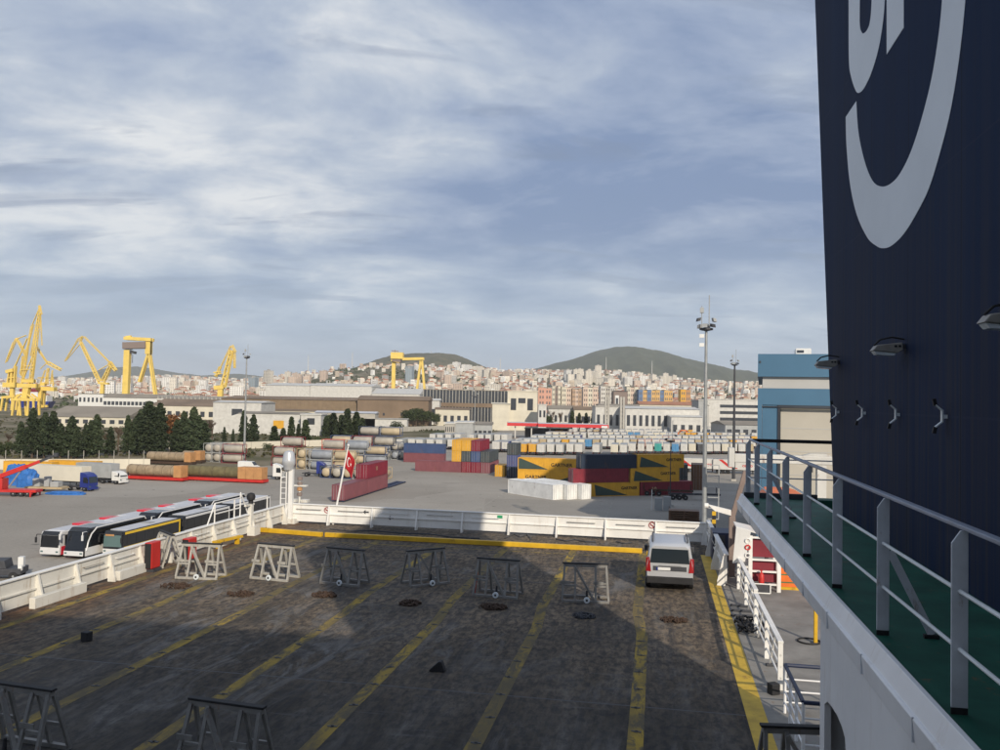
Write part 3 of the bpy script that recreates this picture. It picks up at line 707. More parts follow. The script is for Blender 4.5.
for (u, v, lab) in ((836, 412, 'bent white clamp closest to the aft edge of the funnel'), (862, 413, 'bent white clamp second from the aft edge of the funnel'), (895.5, 414.5, 'bent white clamp third from the aft edge of the funnel'), (942, 416.5, 'bent white clamp farthest from the aft edge of the funnel')): clamp(u, v, lab)
# ------------------------------------------------------------------ walkway
wk = thing('walkway', 'narrow dark green walkway deck along the funnel foot', 'walkway', (0, 0, 0), SR)
x = MB(); x.box(1.64, -3.1, ZW - .012, SF - .003, 17.0, ZW); x.build('walking_surface', 'green', wk)
x = MB(); x.box(1.64, -3.1, ZW - .30, SF - .003, 16.95, ZW - .014); x.build('slab', 'navy', wk)
x = MB(); x.prism([(1.565, -3.1, ZW - .25), (1.55, -3.1, ZW - .10), (1.565, -3.1, ZW - .085), (1.575, -3.1, ZW - .085), (1.585, -3.1, ZW - .06), (1.625, -3.1, ZW + .045), (1.662, -3.1, ZW + .045), (1.662, -3.1, ZW - .01), (1.638, -3.1, ZW - .012), (1.638, -3.1, ZW - .25)], (0, 20.3, 0)); x.build('coaming', 'ship2', wk, bevel=.006)
x = MB()
for k in range(14): x.box(1.548, -1 + k * 1.32, ZW - .24, 1.563, -.988 + k * 1.32, ZW - .09)
x.build('weld_seam', 'grail', wk)
x = MB(); x.box(1.66, 16.9, ZW + .002, SF - .004, 16.98, ZW + .10); x.build('toe_board', 'dark', wk)
te = PS(820.5, 640, 1.58)[0]
x = MB(); hole = [(824.5, 900), (824.5, 704), (827.5, 701.5), (832, 707), (837.5, 716), (842, 727), (845, 738), (846, 760), (846, 900)]
q = [PS(u, v, 1.58) for u, v in hole]; zb = q[0][1]
q[0] = (q[0][0], ZD + 1.0); q[-1] = (q[-2][0], ZD + 1.0)
x.prism([(1.58, -3.1, ZD), (1.58, te, ZD), (1.58, te, ZW - .26), (1.58, -3.1, ZW - .26)], (.06, 0, 0))
pn = MB()
# panel with an arched opening: build as strips around the hole
tH0 = min(a for a, b in q); tH1 = max(a for a, b in q); zHt = max(b for a, b in q)
def wall(pts): pn.prism([(1.58, a, b) for a, b in pts], (.06, 0, 0))
wall([(tH1, ZD), (te, ZD), (te, ZW - .26), (tH1, ZW - .26)])
wall([(-3.1, ZD), (tH0, ZD), (tH0, ZW - .26), (-3.1, ZW - .26)])
wall([(tH0, ZD), (tH1, ZD), (tH1, ZD + 1.0), (tH0, ZD + 1.0)])
wall([(tH0, ZW - .26)] + [(tH1, ZW - .26)] + [(a, b) for a, b in q[1:-1]])
r = thing('ship_side_plating', 'grey white ship side panel with an arched opening under the walkway', 'panel', (0, 0, 0), SR)
pn.build('plating', 'ship2', r)
M['inner'] = paint('shaded inner bulkhead', (.10, .10, .10), .8, .1, .6)  # dark colour paints in the shade behind the arched opening
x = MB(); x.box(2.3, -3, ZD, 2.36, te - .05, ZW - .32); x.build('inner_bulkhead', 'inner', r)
x = MB(); x.box(1.642, te - .08, ZD, 2.3, te - .02, ZW - .32); x.build('end_plate', 'ship2', r)
M['drail'] = paint('blue grey rail paint', (.24, .27, .34), .5, .15, 4, .08)
rl = thing('walkway_railing', 'grey flat post railing with pale rods beside the funnel walkway', 'railing', (0, 0, 0), SR)
ts = [5.45 + 1.72 * k for k in range(-4, 7)]; ts = [t for t in ts] + [17.25]
SP = 1.765
for t in ts:
    x = MB(); w = .046
    x.prism([(SP - w, t - .008, ZW + .04), (SP + w, t - .008, ZW + .04), (SP + w, t - .008, ZW + 1.075), (SP - w + .05, t - .008, ZW + 1.075), (SP - w, t - .008, ZW + 1.0)], (0, .016, 0)); x.build('post', 'grail', rl, bevel=.003)
    x = MB(); x.prism([(SP - w, t - .006, ZW + .001), (SP + w, t - .006, ZW + .001), (SP + w, t - .006, ZW + .039), (SP - w, t - .006, ZW + .039)], (0, .012, 0)); x.build('foot', 'black', rl)
x = MB(); x.box(SP + .01, -2, ZW + 1.076, SP + .068, 17.27, ZW + 1.105); x.build('top_rail', 'drail', rl, bevel=.008)
for hh in (.38, .72): x = MB(); x.tube((SP, -2, ZW + hh), (SP, 17.25, ZW + hh), .013, n=8); x.build('rod', 'lrail', rl)
for t in (ts[5], ts[9]):
    x = MB(); x.bar((SP + .05, t + .0, ZW + .66), (SP + .36, t + .0, ZW + .03), .06, .012, (0, 1, 0)); x.build('brace', 'grail', rl)
    x = MB(); x.box(SP + .30, t - .02, ZW + .001, SP + .41, t + .02, ZW + .03); x.build('foot', 'black', rl)
er = thing('end_railing', 'black topped railing closing the aft end of the walkway', 'railing', (0, 0, 0), SR)
x = MB(); x.box(SP + .08, 17.22, ZW + 1.05, 4.6, 17.30, ZW + 1.115); x.build('top_rail', 'black', er)
for hh in (.36, .72): x = MB(); x.tube((SP + .02, 17.26, ZW + hh), (4.6, 17.26, ZW + hh), .014, n=6); x.build('rod', 'grail', er)
x = MB(); x.box(4.5, 17.2, ZW - .3, 4.6, 17.3, ZW + 1.05); x.build('post', 'grail', er)
x = MB(); x.box(1.66, 16.99, ZW - .3, 4.7, 17.4, ZW - .005); x.build('landing', 'green', er)
# deckhouse behind the photographer, it shades the near half of the deck
dh = thing('deckhouse', 'white ship deckhouse standing across the deck behind the viewpoint', 'deckhouse', (0, 0, 0), SR)
x = MB(); x.box(-21, -30, ZD, 8.3, -3.2, ZD + 15.4); x.build('wall', 'ship3', dh)
for i in range(27): x = MB(); x.box(-19 + i % 9 * 3, -3.199, ZD + 5.6 + i // 9 * 3.4, -17.6 + i % 9 * 3, -3.15, ZD + 6.6 + i // 9 * 3.4); x.build('window', 'windowdk', dh)
x = MB(); x.box(-2, -3.199, ZW - .15, 1.5, -.2, ZW - .02); x.build('platform', 'green', dh)
x = MB(); x.box(.9, -3.1, ZD, 1.5, -2.6, ZW - .16); x.build('support', 'ship2', dh)
# ------------------------------------------------------------------ silver van
vp = P(669.5, 592, ZD); va = Vector((math.sin(TH), math.cos(TH), 0)); c = vp + va * 2.18
van = thing('parked_van', 'silver passenger van with roof rails parked at the stern bulwark', 'van', c, SR)
def loft(secs):
    x = MB(); vs_ = []; n_ = 10
    for (y, hb, hm, hr, zb, zm, zr) in secs:
        vs_ += [(-hb, y, zb), (hb, y, zb), (hm, y, zb + .18), (hm, y, zm), (hr + .02, y, zr - .10), (hr - .12, y, zr), (-hr + .12, y, zr), (-hr - .02, y, zr - .10), (-hm, y, zm), (-hm, y, zb + .18)]
    fs = [(j * n_ + i, j * n_ + (i + 1) % n_, (j + 1) * n_ + (i + 1) % n_, (j + 1) * n_ + i) for j in range(len(secs) - 1) for i in range(n_)]
    fs += [tuple(range(n_)), tuple(range(len(secs) * n_ - 1, (len(secs) - 1) * n_ - 1, -1))]
    return x.add(vs_, fs)
x = loft([(-2.15, .76, .84, .70, .42, 1.02, 1.70), (-2.08, .80, .865, .725, .36, 1.03, 1.76), (-1.9, .82, .875, .735, .30, 1.03, 1.79), (0.2, .82, .875, .735, .26, 1.02, 1.81), (.62, .82, .875, .72, .26, 1.02, 1.75), (1.28, .82, .87, .70, .26, 1.0, 1.13), (1.9, .80, .84, .72, .28, .86, .98), (2.14, .72, .76, .66, .36, .72, .80)])
body = x.build('body', 'silver', van, smooth=True)
x = MB(); x.prism([(-.73, -2.153, 1.07), (.73, -2.153, 1.07), (.67, -2.153, 1.60), (-.67, -2.153, 1.60)], (0, -.015, 0)); x.build('rear_window', 'glass', van)
for s_ in (-1, 1):
    x = MB(); x.prism([(s_ * .70, -2.185, .74), (s_ * .885, -2.14, .74), (s_ * .885, -2.10, 1.24), (s_ * .755, -2.165, 1.28)], (0, .11, 0)); x.build('tail_light', 'lamp', van)
    x = MB(); x.prism([(s_ * .878, -1.75, 1.08), (s_ * .878, .95, 1.08), (s_ * .80, .55, 1.60), (s_ * .77, -1.7, 1.62)], (s_ * .012, 0, 0)); x.build('side_window', 'glass', van)
    x = MB(); x.path([(s_ * .66, -1.75, 1.80), (s_ * .66, -1.65, 1.87), (s_ * .66, -.2, 1.89), (s_ * .66, .2, 1.81)], .028, 8); x.build('roof_rail', 'dark', van)
    x = MB(); x.box(s_ * .90 - .09, .72, 1.02, s_ * .90 + .12, .86, 1.24); x.build('mirror', 'dark', van, bevel=.03)
    x = MB(); x.box(s_ * .87 - .02, -2.0, .28, s_ * .87 + .025, 1.9, .46); x.build('sill_cladding', 'dark', van)
    for y in (-1.32, 1.42):
        x = MB(); cx = s_ * .80; x.lathe([(.2, -.1), (.30, -.1), (.315, -.06), (.315, .06), (.30, .1), (.2, .1)], (cx, y, .315), 20, 'x'); t_ = x.build('wheel', 'black', van, smooth=True)
        x = MB(); x.lathe([(.03, -.102), (.2, -.104), (.2, .104), (.03, .102)], (cx, y, .315), 16, 'x'); x.build('rim', 'steel', t_)
x = MB(); x.box(-.86, -2.215, .30, .86, -2.0, .56); x.build('bumper', 'black', van, bevel=.03)
x = MB(); x.box(-.62, -2.168, .78, .62, -2.156, .95); x.build('plate_recess', 'dark', van)
x = MB(); x.box(-.5, -2.182, .80, .02, -2.169, .91); npl = x.build('number_plate', 'white', van)
x = MB(); x.box(-.5, -2.186, .80, -.44, -2.1825, .91); x.build('blue_band', 'truckblue', npl)
x = MB(); x.box(-.14, -2.10, 1.655, .14, -2.04, 1.69); x.build('brake_light', 'lamp', van)
x = MB(); x.bar((0, -2.17, 1.08), (.32, -2.165, 1.14), .02); x.build('wiper', 'black', van)
x = MB(); x.box(-.42, -2.166, .965, .42, -2.157, .985); x.build('trim_strip', 'steel', van)
# ------------------------------------------------------------------ starboard side deck
def rail_section(s0, t0, t1, lab):
    r = thing('side_railing', lab, 'railing', S(s0, t0, ZD), SR); Lr = t1 - t0
    x = MB(); x.box(-.07, 0, 1.16, .07, Lr, 1.22); x.build('top_rail', 'ship3', r, bevel=.01)
    for hh in (.3, .58, .86): x = MB(); x.tube((0, 0, hh), (0, Lr, hh), .028, n=6); x.build('rod', 'ship3', r)
    for y in (.05, Lr * .5, Lr - .05): x = MB(); x.box(-.06, y - .05, 0, .06, y + .05, 1.16); x.build('post', 'ship3', r)
    for y in (Lr * .18, Lr * .68): x = MB(); x.bar((.0, y, 1.1), (.0, y + Lr * .2, .05), .05); x.build('brace', 'ship3', r)
rail_section(3.18, 28.4, 34.2, 'white side railing section closest to the red and white hooded frame')
rail_section(3.12, 22.4, 27.8, 'white side railing section closest to the yellow post and grey panel')
r = thing('rail_cage', 'small railed enclosure with dark hand rails beside the grey panel', 'railing', S(3.0, 18.3, ZD), SR)
for (a, b) in (((0, 0), (0, 2.5)), ((0, 2.5), (1.6, 2.5)), ((0, 0), (1.6, 0))):
    x = MB(); x.tube((*a, 1.1), (*b, 1.1), .045, n=8); x.build('hand_rail', 'navy', r)
    for hh in (.25, .5, .78): x = MB(); x.tube((*a, hh), (*b, hh), .02, n=6); x.build('rod', 'ship2', r)
for a in ((0, 0), (0, .85), (0, 1.7), (0, 2.5), (1.6, 2.5), (1.6, 0)): x = MB(); x.tube((*a, 0), (*a, 1.1), .035, n=8); x.build('post', 'ship2', r)
r = thing('hooded_frame', 'white hooded frame with dark red panels on the side deck', 'hooded frame', P(765, 591.5, ZD), SR)
x = MB(); x.prism([(-1.08, .1, 2.35), (-.1, -.2, 2.15), (-.1, 1.2, 2.2), (-1.08, 1.3, 2.38)], (0, 0, .06)); x.prism([(-1.08, .05, 2.38), (-.55, -.1, 2.28), (-.75, -.06, 1.1), (-1.2, .05, 1.0)], (0, .05, 0)); x.build('hood', 'ship3', r)
for px_ in (-.55, .5): x = MB(); x.box(px_ - .07, -.06, 0, px_ + .07, .06, 2.1); x.build('post', 'ship3', r)
for px_ in (-.55, .5): x = MB(); x.box(px_ - .07, 1.1, 0, px_ + .07, 1.22, 2.1); x.build('post', 'ship3', r)
for hh in (2.0, 1.16, .72, .24): x = MB(); x.box(-.48, -.045, hh, .43, .045, hh + .07); x.build('cross_rail', 'ship3', r)
for (a, b) in ((1.28, 1.96), (.34, 1.12)): x = MB(); x.box(-.46, .12, a, .42, .16, b); x.build('red_panel', 'maroon', r)
x = MB(); x.box(-.5, -.4, .03, .12, -.08, .34); x.build('base_box', 'dark', r, bevel=.02)
x = MB(); x.path([(-.52, -.42, .02), (.14, -.42, .02), (.14, -.42, .36), (-.52, -.42, .36), (-.52, -.42, .02)], .025); x.build('base_frame', 'ship3', r)
for k, hh in enumerate((1.35, 1.65, 1.9)): x = MB(); x.torus((-.66, -.08, hh), .09, .03, (0, 1, .2), 10, 5); x.build('ring', 'red' if k % 2 else 'ship3', r)
a = P(761.3, 583.5, ZD + .34); x = MB(); x.lathe([(.10, 0), (.105, .02), (.1, .32), (.05, .40), (.03, .42), (.03, .47), (.06, .48), (.05, .5)], (0, 0, 0), 12)
tag(x.build('fire_extinguisher', 'red', loc=a, smooth=True), 'small red extinguisher standing in front of the dark red panel', 'extinguisher')
r = thing('gangway_steps', 'orange stepped unit with green treads and a yellow kick board', 'steps', P(778, 589, ZD), SR)
x = MB(); x.prism([(0, 0, .1), (2.2, 0, .1), (2.2, 1.3, 1.4), (0, 1.3, 1.4)], (0, .0, -.08)); x.prism([(0, 0, .02), (0, 1.3, .02), (0, 1.3, 1.35)], (2.2, 0, 0)); x.build('body', 'orange', r)
M['treadgreen'] = paint('green tread paint', (.05, .16, .08), .6, .15, 3)
for k in range(5): x = MB(); x.box(.02, .12 + k * .25, .20 + k * .25, 1.0 - k * .05, .30 + k * .25, .26 + k * .25); x.build('tread', 'treadgreen', r)
x = MB(); x.box(-.02, -.06, .0, 2.25, -.005, .10); x.build('kick_board', 'yellow', r)
bc = PY(784, 512, 35); r = thing('rescue_boat', 'orange covered rescue boat in a dark cradle behind the white hood', 'boat', (bc.x, bc.y, ZD), SR)
x = MB(); secs = []
for (y, w_, zk, zd) in ((-2.6, .25, 2.6, 3.1), (-2.2, .85, 2.15, 3.2), (-1, 1.15, 1.9, 3.1), (1.2, 1.15, 1.9, 3.1), (2.4, .9, 2.1, 3.1)): secs.append([(-w_ * .45, y, zk), (w_ * .45, y, zk), (w_, y, zd - .45), (w_, y, zd), (w_ * .55, y, zd + .42), (-w_ * .55, y, zd + .42), (-w_, y, zd), (-w_, y, zd - .45)])
vs_ = [p_ for s_ in secs for p_ in s_]; x.add(vs_, [(a_ * 8 + i_, a_ * 8 + (i_ + 1) % 8, (a_ + 1) * 8 + (i_ + 1) % 8, (a_ + 1) * 8 + i_) for a_ in range(4) for i_ in range(8)] + [tuple(range(8)), tuple(range(39, 31, -1))]); x.build('hull', 'orange', r)
for y in (-1.4, 1.4):
    x = MB(); x.bar((-1.1, y, 2.3), (-.5, y, 1.8), .12); x.bar((1.1, y, 2.3), (.5, y, 1.8), .12); x.bar((-.55, y, 1.8), (.55, y, 1.8), .14); x.bar((-.5, y, 0), (-.5, y, 1.8), .14); x.bar((.5, y, 0), (.5, y, 1.8), .14); x.build('cradle', 'dark', r)
# davit post, striped post, locker
pb = P(731.5, 576, ZD); r = thing('davit_post', 'brown grey davit post with a slanted pale upper arm', 'davit', pb, SR)
x = MB(); x.box(-.13, -.12, 0, .13, .12, 2.45); x.build('post', 'brownpost', r, bevel=.02)
x = MB(); x.bar((0, 0, 2.4), (.52, 0, 4.35), .2, .2, (0, 1, 0)); x.build('arm', 'brownpost', r, bevel=.02)
x = MB(); x.prism([(-1.0, -.1, 2.92), (-.05, -.1, 2.72), (-.05, -.1, 2.5), (-.7, -.1, 2.66)], (0, .2, 0)); x.tube((-1.12, 0, 2.86), (-.96, 0, 2.86), .11, n=10); x.build('boom', 'ship3', r)
r = thing('striped_post', 'thin yellow and black striped post at the stern corner', 'post', P(713.6, 548, ZD), SR)
for k in range(9):
    x = MB(); x.box(-.09, -.05, k * .2, .09, .05, k * .2 + .199); x.build('stripe', 'yellow' if k % 2 == 0 else 'black', r)
r = thing('deck_locker', 'dark navy deck locker between the davit post and the short bulwark', 'locker', P(722.5, 562, ZD), SR)
x = MB(); x.box(-.45, 0, 0, .75, 1.6, 1.3); x.build('cabinet', 'navy', r, bevel=.02)
x = MB(); x.box(-.4, -.02, .1, .1, -.002, 1.2); x.build('door', 'dark', r)
r = thing('yellow_post', 'yellow post standing at the edge of the grey panel', 'post', P(815.5, 643, ZD), SR)
x = MB(); x.box(-.055, -.05, 0, .055, .05, 1.05); x.build('shaft', 'yellow', r, bevel=.02)
x = MB(); x.box(-.13, -.1, 0, .13, .1, .02); x.build('base', 'dark', r)
x = MB(); x.torus((0, 0, .03), .33, .025, (0, 0, 1), 22, 6); tag(x.build('hose_loop', 'black', loc=P(809, 642, ZD)), 'black hose loop lying by the yellow post', 'hose')
q = random.Random(4); x = MB()
for i in range(26):
    pts = []; a0 = q.uniform(0, 6.28); px_, py_ = q.uniform(-.3, .3), q.uniform(-.5, .5)
    for k in range(5): pts.append((px_ + .2 * math.cos(a0 + k * .7), py_ + .32 * math.sin(a0 + k * .7), .04 + q.random() * .22))
    x.path(pts, .03, 5)
tag(x.build('cable_heap', 'black', loc=P(752, 630, ZD), rotz=SR), 'tangled black cable heap by the foot of the side railing', 'cable')
for i, (u, v, w) in enumerate(((742, 607, .8), (744, 612, .9), (746, 617, 1.0), (766, 638, .5), (775, 666, .5))):
    a = P(u, v, ZD); x = MB(); x.box(-w / 2, -.06, 0, w / 2, .06, .07)
    tag(x.build('lashing_bar', 'dark', loc=a, rotz=SR + R(-8 + i * 5), bevel=.01), ('dark lashing bar farthest along the side railing', 'dark lashing bar second along the side railing', 'dark lashing bar beside the black cable heap', 'short dark lashing bar past the black cable heap', 'short dark lashing bar closest to the rubber chock')[i], 'lashing bar')
# ------------------------------------------------------------------ containers
for k_, c_ in dict(crimson=(.185, .014, .03), mauve=(.19, .065, .078), cblue=(.045, .075, .17), cnavy=(.018, .03, .055), charcoal=(.05, .06, .065), violet=(.07, .085, .2), cyellow=(.62, .33, .03), reefer=(.72, .72, .70), cbrown=(.17, .09, .05), cteal=(.03, .30, .28), cwhite=(.54, .53, .50), cgrey=(.33, .34, .34), csky=(.06, .22, .42), cred=(.42, .05, .04), ctan=(.42, .33, .2)).items():
    M[k_] = paint('container ' + k_, c_, .55, .14, .5, .06)
M['livery'] = paint('dark livery wedge', (.04, .065, .055), .55, .15, .6)
def container_proto(matn, Lg=12.19, W=2.44, H=2.75, ribs=True):
    def mk():
        r = thing('shipping_container', 'x', 'container', (0, 0, 0), 0)
        x = MB(); a, b = W / 2, Lg / 2
        x.box(-a + .04, -b + .06, .12, a - .04, b - .04, H - .06)
        if ribs:
            n = int(Lg / .36)
            for i in range(n):
                y = -b + .25 + (Lg - .5) * i / n
                for s_ in (-1, 1): x.prism([(s_ * (a - .041), y, .16), (s_ * (a - .005), y + .05, .16), (s_ * (a - .005), y + .13, .16), (s_ * (a - .041), y + .18, .16)], (0, 0, H - .28))
        x.build('body', matn, r)
        x = MB()
        for s_ in (-1, 1):
            for y in (-b, b - .12):
                x.box(s_ * a - (.12 if s_ > 0 else 0), y, 0, s_ * a + (0 if s_ > 0 else .12), y + .12, H)
            x.box(s_ * a - (.10 if s_ > 0 else .0), -b + .121, 0, s_ * a + (0 if s_ > 0 else .10), b - .121, .13)
            x.box(s_ * a - (.07 if s_ > 0 else 0), -b + .121, H - .08, s_ * a + (0 if s_ > 0 else .07), b - .121, H)
        for y in (-b + .01, b - .11): x.box(-a + .121, y, 0, a - .121, y + .1, .14); x.box(-a + .121, y, H - .1, a - .121, y + .1, H)
        x.build('frame', matn, r)
        x = MB(); x.box(-a + .13, -b + .02, .15, -.02, -b + .059, H - .12); x.box(.02, -b + .02, .15, a - .13, -b + .059, H - .12); d = x.build('door', matn, r)
        x = MB()
        for xx in (-.85, -.35, .35, .85): x.tube((xx, -b - .005, .15), (xx, -b - .005, H - .1), .025, n=5)
        x.build('lock_rods', 'cgrey', d)
        return r
    return Proto(mk)
CP = {}
def cont(matn, p, orient, level, lab, cn='nl', Lg=12.19, H=2.75, rot=0, flip=False, group=None, z0=0.0):
    """p: pixel of the near bottom corner on the side nearest the left; orient a = along the ship axis, r = across"""
    key = (matn, Lg, H)
    if key not in CP: CP[key] = container_proto(matn, Lg, 2.44, H)
    w = P(*p) if isinstance(p, tuple) else p
    yaw = SR + R(rot); ex = Vector((math.cos(yaw), math.sin(yaw), 0)); ey = Vector((-math.sin(yaw), math.cos(yaw), 0))
    if orient == 'a': c = w + ex * 1.22 + ey * Lg / 2; rz = yaw
    else: c = w + ex * Lg / 2 + ey * 1.22; rz = yaw - math.pi / 2
    if flip: rz += math.pi
    c.z = z0 + level * (H + .02)
    return CP[key].at(c, rz, lab, group)
def along(p, s_, t_): return P(*p) + Vector((math.cos(TH), -math.sin(TH), 0)) * s_ + va * t_
RX = [(0, 1, 0), (0, 0, 1), (1, 0, 0)]
def livery(o, Lg, H, wedge, txt, tpos, size):
    x = MB(); x.prism([(1.222, a, b) for a, b in wedge], (.006, 0, 0)); x.build('livery_wedge', 'livery', o)
    add_text(txt, size, 'black', o, RX, (1.232, tpos[0], tpos[1]))
# red stack near the flag
p0 = (331.5, 502)
cont('mauve', p0, 'a', 0, 'faded pink red container nearest the flagpole, on blue skids', z0=.35)
cont('mauve', along(p0, 0, 12.5), 'a', 0, 'faded pink red container under the crimson one beyond the flag', z0=.35)
o = cont('crimson', along(p0, 0, 12.3), 'a', 1, 'deep crimson container stacked on the faded one beyond the flag', z0=.35)
add_text('10', 1.1, 'ctan', o, RX, (1.23, -1.5, 1.3), 'lettering')
def skid(c, Lg, lab):
    r = thing('container_trailer', lab, 'trailer', c, SR)
    x = MB(); x.box(-1.1, -Lg / 2, .12, -.75, Lg / 2, .34); x.box(.75, -Lg / 2, .12, 1.1, Lg / 2, .34)
    for i in range(7): x.box(-.749, -Lg / 2 + .2 + i * (Lg - .6) / 6, .14, .749, -Lg / 2 + .45 + i * (Lg - .6) / 6, .32)
    x.build('frame', 'navy', r)
    for sx_ in (-.9, .9):
        for y in (-Lg * .35, Lg * .35): x = MB(); x.lathe([(.02, -.12), (.16, -.12), (.16, .12), (.02, .12)], (sx_, y, .16), 10, 'x'); x.build('wheel', 'black', r)
skid(along(p0, 1.22, 6.1), 12.2, 'navy low trailer under the faded container nearest the flag')
skid(along(p0, 1.22, 18.6), 12.2, 'navy low trailer under the crimson and faded pair beyond the flag')
skid(along(p0, 1.4, 31.5), 12.2, 'empty navy low trailer parked past the crimson container')
# centre stack
p1 = (415, 471)
cont('mauve', p1, 'r', 0, 'long faded pink container in front of the blue one, lowest of the middle stack')
b1 = along(p1, 12.25, .2)
for i, (mt_, lab) in enumerate((('crimson', 'crimson container end at ground level beside the long pink one'), ('mauve', 'pinkish container end at the outer corner of the middle stack'))):
    cont(mt_, b1 + Vector((math.cos(TH), -math.sin(TH), 0)) * (2.5 + i * 2.5), 'a', 0, lab)
cont('maroon', b1, 'a', 0, 'maroon container end between the long pink one and the crimson one')
for i, (mt_, lab) in enumerate((('cyellow', 'yellow container end on the middle level of the stack'), ('charcoal', 'charcoal container end beside the yellow one on the middle level'), ('cblue', 'blue container end on the middle level of the stack'), ('charcoal', 'dark grey container end at the outer side of the middle level'))):
    cont(mt_, b1 + Vector((math.cos(TH), -math.sin(TH), 0)) * (-2.6 + i * 2.5) + va * .0, 'a', 1, lab)
for i, (mt_, lab) in enumerate((('cyellow', 'orange yellow container end at the corner of the top level'), ('cyellow', 'orange yellow container end in the middle of the top level'), ('crimson', 'crimson container end on the top level beside two yellow ones'))):
    cont(mt_, b1 + Vector((math.cos(TH), -math.sin(TH), 0)) * (-2.6 + i * 2.5), 'a', 2, lab)
p2 = (403.5, 462)
cont('mauve', p2, 'r', 0, 'long pink container under the long blue one behind the middle stack')
cont('cblue', p2, 'r', 1, 'long blue container lying on a pink one behind the middle stack')
# dark tower and yellow single
p3 = (506.5, 478)
for i, (mt_, lab) in enumerate((('cnavy', 'navy container at the foot of the three high dark tower'), ('violet', 'violet blue container in the middle of the three high dark tower'), ('charcoal', 'charcoal container on top of the three high dark tower'))): cont(mt_, p3, 'a', i, lab, Lg=6.06)
cont('cyellow', (494.8, 476.5), 'a', 0, 'short yellow container standing alone beside the dark tower', Lg=6.06)
# yellow lettered pair
p4 = (517.5, 481.5); wl = [(-5.9, 2.6), (-5.9, 2.0), (-5.2, .25), (-.4, .25)]
o = cont('cyellow', p4, 'r', 0, 'long yellow lettered container under another, with its dark wedge low at the far end', Lg=13.6)
livery(o, 13.6, 2.75, [(6.6, 1.9), (6.6, .2), (1.5, .2)], 'GARTNER', (-5.0, .8), 1.1)
o = cont('cyellow', p4, 'r', 1, 'long yellow lettered container on top, with its dark wedge at the near end', Lg=13.6)
livery(o, 13.6, 2.75, [(-6.6, 2.6), (-6.1, 2.6), (.3, .2), (-6.6, .2)], 'GARTNER', (.9, .95), 1.1)
# white reefers standing askew
ra = P(508.5, 493.2); rb = P(552, 500); d_ = rb - ra; yaw = math.atan2(d_.y, d_.x)
for i, lab in enumerate(('white box trailer body in front of two others, half in the shade', 'white box trailer body between two others on the asphalt', 'white box trailer body at the back of three, touching the yellow containers')):
    n_ = Vector((-math.sin(yaw), math.cos(yaw), 0)); c = (ra + rb) / 2 + n_ * (1.25 + i * 2.72) + (d_.normalized() * (1.1 * i))
    key = ('reefer', 13.6, 2.85)
    if key not in CP: CP[key] = container_proto('reefer', 13.6, 2.5, 2.85, False)
    CP[key].at(c, yaw + math.pi / 2, lab)
# shaded stack on the hall side, turned about twenty degrees
p5 = (587, 497); rt5 = 30
ex5 = Vector((math.cos(SR + R(rt5)), math.sin(SR + R(rt5)), 0)); ey5 = Vector((-math.sin(SR + R(rt5)), math.cos(SR + R(rt5)), 0))
o = cont('cyellow', p5, 'r', 0, 'long yellow lettered container at ground level in the hall shadow', rot=rt5, Lg=11.6)
livery(o, 11.6, 2.75, [(-4.2, 2.4), (-3.9, .2), (3.2, .2)], 'GARTNER', (1.7, 1.35), .8)
o = cont('maroon', P(*p5) + ex5 * 11.8, 'r', 0, 'dark red container at ground level in shade, marked with pale figures', rot=rt5)
add_text('10', 1.3, 'ctan', o, RX, (1.23, -3.6, .8))
cont('maroon', P(*p5) + ex5 * -3.0 + ey5 * .1, 'r', 1, 'dark red container under the navy one in the shaded stack', rot=rt5)
cont('cnavy', P(*p5) + ex5 * -1.3 + ey5 * .1, 'r', 2, 'navy container on top of the shaded stack', rot=rt5)
for lv in (1, 2):
    o = cont('cyellow', P(*p5) + ex5 * (9.6 if lv == 1 else 11.1), 'r', lv, ('yellow lettered container on the middle level of the shaded stack', 'yellow lettered container on the top level of the shaded stack')[lv - 1], rot=rt5, Lg=11.2 if lv == 1 else 10.8)
    livery(o, 11.2, 2.75, [(-4.6, 2.3), (-4.9, .2), (1.8, .2)], 'GARTNER', (1.2, 1.4), .8)
for i, (u, mt_, lv, lab) in enumerate(((676, 'charcoal', 0, 'dark container end at ground level past the shaded yellow stack'), (676, 'charcoal', 1, 'black container end on the second level past the shaded yellow stack'), (692, 'cbrown', 0, 'brown container end at ground level beside the dark ends'), (692, 'cbrown', 1, 'brown container end on the second level beside the dark ends'))):
    cont(mt_, (u, 490), 'a', lv, lab, Lg=6.06)
cont('cbrown', (664.5, 484), 'a', 1, 'narrow dark brown container end against the shaded yellow stack', Lg=6.06)
# ------------------------------------------------------------------ wheels etc
def wheel(x, c, r_=.5, w=.3, ax='x'):
    x.lathe([(r_ * .55, -w / 2), (r_ * .94, -w / 2), (r_, -w / 3), (r_, w / 3), (r_ * .94, w / 2), (r_ * .55, w / 2)], c, 14, ax)
def add_wheels(r, spots, r_=.5, w=.3):
    for c in spots:
        x = MB(); wheel(x, c, r_, w); t_ = x.build('wheel', 'black', r)
        x = MB(); x.lathe([(.05, -w / 2 - .01), (r_ * .54, -w / 2 + .02), (r_ * .54, w / 2 - .02), (.05, w / 2 + .01)], c, 10, 'x'); x.build('rim', 'steel', t_)
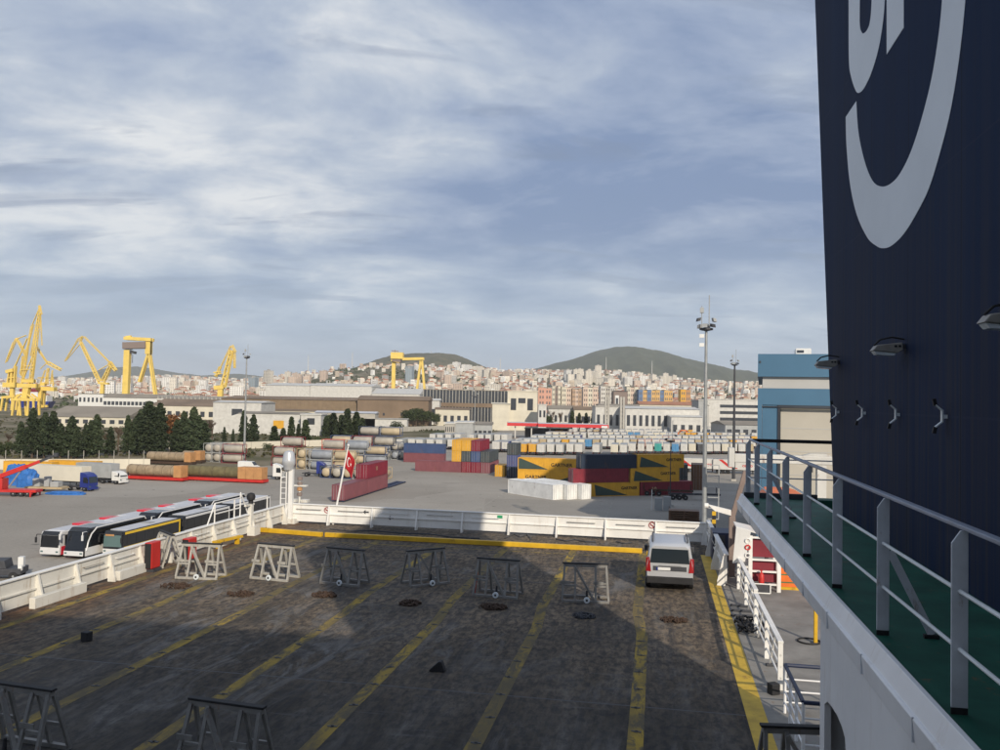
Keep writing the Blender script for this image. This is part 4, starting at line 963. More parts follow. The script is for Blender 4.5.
# ------------------------------------------------------------------ box trailers
def trailer_proto(side, rear, Lg=13.6, H=2.75, W=2.5, roof='cgrey', detail=True):
    def mk():
        r = thing('box_trailer', 'x', 'trailer', (0, 0, 0), 0)
        a, b = W / 2, Lg / 2; z = 1.15
        x = MB(); x.box(-a, -b + .03, z, a, b, z + H - .04); x.cur = 1; x.box(-a + .03, -b + .06, z + H - .039, a - .03, b - .06, z + H); x.build('body', (side, roof), r)
        x = MB()
        for s_ in (-1, 1): x.box(min(s_ * .03, s_ * (a - .1)), -b - .01, z + .1, max(s_ * .03, s_ * (a - .1)), -b + .029, z + H - .12)
        d = x.build('rear_door', rear, r)
        x = MB()
        for xx in (-.9, -.4, .4, .9): x.tube((xx, -b - .03, z + .05), (xx, -b - .03, z + H - .1), .025, n=5)
        x.build('lock_rods', 'cgrey', d)
        x = MB(); x.box(-.55, -b, z - .3, -.4, b - .2, z - .005); x.box(.4, -b, z - .3, .55, b - .2, z - .005); x.box(-a + .1, -b - .02, .5, a - .1, -b + .08, .66)
        for xx in (-.5, .5): x.box(xx - .05, -b + .01, .661, xx + .05, -b + .07, z - .31)
        for xx in (-.8, .8): x.box(xx - .07, b - 3.2, 0, xx + .07, b - 3.06, z - .005)
        x.cur = 1
        for y in (-b + 1.4, -b + 2.7, -b + 4.0):
            for s_ in (-1, 1): wheel(x, (s_ * (a - .2), y, .5), .5, .36)
        x.build('running_gear', ('dark', 'black'), r)
        for s_ in (-1, 1): x = MB(); x.box(s_ * (a - .2) - .14, -b - .03, .75, s_ * (a - .2) + .14, -b + .01, .87); x.build('tail_light', 'lamp', r)
        return r
    return Proto(mk)
TK = {'white': ('cwhite', 'cwhite'), 'pale grey': ('cgrey', 'cwhite'), 'cream': ('cream', 'cream'), 'brown sided': ('cbrown', 'cwhite'), 'blue': ('csky', 'csky'), 'teal': ('cteal', 'cteal'), 'yellow': ('cyellow', 'cyellow'), 'black': ('dark', 'dark'), 'navy': ('truckblue', 'cwhite'), 'red': ('cred', 'cwhite'), 'tan': ('ctan', 'ctan')}
TP = {k: trailer_proto(*v) for k, v in TK.items()}
GTR = 'parked box trailers'
def trailers(u0, u1, v, row, seq, wts, rot=0, gap=3.25):
    q = random.Random(int(v * 10)); a = P(u0, v); b = P(u1, v); n = int((b.x - a.x) / gap); k = 0
    for i in range(n):
        if q.random() < .04: continue
        c = a + (b - a) * (i / n); c.z = .03
        kind = seq[k] if k < len(seq) else q.choices(list(wts), list(wts.values()))[0]; k += 1
        TP[kind].at(c + va * (6.8 + q.uniform(-2.0, 2.0)), SR + R(q.uniform(-1.2, 1.2) + rot), f'{kind} box trailer parked in {row}', GTR)
W1 = {'white': 4.5, 'pale grey': 3.5, 'cream': 3, 'brown sided': 1.5, 'yellow': 1.8, 'blue': .7, 'navy': 1.0, 'red': .9, 'tan': 1.0}
trailers(632, 758, 454.5, 'the front trailer row behind the shaded stack', ['white', 'brown sided', 'brown sided', 'teal', 'pale grey', 'blue', 'white', 'cream', 'black', 'white', 'pale grey', 'cream', 'white', 'white', 'tan', 'cream', 'black', 'yellow', 'pale grey'], W1, gap=3.2)
trailers(522, 632, 455.5, 'the front trailer row behind the yellow lettered pair', ['yellow', 'yellow', 'white', 'white', 'pale grey', 'white', 'white', 'pale grey', 'cream'], W1, gap=3.1)
trailers(518, 760, 449.3, 'the second trailer row', [], W1, gap=3.0)
trailers(534, 760, 444.6, 'the third trailer row', [], W1, gap=3.1)
trailers(548, 760, 440.6, 'the fourth trailer row', [], W1, gap=3.3)
trailers(562, 760, 437.0, 'the fifth trailer row short of the canopy', [], {'white': 6, 'cream': 3, 'yellow': 1.6, 'tan': 1, 'navy': .8, 'pale grey': 3}, gap=3.6)
trailers(575, 760, 433.6, 'the last trailer row below the trees', [], {'white': 5, 'cream': 3, 'yellow': 1.6, 'tan': 1, 'navy': .5}, gap=4.4)
trailers(478, 532, 452.5, 'the short trailer row beside the dark tower', ['white', 'navy', 'white', 'red'], {'white': 4, 'red': 1, 'pale grey': 2}, gap=3.2)
trailers(432, 512, 443.5, 'the white trailer row beside the tank stacks', [], {'white': 6, 'pale grey': 3, 'red': .6}, gap=3.3)
trailers(400, 470, 450, 'the grey trailer row behind the long blue container', [], {'white': 4, 'pale grey': 5}, gap=3.4)
# swoosh trailers lying across
def swoosh(u, v, lab, Lg=13.6):
    if 'sw' not in TP: TP['sw'] = trailer_proto('cwhite', 'cwhite')
    w = P(u, v); r = TP['sw'].at(w + Vector((math.cos(SR), math.sin(SR), 0)) * 6.8 + va * 1.3, SR - math.pi / 2, lab)
    x = MB(); x.prism([(1.251, -5.4, 3.8), (-0.0 + 1.251, -4.4, 3.8), (1.251, -2.2, 2.1), (1.251, -.4, 1.6), (1.251, -.4, 1.4), (1.251, -2.8, 1.75)], (.006, 0, 0)); x.build('red_swoosh', 'red', r)
    add_text('cargo', 1.2, 'red', r, RX, (1.26, .8, 2.0)); return r
swoosh(673, 472, 'white trailer with a red swoosh standing crosswise behind the dark container ends')
swoosh(713, 473.5, 'white trailer with a red swoosh standing crosswise next to the dark light mast')
# ------------------------------------------------------------------ tank containers
def tank_proto(tm, fm, Lg=6.06, H=2.6):
    def mk():
        r = thing('tank_container', 'x', 'tank', (0, 0, 0), 0); a, b = 1.22, Lg / 2
        x = MB(); rr = 1.08; x.lathe([(.15, -b + .12), (.6, -b + .18), (.95, -b + .36), (rr, -b + .62), (rr, b - .62), (.95, b - .36), (.6, b - .18), (.15, b - .12)], (0, 0, H / 2 + .03), 18, 'y'); x.build('tank', tm, r, smooth=True)
        x = MB()
        for s_ in (-1, 1):
            for y in (-b, b - .12):
                x.box(s_ * a - (.12 if s_ > 0 else 0), y, 0, s_ * a + (0 if s_ > 0 else .12), y + .12, H)
            x.box(s_ * a - (.1 if s_ > 0 else 0), -b + .121, 0, s_ * a + (0 if s_ > 0 else .1), b - .121, .13)
            x.box(s_ * a - (.08 if s_ > 0 else 0), -b + .121, H - .1, s_ * a + (0 if s_ > 0 else .08), b - .121, H)
        for y in (-b + .01, b - .11): x.box(-a + .121, y, 0, a - .121, y + .1, .13); x.box(-a + .121, y, H - .1, a - .121, y + .1, H); x.bar((-a + .1, y + .05, .1), (-a + .5, y + .05, .55), .08); x.bar((a - .1, y + .05, .1), (a - .5, y + .05, .55), .08)
        x.build('frame', fm, r)
        x = MB(); x.box(-.3, -.5, H - .16, .3, .5, H - .02); x.build('hatch', 'cgrey', r)
        return r
    return Proto(mk)
TQ = {'grey tank with maroon frame': tank_proto('tank', 'maroon'), 'white tank with red frame': tank_proto('tank', 'cred'), 'cream tank with blue frame': tank_proto('tankc', 'cblue'), 'grey tank with grey frame': tank_proto('tankg', 'cgrey'), 'white tank with navy frame': tank_proto('tank', 'navy'), 'tan tank with tan frame': tank_proto('tankc', 'ctan'), 'white tank with grey frame': tank_proto('tank', 'cgrey')}
GTK = 'stacked tank containers'
def tanks(u, v, orient, kinds, where, lv0=0, gap=None):
    w = P(u, v)
    for i, kd in enumerate(kinds):
        if kd is None: continue
        st_ = 6.3 if orient == 'r' else 2.6
        c = w + Vector((math.cos(TH), -math.sin(TH), 0)) * (st_ * i + (3.03 if orient == 'r' else 1.22)) + va * (1.22 if orient == 'r' else 3.03)
        c.z = .03 + lv0 * 2.62
        TQ[kd].at(c, SR - math.pi / 2 if orient == 'r' else SR, f'{kd} {where}', GTK)
gm, wr, cb, gg, wn_, tt, wg = TQ.keys()
tanks(221, 463, 'r', (gm,), 'at ground level by the galvanised light mast'); tanks(222, 463, 'r', (gm,), 'on the second level by the galvanised light mast', 1)
tanks(203, 462, 'a', (wg, wg), 'end on at ground level beside the light mast tanks'); tanks(203, 462, 'a', (wg, wg), 'end on upstairs beside the light mast tanks', 1)
tanks(271, 466, 'r', (gm,), 'at ground level behind the white tractor unit'); tanks(272, 466, 'r', (gm,), 'on the second level behind the white tractor unit', 1); tanks(280, 466, 'r', (gm,), 'on the third level behind the white tractor unit', 2)
tanks(296, 469, 'a', (tt, wg), 'end on at ground level between the two tractor units'); tanks(296, 469, 'a', (tt, wg), 'end on upstairs between the two tractor units', 1)
tanks(309, 470, 'r', (gg, tt), 'at ground level behind the flag'); tanks(309, 470, 'r', (gg, tt), 'on the second level behind the flag', 1); tanks(321, 470, 'r', (wr, gg), 'on the third level behind the flag', 2)
tanks(322, 463, 'r', (wr, cb, gg), 'at ground level of the rearmost tank stack'); tanks(322, 463, 'r', (wr, gg, cb), 'on the second level of the rearmost tank stack', 1); tanks(330, 463, 'r', (cb, gm, wn_), 'on the third level of the rearmost tank stack', 2); tanks(358, 463, 'r', (wn_, cb), 'on the fourth level of the rearmost tank stack', 3)
tanks(320, 478, 'a', (cb, wn_, cb, wg, tt, tt), 'end on in the front tank row by the flag')
tanks(374, 459, 'a', (gg, wg, gg, wn_, wn_), 'end on beside the long blue container'); tanks(374, 459, 'a', (gg, gg, wn_), 'end on upstairs beside the long blue container', 1)
# long brown tank trailers with orange ends
def brown_tank(u, v, bodym, basem, lab, Lg=13.2, panels=1, base=True, rot=0):
    w = P(u, v); r = thing('tank_trailer', lab, 'tank trailer', w + Vector((math.cos(SR + R(rot)), math.sin(SR + R(rot)), 0)) * Lg / 2 + va * 1.25, SR + R(rot))
    b = Lg / 2; z = .85 if base else .35
    x = MB(); x.lathe([(.9, -b + .05), (1.18, -b + .1), (1.22, -b + .3), (1.22, b - 1.8)], (0, 0, z + 1.25), 16, 'x'); x.build('tank', bodym, r, smooth=True)
    for i in range(panels):
        x = MB(); x.box(b - 2.2 - i * 1.9, -1.24, z + .05, b - .35 - i * 1.9, 1.24, z + 2.55); x.build('end_panel', 'ochre', r)
    x = MB()
    for i in range(6): x.torus((-b + .6 + i * (Lg - 3.6) / 5, 0, z + 1.25), 1.225, .035, (1, 0, 0), 16, 5)
    x.build('band', 'rust', r)
    x = MB(); x.box(-b, -1.2, .25, b, 1.2, z - .02); x.build('bed', basem, r)
    for y in (-1, 1):
        for i in range(3): x = MB(); x.lathe([(.1, -.15), (.38, -.15), (.38, .15), (.1, .15)], (-b + 1 + i * 1.1, y, .38), 12, 'y'); x.build('wheel', 'black', r)
brown_tank(125.5, 479.5, 'tan', 'red', 'tan tank trailer with one orange end on a red bed', 14, 1, rot=-3)
brown_tank(184, 480.5, 'tangreen', 'red', 'mossy brown tank trailer with three orange ends on a red bed', 19, 3, rot=-3)
brown_tank(146, 464, 'tan', 'rust', 'tan tank trailer standing behind the two on red beds', 13.5, 1, rot=-2)
brown_tank(181, 463, 'tan', 'rust', 'short tan tank trailer close to the galvanised light mast', 6, 1)
# ------------------------------------------------------------------ buses
M['buswhite'] = paint('bus white', (.62, .62, .62), .3, .05); M['busred'] = paint('bus red', (.55, .02, .04), .3, .05); M['busblack'] = glass('coach black glass', (.012, .014, .018)); M['busyellow'] = paint('bus yellow', (.70, .46, .03), .35, .06)
M['roofwhite'] = paint('bus roof grey white', (.50, .51, .54), .5, .08)
def bus(kind, s0, t0, lab, Lg=12.0):
    """front faces the ship; local -y is the front"""
    H = {'city': 2.95, 'coach': 3.45, 'yellow': 2.95, 'white': 3.05}[kind]; W = 2.5; a = W / 2; b = Lg / 2
    r = thing('parked_bus', lab, 'bus', S(s0 + a, t0 + b, .03), SR)
    sidem = {'city': 'buswhite', 'coach': 'busblack', 'yellow': 'busblack', 'white': 'busblack'}[kind]
    x = MB(); z0 = .35
    nose = .0 if kind != 'coach' else .55
    prof = [(-b, z0), (b, z0), (b, H - .25), (b - .2, H), (-b + .35 + nose * 1.6, H), (-b + .08 + nose, H - .45), (-b + nose * .3, 1.25), (-b, .9)]
    x.prism([(-a, y, z) for y, z in prof], (W, 0, 0)); x.build('body', sidem, r, bevel=.10)
    x = MB(); x.box(-a + .18, -b + 1.1 + nose * 6, H - .01, a - .18, b - .5, H + .05); x.build('roof', 'roofwhite', r)
    # windscreen follows the nose
    x = MB(); zlo = 1.12; ylo = -b + nose * .2; f_ = [(-a + .1, -b - .012 + nose * .28, 1.2), (a - .1, -b - .012 + nose * .28, 1.2), (a - .14, -b + .06 + nose, H - .43), (-a + .14, -b + .06 + nose, H - .43)]
    x.prism(f_, (0, -.03, .0)); ws = x.build('windscreen', 'busblack' if kind != 'yellow' else 'glass2', r)
    x = MB(); x.prism([(-a + .16, -b + .05 + nose, H - .40), (a - .16, -b + .05 + nose, H - .40), (a - .2, -b + .36 + nose * 1.6, H + .012), (-a + .2, -b + .36 + nose * 1.6, H + .012)], (0, -.03, .012)); x.build('destination_panel', 'busblack', r)
    for s_ in (-1, 1):
        n = 6; lo = 1.35 if kind != 'coach' else 1.6
        for i in range(n):
            y0 = -b + .9 + nose + i * (Lg - 1.5 - nose) / n; y1 = y0 + (Lg - 1.5 - nose) / n - (.09 if kind != 'coach' else .01)
            x = MB(); x.box(min(s_ * a, s_ * (a + .014)), y0, lo, max(s_ * a, s_ * (a + .014)), y1, H - (.42 if kind != 'coach' else .2)); x.build('side_window', 'busblack', r)
    x = MB(); x.box(-a + .02, -b - .02, .42, a - .02, -b + .02, .95)
    x.build('bumper', 'buswhite', r, bevel=.02)
    for s_ in (-1, 1):
        x = MB(); x.box(s_ * (a - .28) - .16, -b - .035, .62, s_ * (a - .28) + .16, -b - .021, .80); x.build('headlight', 'glass2', r)
        x = MB(); x.path([(s_ * (a - .1), -b + .1 + nose, H - .35), (s_ * (a + .12), -b - .35, H - .28), (s_ * (a + .16), -b - .42, H - .6)], .045, 6); x.box(s_ * (a + .16) - .1, -b - .5, H - 1.2, s_ * (a + .16) + .1, -b - .38, H - .6); x.build('mirror', 'black' if kind != 'coach' else 'buswhite', r)
        for y in (-b + 2.6, b - 3.2): 
            x = MB(); wheel(x, (s_ * (a - .14), y, .48), .48, .3); x.build('wheel', 'black', r)
    if kind in ('city', 'coach'):
        for s_ in (-1, 1): x = MB(); x.box(min(s_ * (a + .005), s_ * (a + .03)), -b + .3, .36, max(s_ * (a + .005), s_ * (a + .03)), b - .2, 1.3); x.build('side_skirt', 'busred' if kind == 'city' else 'buswhite', r)
    if kind == 'city':
        for y in (-1.2, b - 2.2): x = MB(); x.box(-.85, y, H + .051, .85, y + 1.9, H + .28); x.build('roof_unit', 'busred', r, bevel=.05)
    else:
        x = MB(); x.box(-.6, .2, H + .051, .6, 1.4, H + .14); x.build('roof_hatch', 'cgrey' if kind != 'coach' else 'roofwhite', r)
    if kind == 'coach':
        for s_ in (-1, 1):
            x = MB(); x.path([(s_ * (a + .03), -b + .5, 1.0), (s_ * (a + .03), -b + .75, 1.9), (s_ * (a + .03), -b + 1.3, 2.75), (s_ * (a + .03), -b + 2.2, H - .08), (s_ * (a + .03), b - .6, H - .02), (s_ * (a + .03), b - .25, H - .35)], .085, 6); x.build('white_arc', 'buswhite', r)
    if kind in ('yellow', 'white'):
        for s_ in (-1, 1):
            mt_ = 'busyellow' if kind == 'yellow' else 'buswhite'
            x = MB(); x.box(min(s_ * (a + .004), s_ * (a + .03)), -b + .5, H - .38, max(s_ * (a + .004), s_ * (a + .03)), b - .02, H - .1); x.box(min(s_ * (a + .004), s_ * (a + .03)), b - .25, .5, max(s_ * (a + .004), s_ * (a + .03)), b - .02, H - .381); x.box(min(s_ * (a + .004), s_ * (a + .03)), -b + .3, .4, max(s_ * (a + .004), s_ * (a + .03)), b - .26, 1.2); x.build('side_stripe', mt_, r)
    if kind == 'yellow':
        x = MB(); x.box(-.9, -b - .04, 2.42, .2, -b - .02, 2.62); x.build('sign_lamp', 'ochre', r)
    return r
bus('city', -68.9, 86.2, 'white and red city bus showing its whole front, leading the outer column')
bus('city', -68.9, 99.0, 'white roofed city bus with red roof units, in the middle of the outer column')
bus('city', -68.9, 111.8, 'white roofed city bus with red roof units, last of the outer column')
bus('coach', -65.7, 86.0, 'black nosed coach with a white side arc, beside the city bus front')
bus('coach', -65.7, 99.2, 'black nosed coach with a white side arc, behind another coach')
bus('coach', -65.7, 112.3, 'black coach at the back of the coach column')
bus('yellow', -62.5, 88.4, 'yellow and white bus with dark windows, closest to the bulwark')
bus('white', -62.5, 101.2, 'plain white coach with dark windows behind the yellow bus')
bus('white', -62.5, 114.2, 'plain white coach with dark side at the far end of the inner column')
# ------------------------------------------------------------------ trucks
def tractor(r, cab, y0=0.0, chas='dark', low=False):
    """cab front at local +y"""
    x = MB(); H = 3.6 if not low else 2.7
    x.prism([(-1.2, y, z) for y, z in ((y0 - .9, .75), (y0 + 1.15, .75), (y0 + 1.2, 1.5), (y0 + 1.0, H - .75), (y0 + .75, H - .55), (y0 + .2, H - .2), (y0 - .9, H))], (2.4, 0, 0)); x.build('cab', cab, r, bevel=.08)
    x = MB(); x.prism([(-1.02, y0 + 1.21, 1.62), (1.02, y0 + 1.21, 1.62), (.98, y0 + 1.04, H - .85), (-.98, y0 + 1.04, H - .85)], (0, .025, 0)); x.build('windscreen', 'glass', r)
    for s_ in (-1, 1):
        x = MB(); x.prism([(s_ * 1.201, y0 - .1, 1.65), (s_ * 1.201, y0 + .95, 1.6), (s_ * 1.201, y0 + .8, H - .9), (s_ * 1.201, y0 - .1, H - .9)], (s_ * .014, 0, 0)); x.build('side_window', 'glass', r)
        x = MB(); x.box(s_ * 1.38 - .1, y0 + .95, 1.7, s_ * 1.38 + .1, y0 + 1.1, 2.4); x.build('mirror', 'black', r)
        x = MB(); x.box(s_ * .9 - .2, y0 + 1.19, .85, s_ * .9 + .2, y0 + 1.24, 1.05); x.build('headlight', 'glass2', r)
    x = MB(); x.box(-1.2, y0 + .9, .35, 1.2, y0 + 1.3, .8); x.build('bumper', cab, r, bevel=.04)
    x = MB(); x.box(-.5, y0 - 4.4, .6, -.3, y0 + .8, .85); x.box(.3, y0 - 4.4, .6, .5, y0 + .8, .85); x.box(-.299, y0 - 3.8, .62, .299, y0 - 2.6, .95); x.build('chassis', chas, r)
    add_wheels(r, [(s_ * 1.0, y, .5) for s_ in (-1, 1) for y in (y0 + .1, y0 - 3.2)])
def truck_at(name, lab, cat, u, v, heading):
    return thing(name, lab, cat, P(u, v), R(heading))
# blue tractor with the cream trailer (facing the camera to starboard)
hd = math.degrees(-(math.pi / 2)) - 17
r = truck_at('tractor_unit', 'blue tractor unit coupled to the long cream trailer', 'truck', 88, 491, hd); tractor(r, 'truckblue', 0)
p = P(84, 489.5); yaw = R(hd); fy = Vector((-math.sin(yaw), math.cos(yaw), 0))
TP['big cream'] = trailer_proto('cream', 'cgrey', 13.6, 2.9, 2.5, 'cream')
TP['big cream'].at(p - fy * 8.4 + Vector((0, 3.5, .03)), yaw, 'long cream box trailer coupled to the blue tractor unit')
r = truck_at('tractor_unit', 'white low cab yard tractor pulling the grey and red box', 'truck', 119, 484, hd); tractor(r, 'white', 0, low=True)
p = P(116, 484)
TP['grey red'] = trailer_proto('cgrey', 'cred', 9.0, 2.9, 2.5, 'cgrey')
TP['grey red'].at(p - fy * 5.2 + Vector((0, .8, .03)), yaw, 'grey box trailer with a red end behind the white yard tractor')
x = MB(); x.box(1.252, -4.4, 1.2, 1.27, -1.2, 4.0); 
r = truck_at('tractor_unit', 'white tractor unit without trailer, beside the mossy tank', 'truck', 278, 479.5, -92); tractor(r, 'white', 0)
r = truck_at('tractor_unit', 'dark blue tractor unit without trailer, close to the tank stacks', 'truck', 321, 476.5, -90); tractor(r, 'truckblue', 0)
r = thing('delivery_van', 'small white van standing behind the white tractor unit', 'van', P(249, 470), R(-100))
x = MB(); x.prism([(-.95, y, z) for y, z in ((-2.6, .35), (2.4, .35), (2.5, 1.0), (1.7, 1.25), (1.0, 2.15), (-2.5, 2.2), (-2.6, 2.0))], (1.9, 0, 0)); x.build('body', 'white', r, bevel=.06)
x = MB(); x.prism([(-.85, 1.72, 1.3), (.85, 1.72, 1.3), (.8, 1.1, 2.08), (-.8, 1.1, 2.08)], (0, .03, .02)); x.build('windscreen', 'glass', r)
x = MB(); x.box(-.7, -2.63, 1.2, .7, -2.605, 1.9); x.build('rear_window', 'glass', r); add_wheels(r, [(s_ * .85, y, .34) for s_ in (-1, 1) for y in (-1.7, 1.6)], .34, .22)
# red mobile crane with its boom over the bed
r = thing('mobile_crane', 'red crane truck with a raised boom and blue tarpaulin loads', 'crane truck', P(13, 496), R(-88 + 0))
x = MB(); x.box(-1.25, -5.5, .8, 1.25, 4.6, 1.25); x.build('chassis', 'red', r)
x = MB(); x.prism([(-1.25, y, z) for y, z in ((-7.8, .6), (-5.6, .6), (-5.6, 3.0), (-7.2, 3.0), (-7.7, 2.0))], (2.5, 0, 0)); x.build('cab', 'white', r, bevel=.08)
x = MB(); x.box(-1.0, -7.72, 1.9, 1.0, -7.60, 2.7); x.build('windscreen', 'glass', r)
x = MB(); x.box(-1.1, -3.6, 1.25, 1.1, -1.4, 3.2); x.build('turret', 'red', r, bevel=.1)
x = MB(); x.bar((0, -3.6, 3.0), (0, 2.2, 5.3), .8, .75); x.bar((0, 2.0, 5.2), (0, 4.6, 6.3), .55, .5); bm_ = x.build('boom', 'red', r)
x = MB(); x.bar((0, 4.5, 6.25), (0, 7.4, 7.5), .4, .4); x.box(-.35, 7.0, 7.2, .35, 7.7, 7.8); x.build('boom_tip', 'dark', bm_)
x = MB(); x.tube((0, -.8, 1.6), (0, 1.4, 4.8), .16, n=8); x.build('ram', 'steel', r)
for y in (-4.4, 3.9):
    for s_ in (-1, 1): x = MB(); x.box(s_ * 1.5 - .25, y - .15, .5, s_ * 1.5 + .25, y + .15, .9); x.box(s_ * 1.7 - .1, y - .1, .05, s_ * 1.7 + .1, y + .1, .5); x.build('outrigger', 'red', r)
add_wheels(r, [(s_ * 1.05, y, .55) for s_ in (-1, 1) for y in (-6.6, -4.9, .6, 1.9, 3.1)], .55, .35)
def tarp(u, v, sx_, sy_, sz_, lab, seed):
    q = random.Random(seed); x = MB(); n = 14; m_ = 7; vs_ = []
    for j in range(m_ + 1):
        for i in range(n):
            a = 2 * math.pi * i / n; e = j / m_ * math.pi / 2; k = 1 + q.uniform(-.1, .1)
            vs_.append((math.copysign(abs(math.cos(a)) ** .6, math.cos(a)) * math.cos(e) ** .5 * sx_ * k, math.copysign(abs(math.sin(a)) ** .6, math.sin(a)) * math.cos(e) ** .5 * sy_ * k, math.sin(e) * sz_ * k))
    x.add(vs_, [(j * n + i, j * n + (i + 1) % n, (j + 1) * n + (i + 1) % n, (j + 1) * n + i) for j in range(m_) for i in range(n)])
    w = P(u, v); w.z = max(w.z, .03); return tag(x.build('tarpaulin', 'blue', loc=w, rotz=R(q.uniform(-10, 10))), lab, 'tarpaulin')
tarp(17, 485, 2.6, 1.6, 4.0, 'blue tarpaulin mound behind the crane boom', 1); tarp(28, 487, 2.0, 1.4, 3.4, 'blue tarpaulin bundle between the crane boom and the cream trailer', 2)
tarp(66, 494.5, 3.6, 1.2, .55, 'flat blue tarpaulin spread on the asphalt by the blue tractor', 3)
r = thing('flatbed_load', 'low grey flatbed stacked with machine parts in front of the cream trailer', 'flatbed', P(46, 491.5), R(-94))
x = MB(); x.box(-1.2, -3.5, .6, 1.2, 3.8, .95); x.build('bed', 'ctan', r)
for (yy, zz_, ww, hh) in ((-1.6, .95, .7, 1.5), (.3, .95, .5, 1.9), (2.0, .95, .8, 1.0)): x = MB(); x.box(-ww, yy - ww, zz_, ww, yy + ww, zz_ + hh); x.build('machine_part', 'cgrey', r, bevel=.08)
add_wheels(r, [(s_ * 1.0, y, .4) for s_ in (-1, 1) for y in (-2.4, -1.2)], .4, .3)
# dark vehicle at the picture edge
r = thing('yard_tractor', 'dark low yard vehicle with white lamps at the outer edge of the asphalt', 'yard vehicle', P(3, 579), R(-80))
x = MB(); x.box(-1.1, -1.8, .6, 1.1, 2.0, 1.2); x.prism([(-1.0, y, z) for y, z in ((-1.2, 1.2), (.6, 1.2), (.4, 2.0), (-1.1, 2.0))], (2.0, 0, 0)); x.build('body', 'dark', r, bevel=.05)
x = MB(); x.box(-.4, 1.4, 1.2, .2, 1.9, 2.2); x.box(.7, 1.7, 1.0, 1.0, 2.05, 1.5); x.build('lamp_bracket', 'white', r); add_wheels(r, [(s_ * 1.0, y, .45) for s_ in (-1, 1) for y in (-1.2, 1.3)], .45, .3)
# container row, yellow, behind the trucks; wall and fence
for i, (u, v, lab) in enumerate(((3, 473, 'long yellow container behind the crane truck, half covered'), (48, 472, 'long yellow container behind the cream trailer roof'))): cont('cyellow', (u, v), 'r', 0, lab, rot=2)
def fence(pts, h, lab, wallm, post_gap, name='boundary_wall', cat='wall', wall_h=None, up=None):
    a = P(*pts[0]); b = P(*pts[1]); d = b - a; r = thing(name, lab, cat, (a.x, a.y, 0), math.atan2(d.y, d.x)); Lg = math.hypot(d.x, d.y); wh = wall_h or h
    x = MB(); x.box(0, 0, 0, Lg, .2, wh); x.build('panel', wallm, r)
    n = int(Lg / post_gap); x = MB()
    for i in range(min(n, 60) + 1): y = MB(); y.box(i * post_gap - .06, -.12, 0, i * post_gap + .06, -.002, h); y.build('post', 'conc', r)
    return r
fence(((-60, 470), (150, 469)), 4.6, 'cream boundary wall with tall thin posts behind the trucks', 'cream', 3.4, wall_h=2.5)
fence(((150, 452), (330, 446)), 2.4, 'low cream boundary wall behind the tank containers', 'cream', 6)
fence(((340, 434), (446, 430)), 2.6, 'pale retaining wall along the green slope beside the grey hall', 'conc', 9)
# ------------------------------------------------------------------ light masts
def mast(u, v, top_v, lab, matn='steel', rad=.34, cage=False, heads=3):
    b = P(u, v); D = b.y; z = HC + (hz(u) - top_v) / 850 * D
    r = thing('light_mast', lab, 'light mast', (b.x, b.y, 0), R(-10))
    x = MB(); x.tube((0, 0, 0), (0, 0, z), rad, rad * .45, 14); x.build('pole', matn, r, smooth=True)
    x = MB(); x.box(-.6, -.6, 0, .6, .6, .5); x.build('footing', 'conc', r)
    x = MB(); x.lathe([(rad * .5, z - .45), (.75, z - .32), (.75, z - .15), (rad * .5, z)], (0, 0, 0), 12); x.build('head_ring', 'dark', r)
    for i in range(heads * 2):
        a = 2 * math.pi * i / (heads * 2) + .3; c = Vector((math.cos(a) * .95, math.sin(a) * .95, z - .1 + (.7 if i % 3 == 0 else 0))); x = MB()
        x.prism([(-.26, -.18, 0), (.26, -.18, 0), (.26, .18, .08), (-.26, .18, .08)], (0, .08, .38)); o = x.build('lamp', 'dark' if i % 2 else 'cgrey', r); o.location = c; o.rotation_euler.z = a + math.pi / 2
    x = MB(); x.tube((.3, 0, z), (.3, 0, z + 3.6), .06, n=6); x.tube((-.5, 0, z), (-.5, 0, z + 2.4), .05, n=6); x.box(-.7, -.2, z + 1.6, -.3, .2, z + 2.2); x.build('antenna', 'cgrey', r)
    if cage:
        for zz_ in (1.2, 2.2): x = MB(); x.box(-.75, -.15, z - zz_, -.22, .15, z - zz_ + .4); x.build('camera_box', 'white', r)
        x = MB()
        for k in range(6): x.box(.36, -.06, 6 + k * 1.2, 1.6, .06, 6.1 + k * 1.2)
        x.box(1.5, -.05, 6, 1.6, .05, 12.1); x.build('ladder', 'cgrey', r)
    return r
mast(703.5, 573, 327, 'tall galvanised light mast close behind the stern bulwark', 'steel', .31, True)
mast(733.5, 481, 364, 'dark light mast farther off, between the galvanised mast and the blue hall', 'dark', .42)
mast(244, 462, 357, 'galvanised light mast standing among the tank containers', 'steel', .36)
mast(670, 507, 440, 'thin dark pole in front of the shaded containers', 'dark', .12, heads=1)
mast(474, 452, 396, 'thin lamp pole behind the middle container stack', 'steel', .2, heads=1)
mast(708, 436, 405, 'thin street lamp pole behind the last trailer row', 'steel', .2, heads=1)
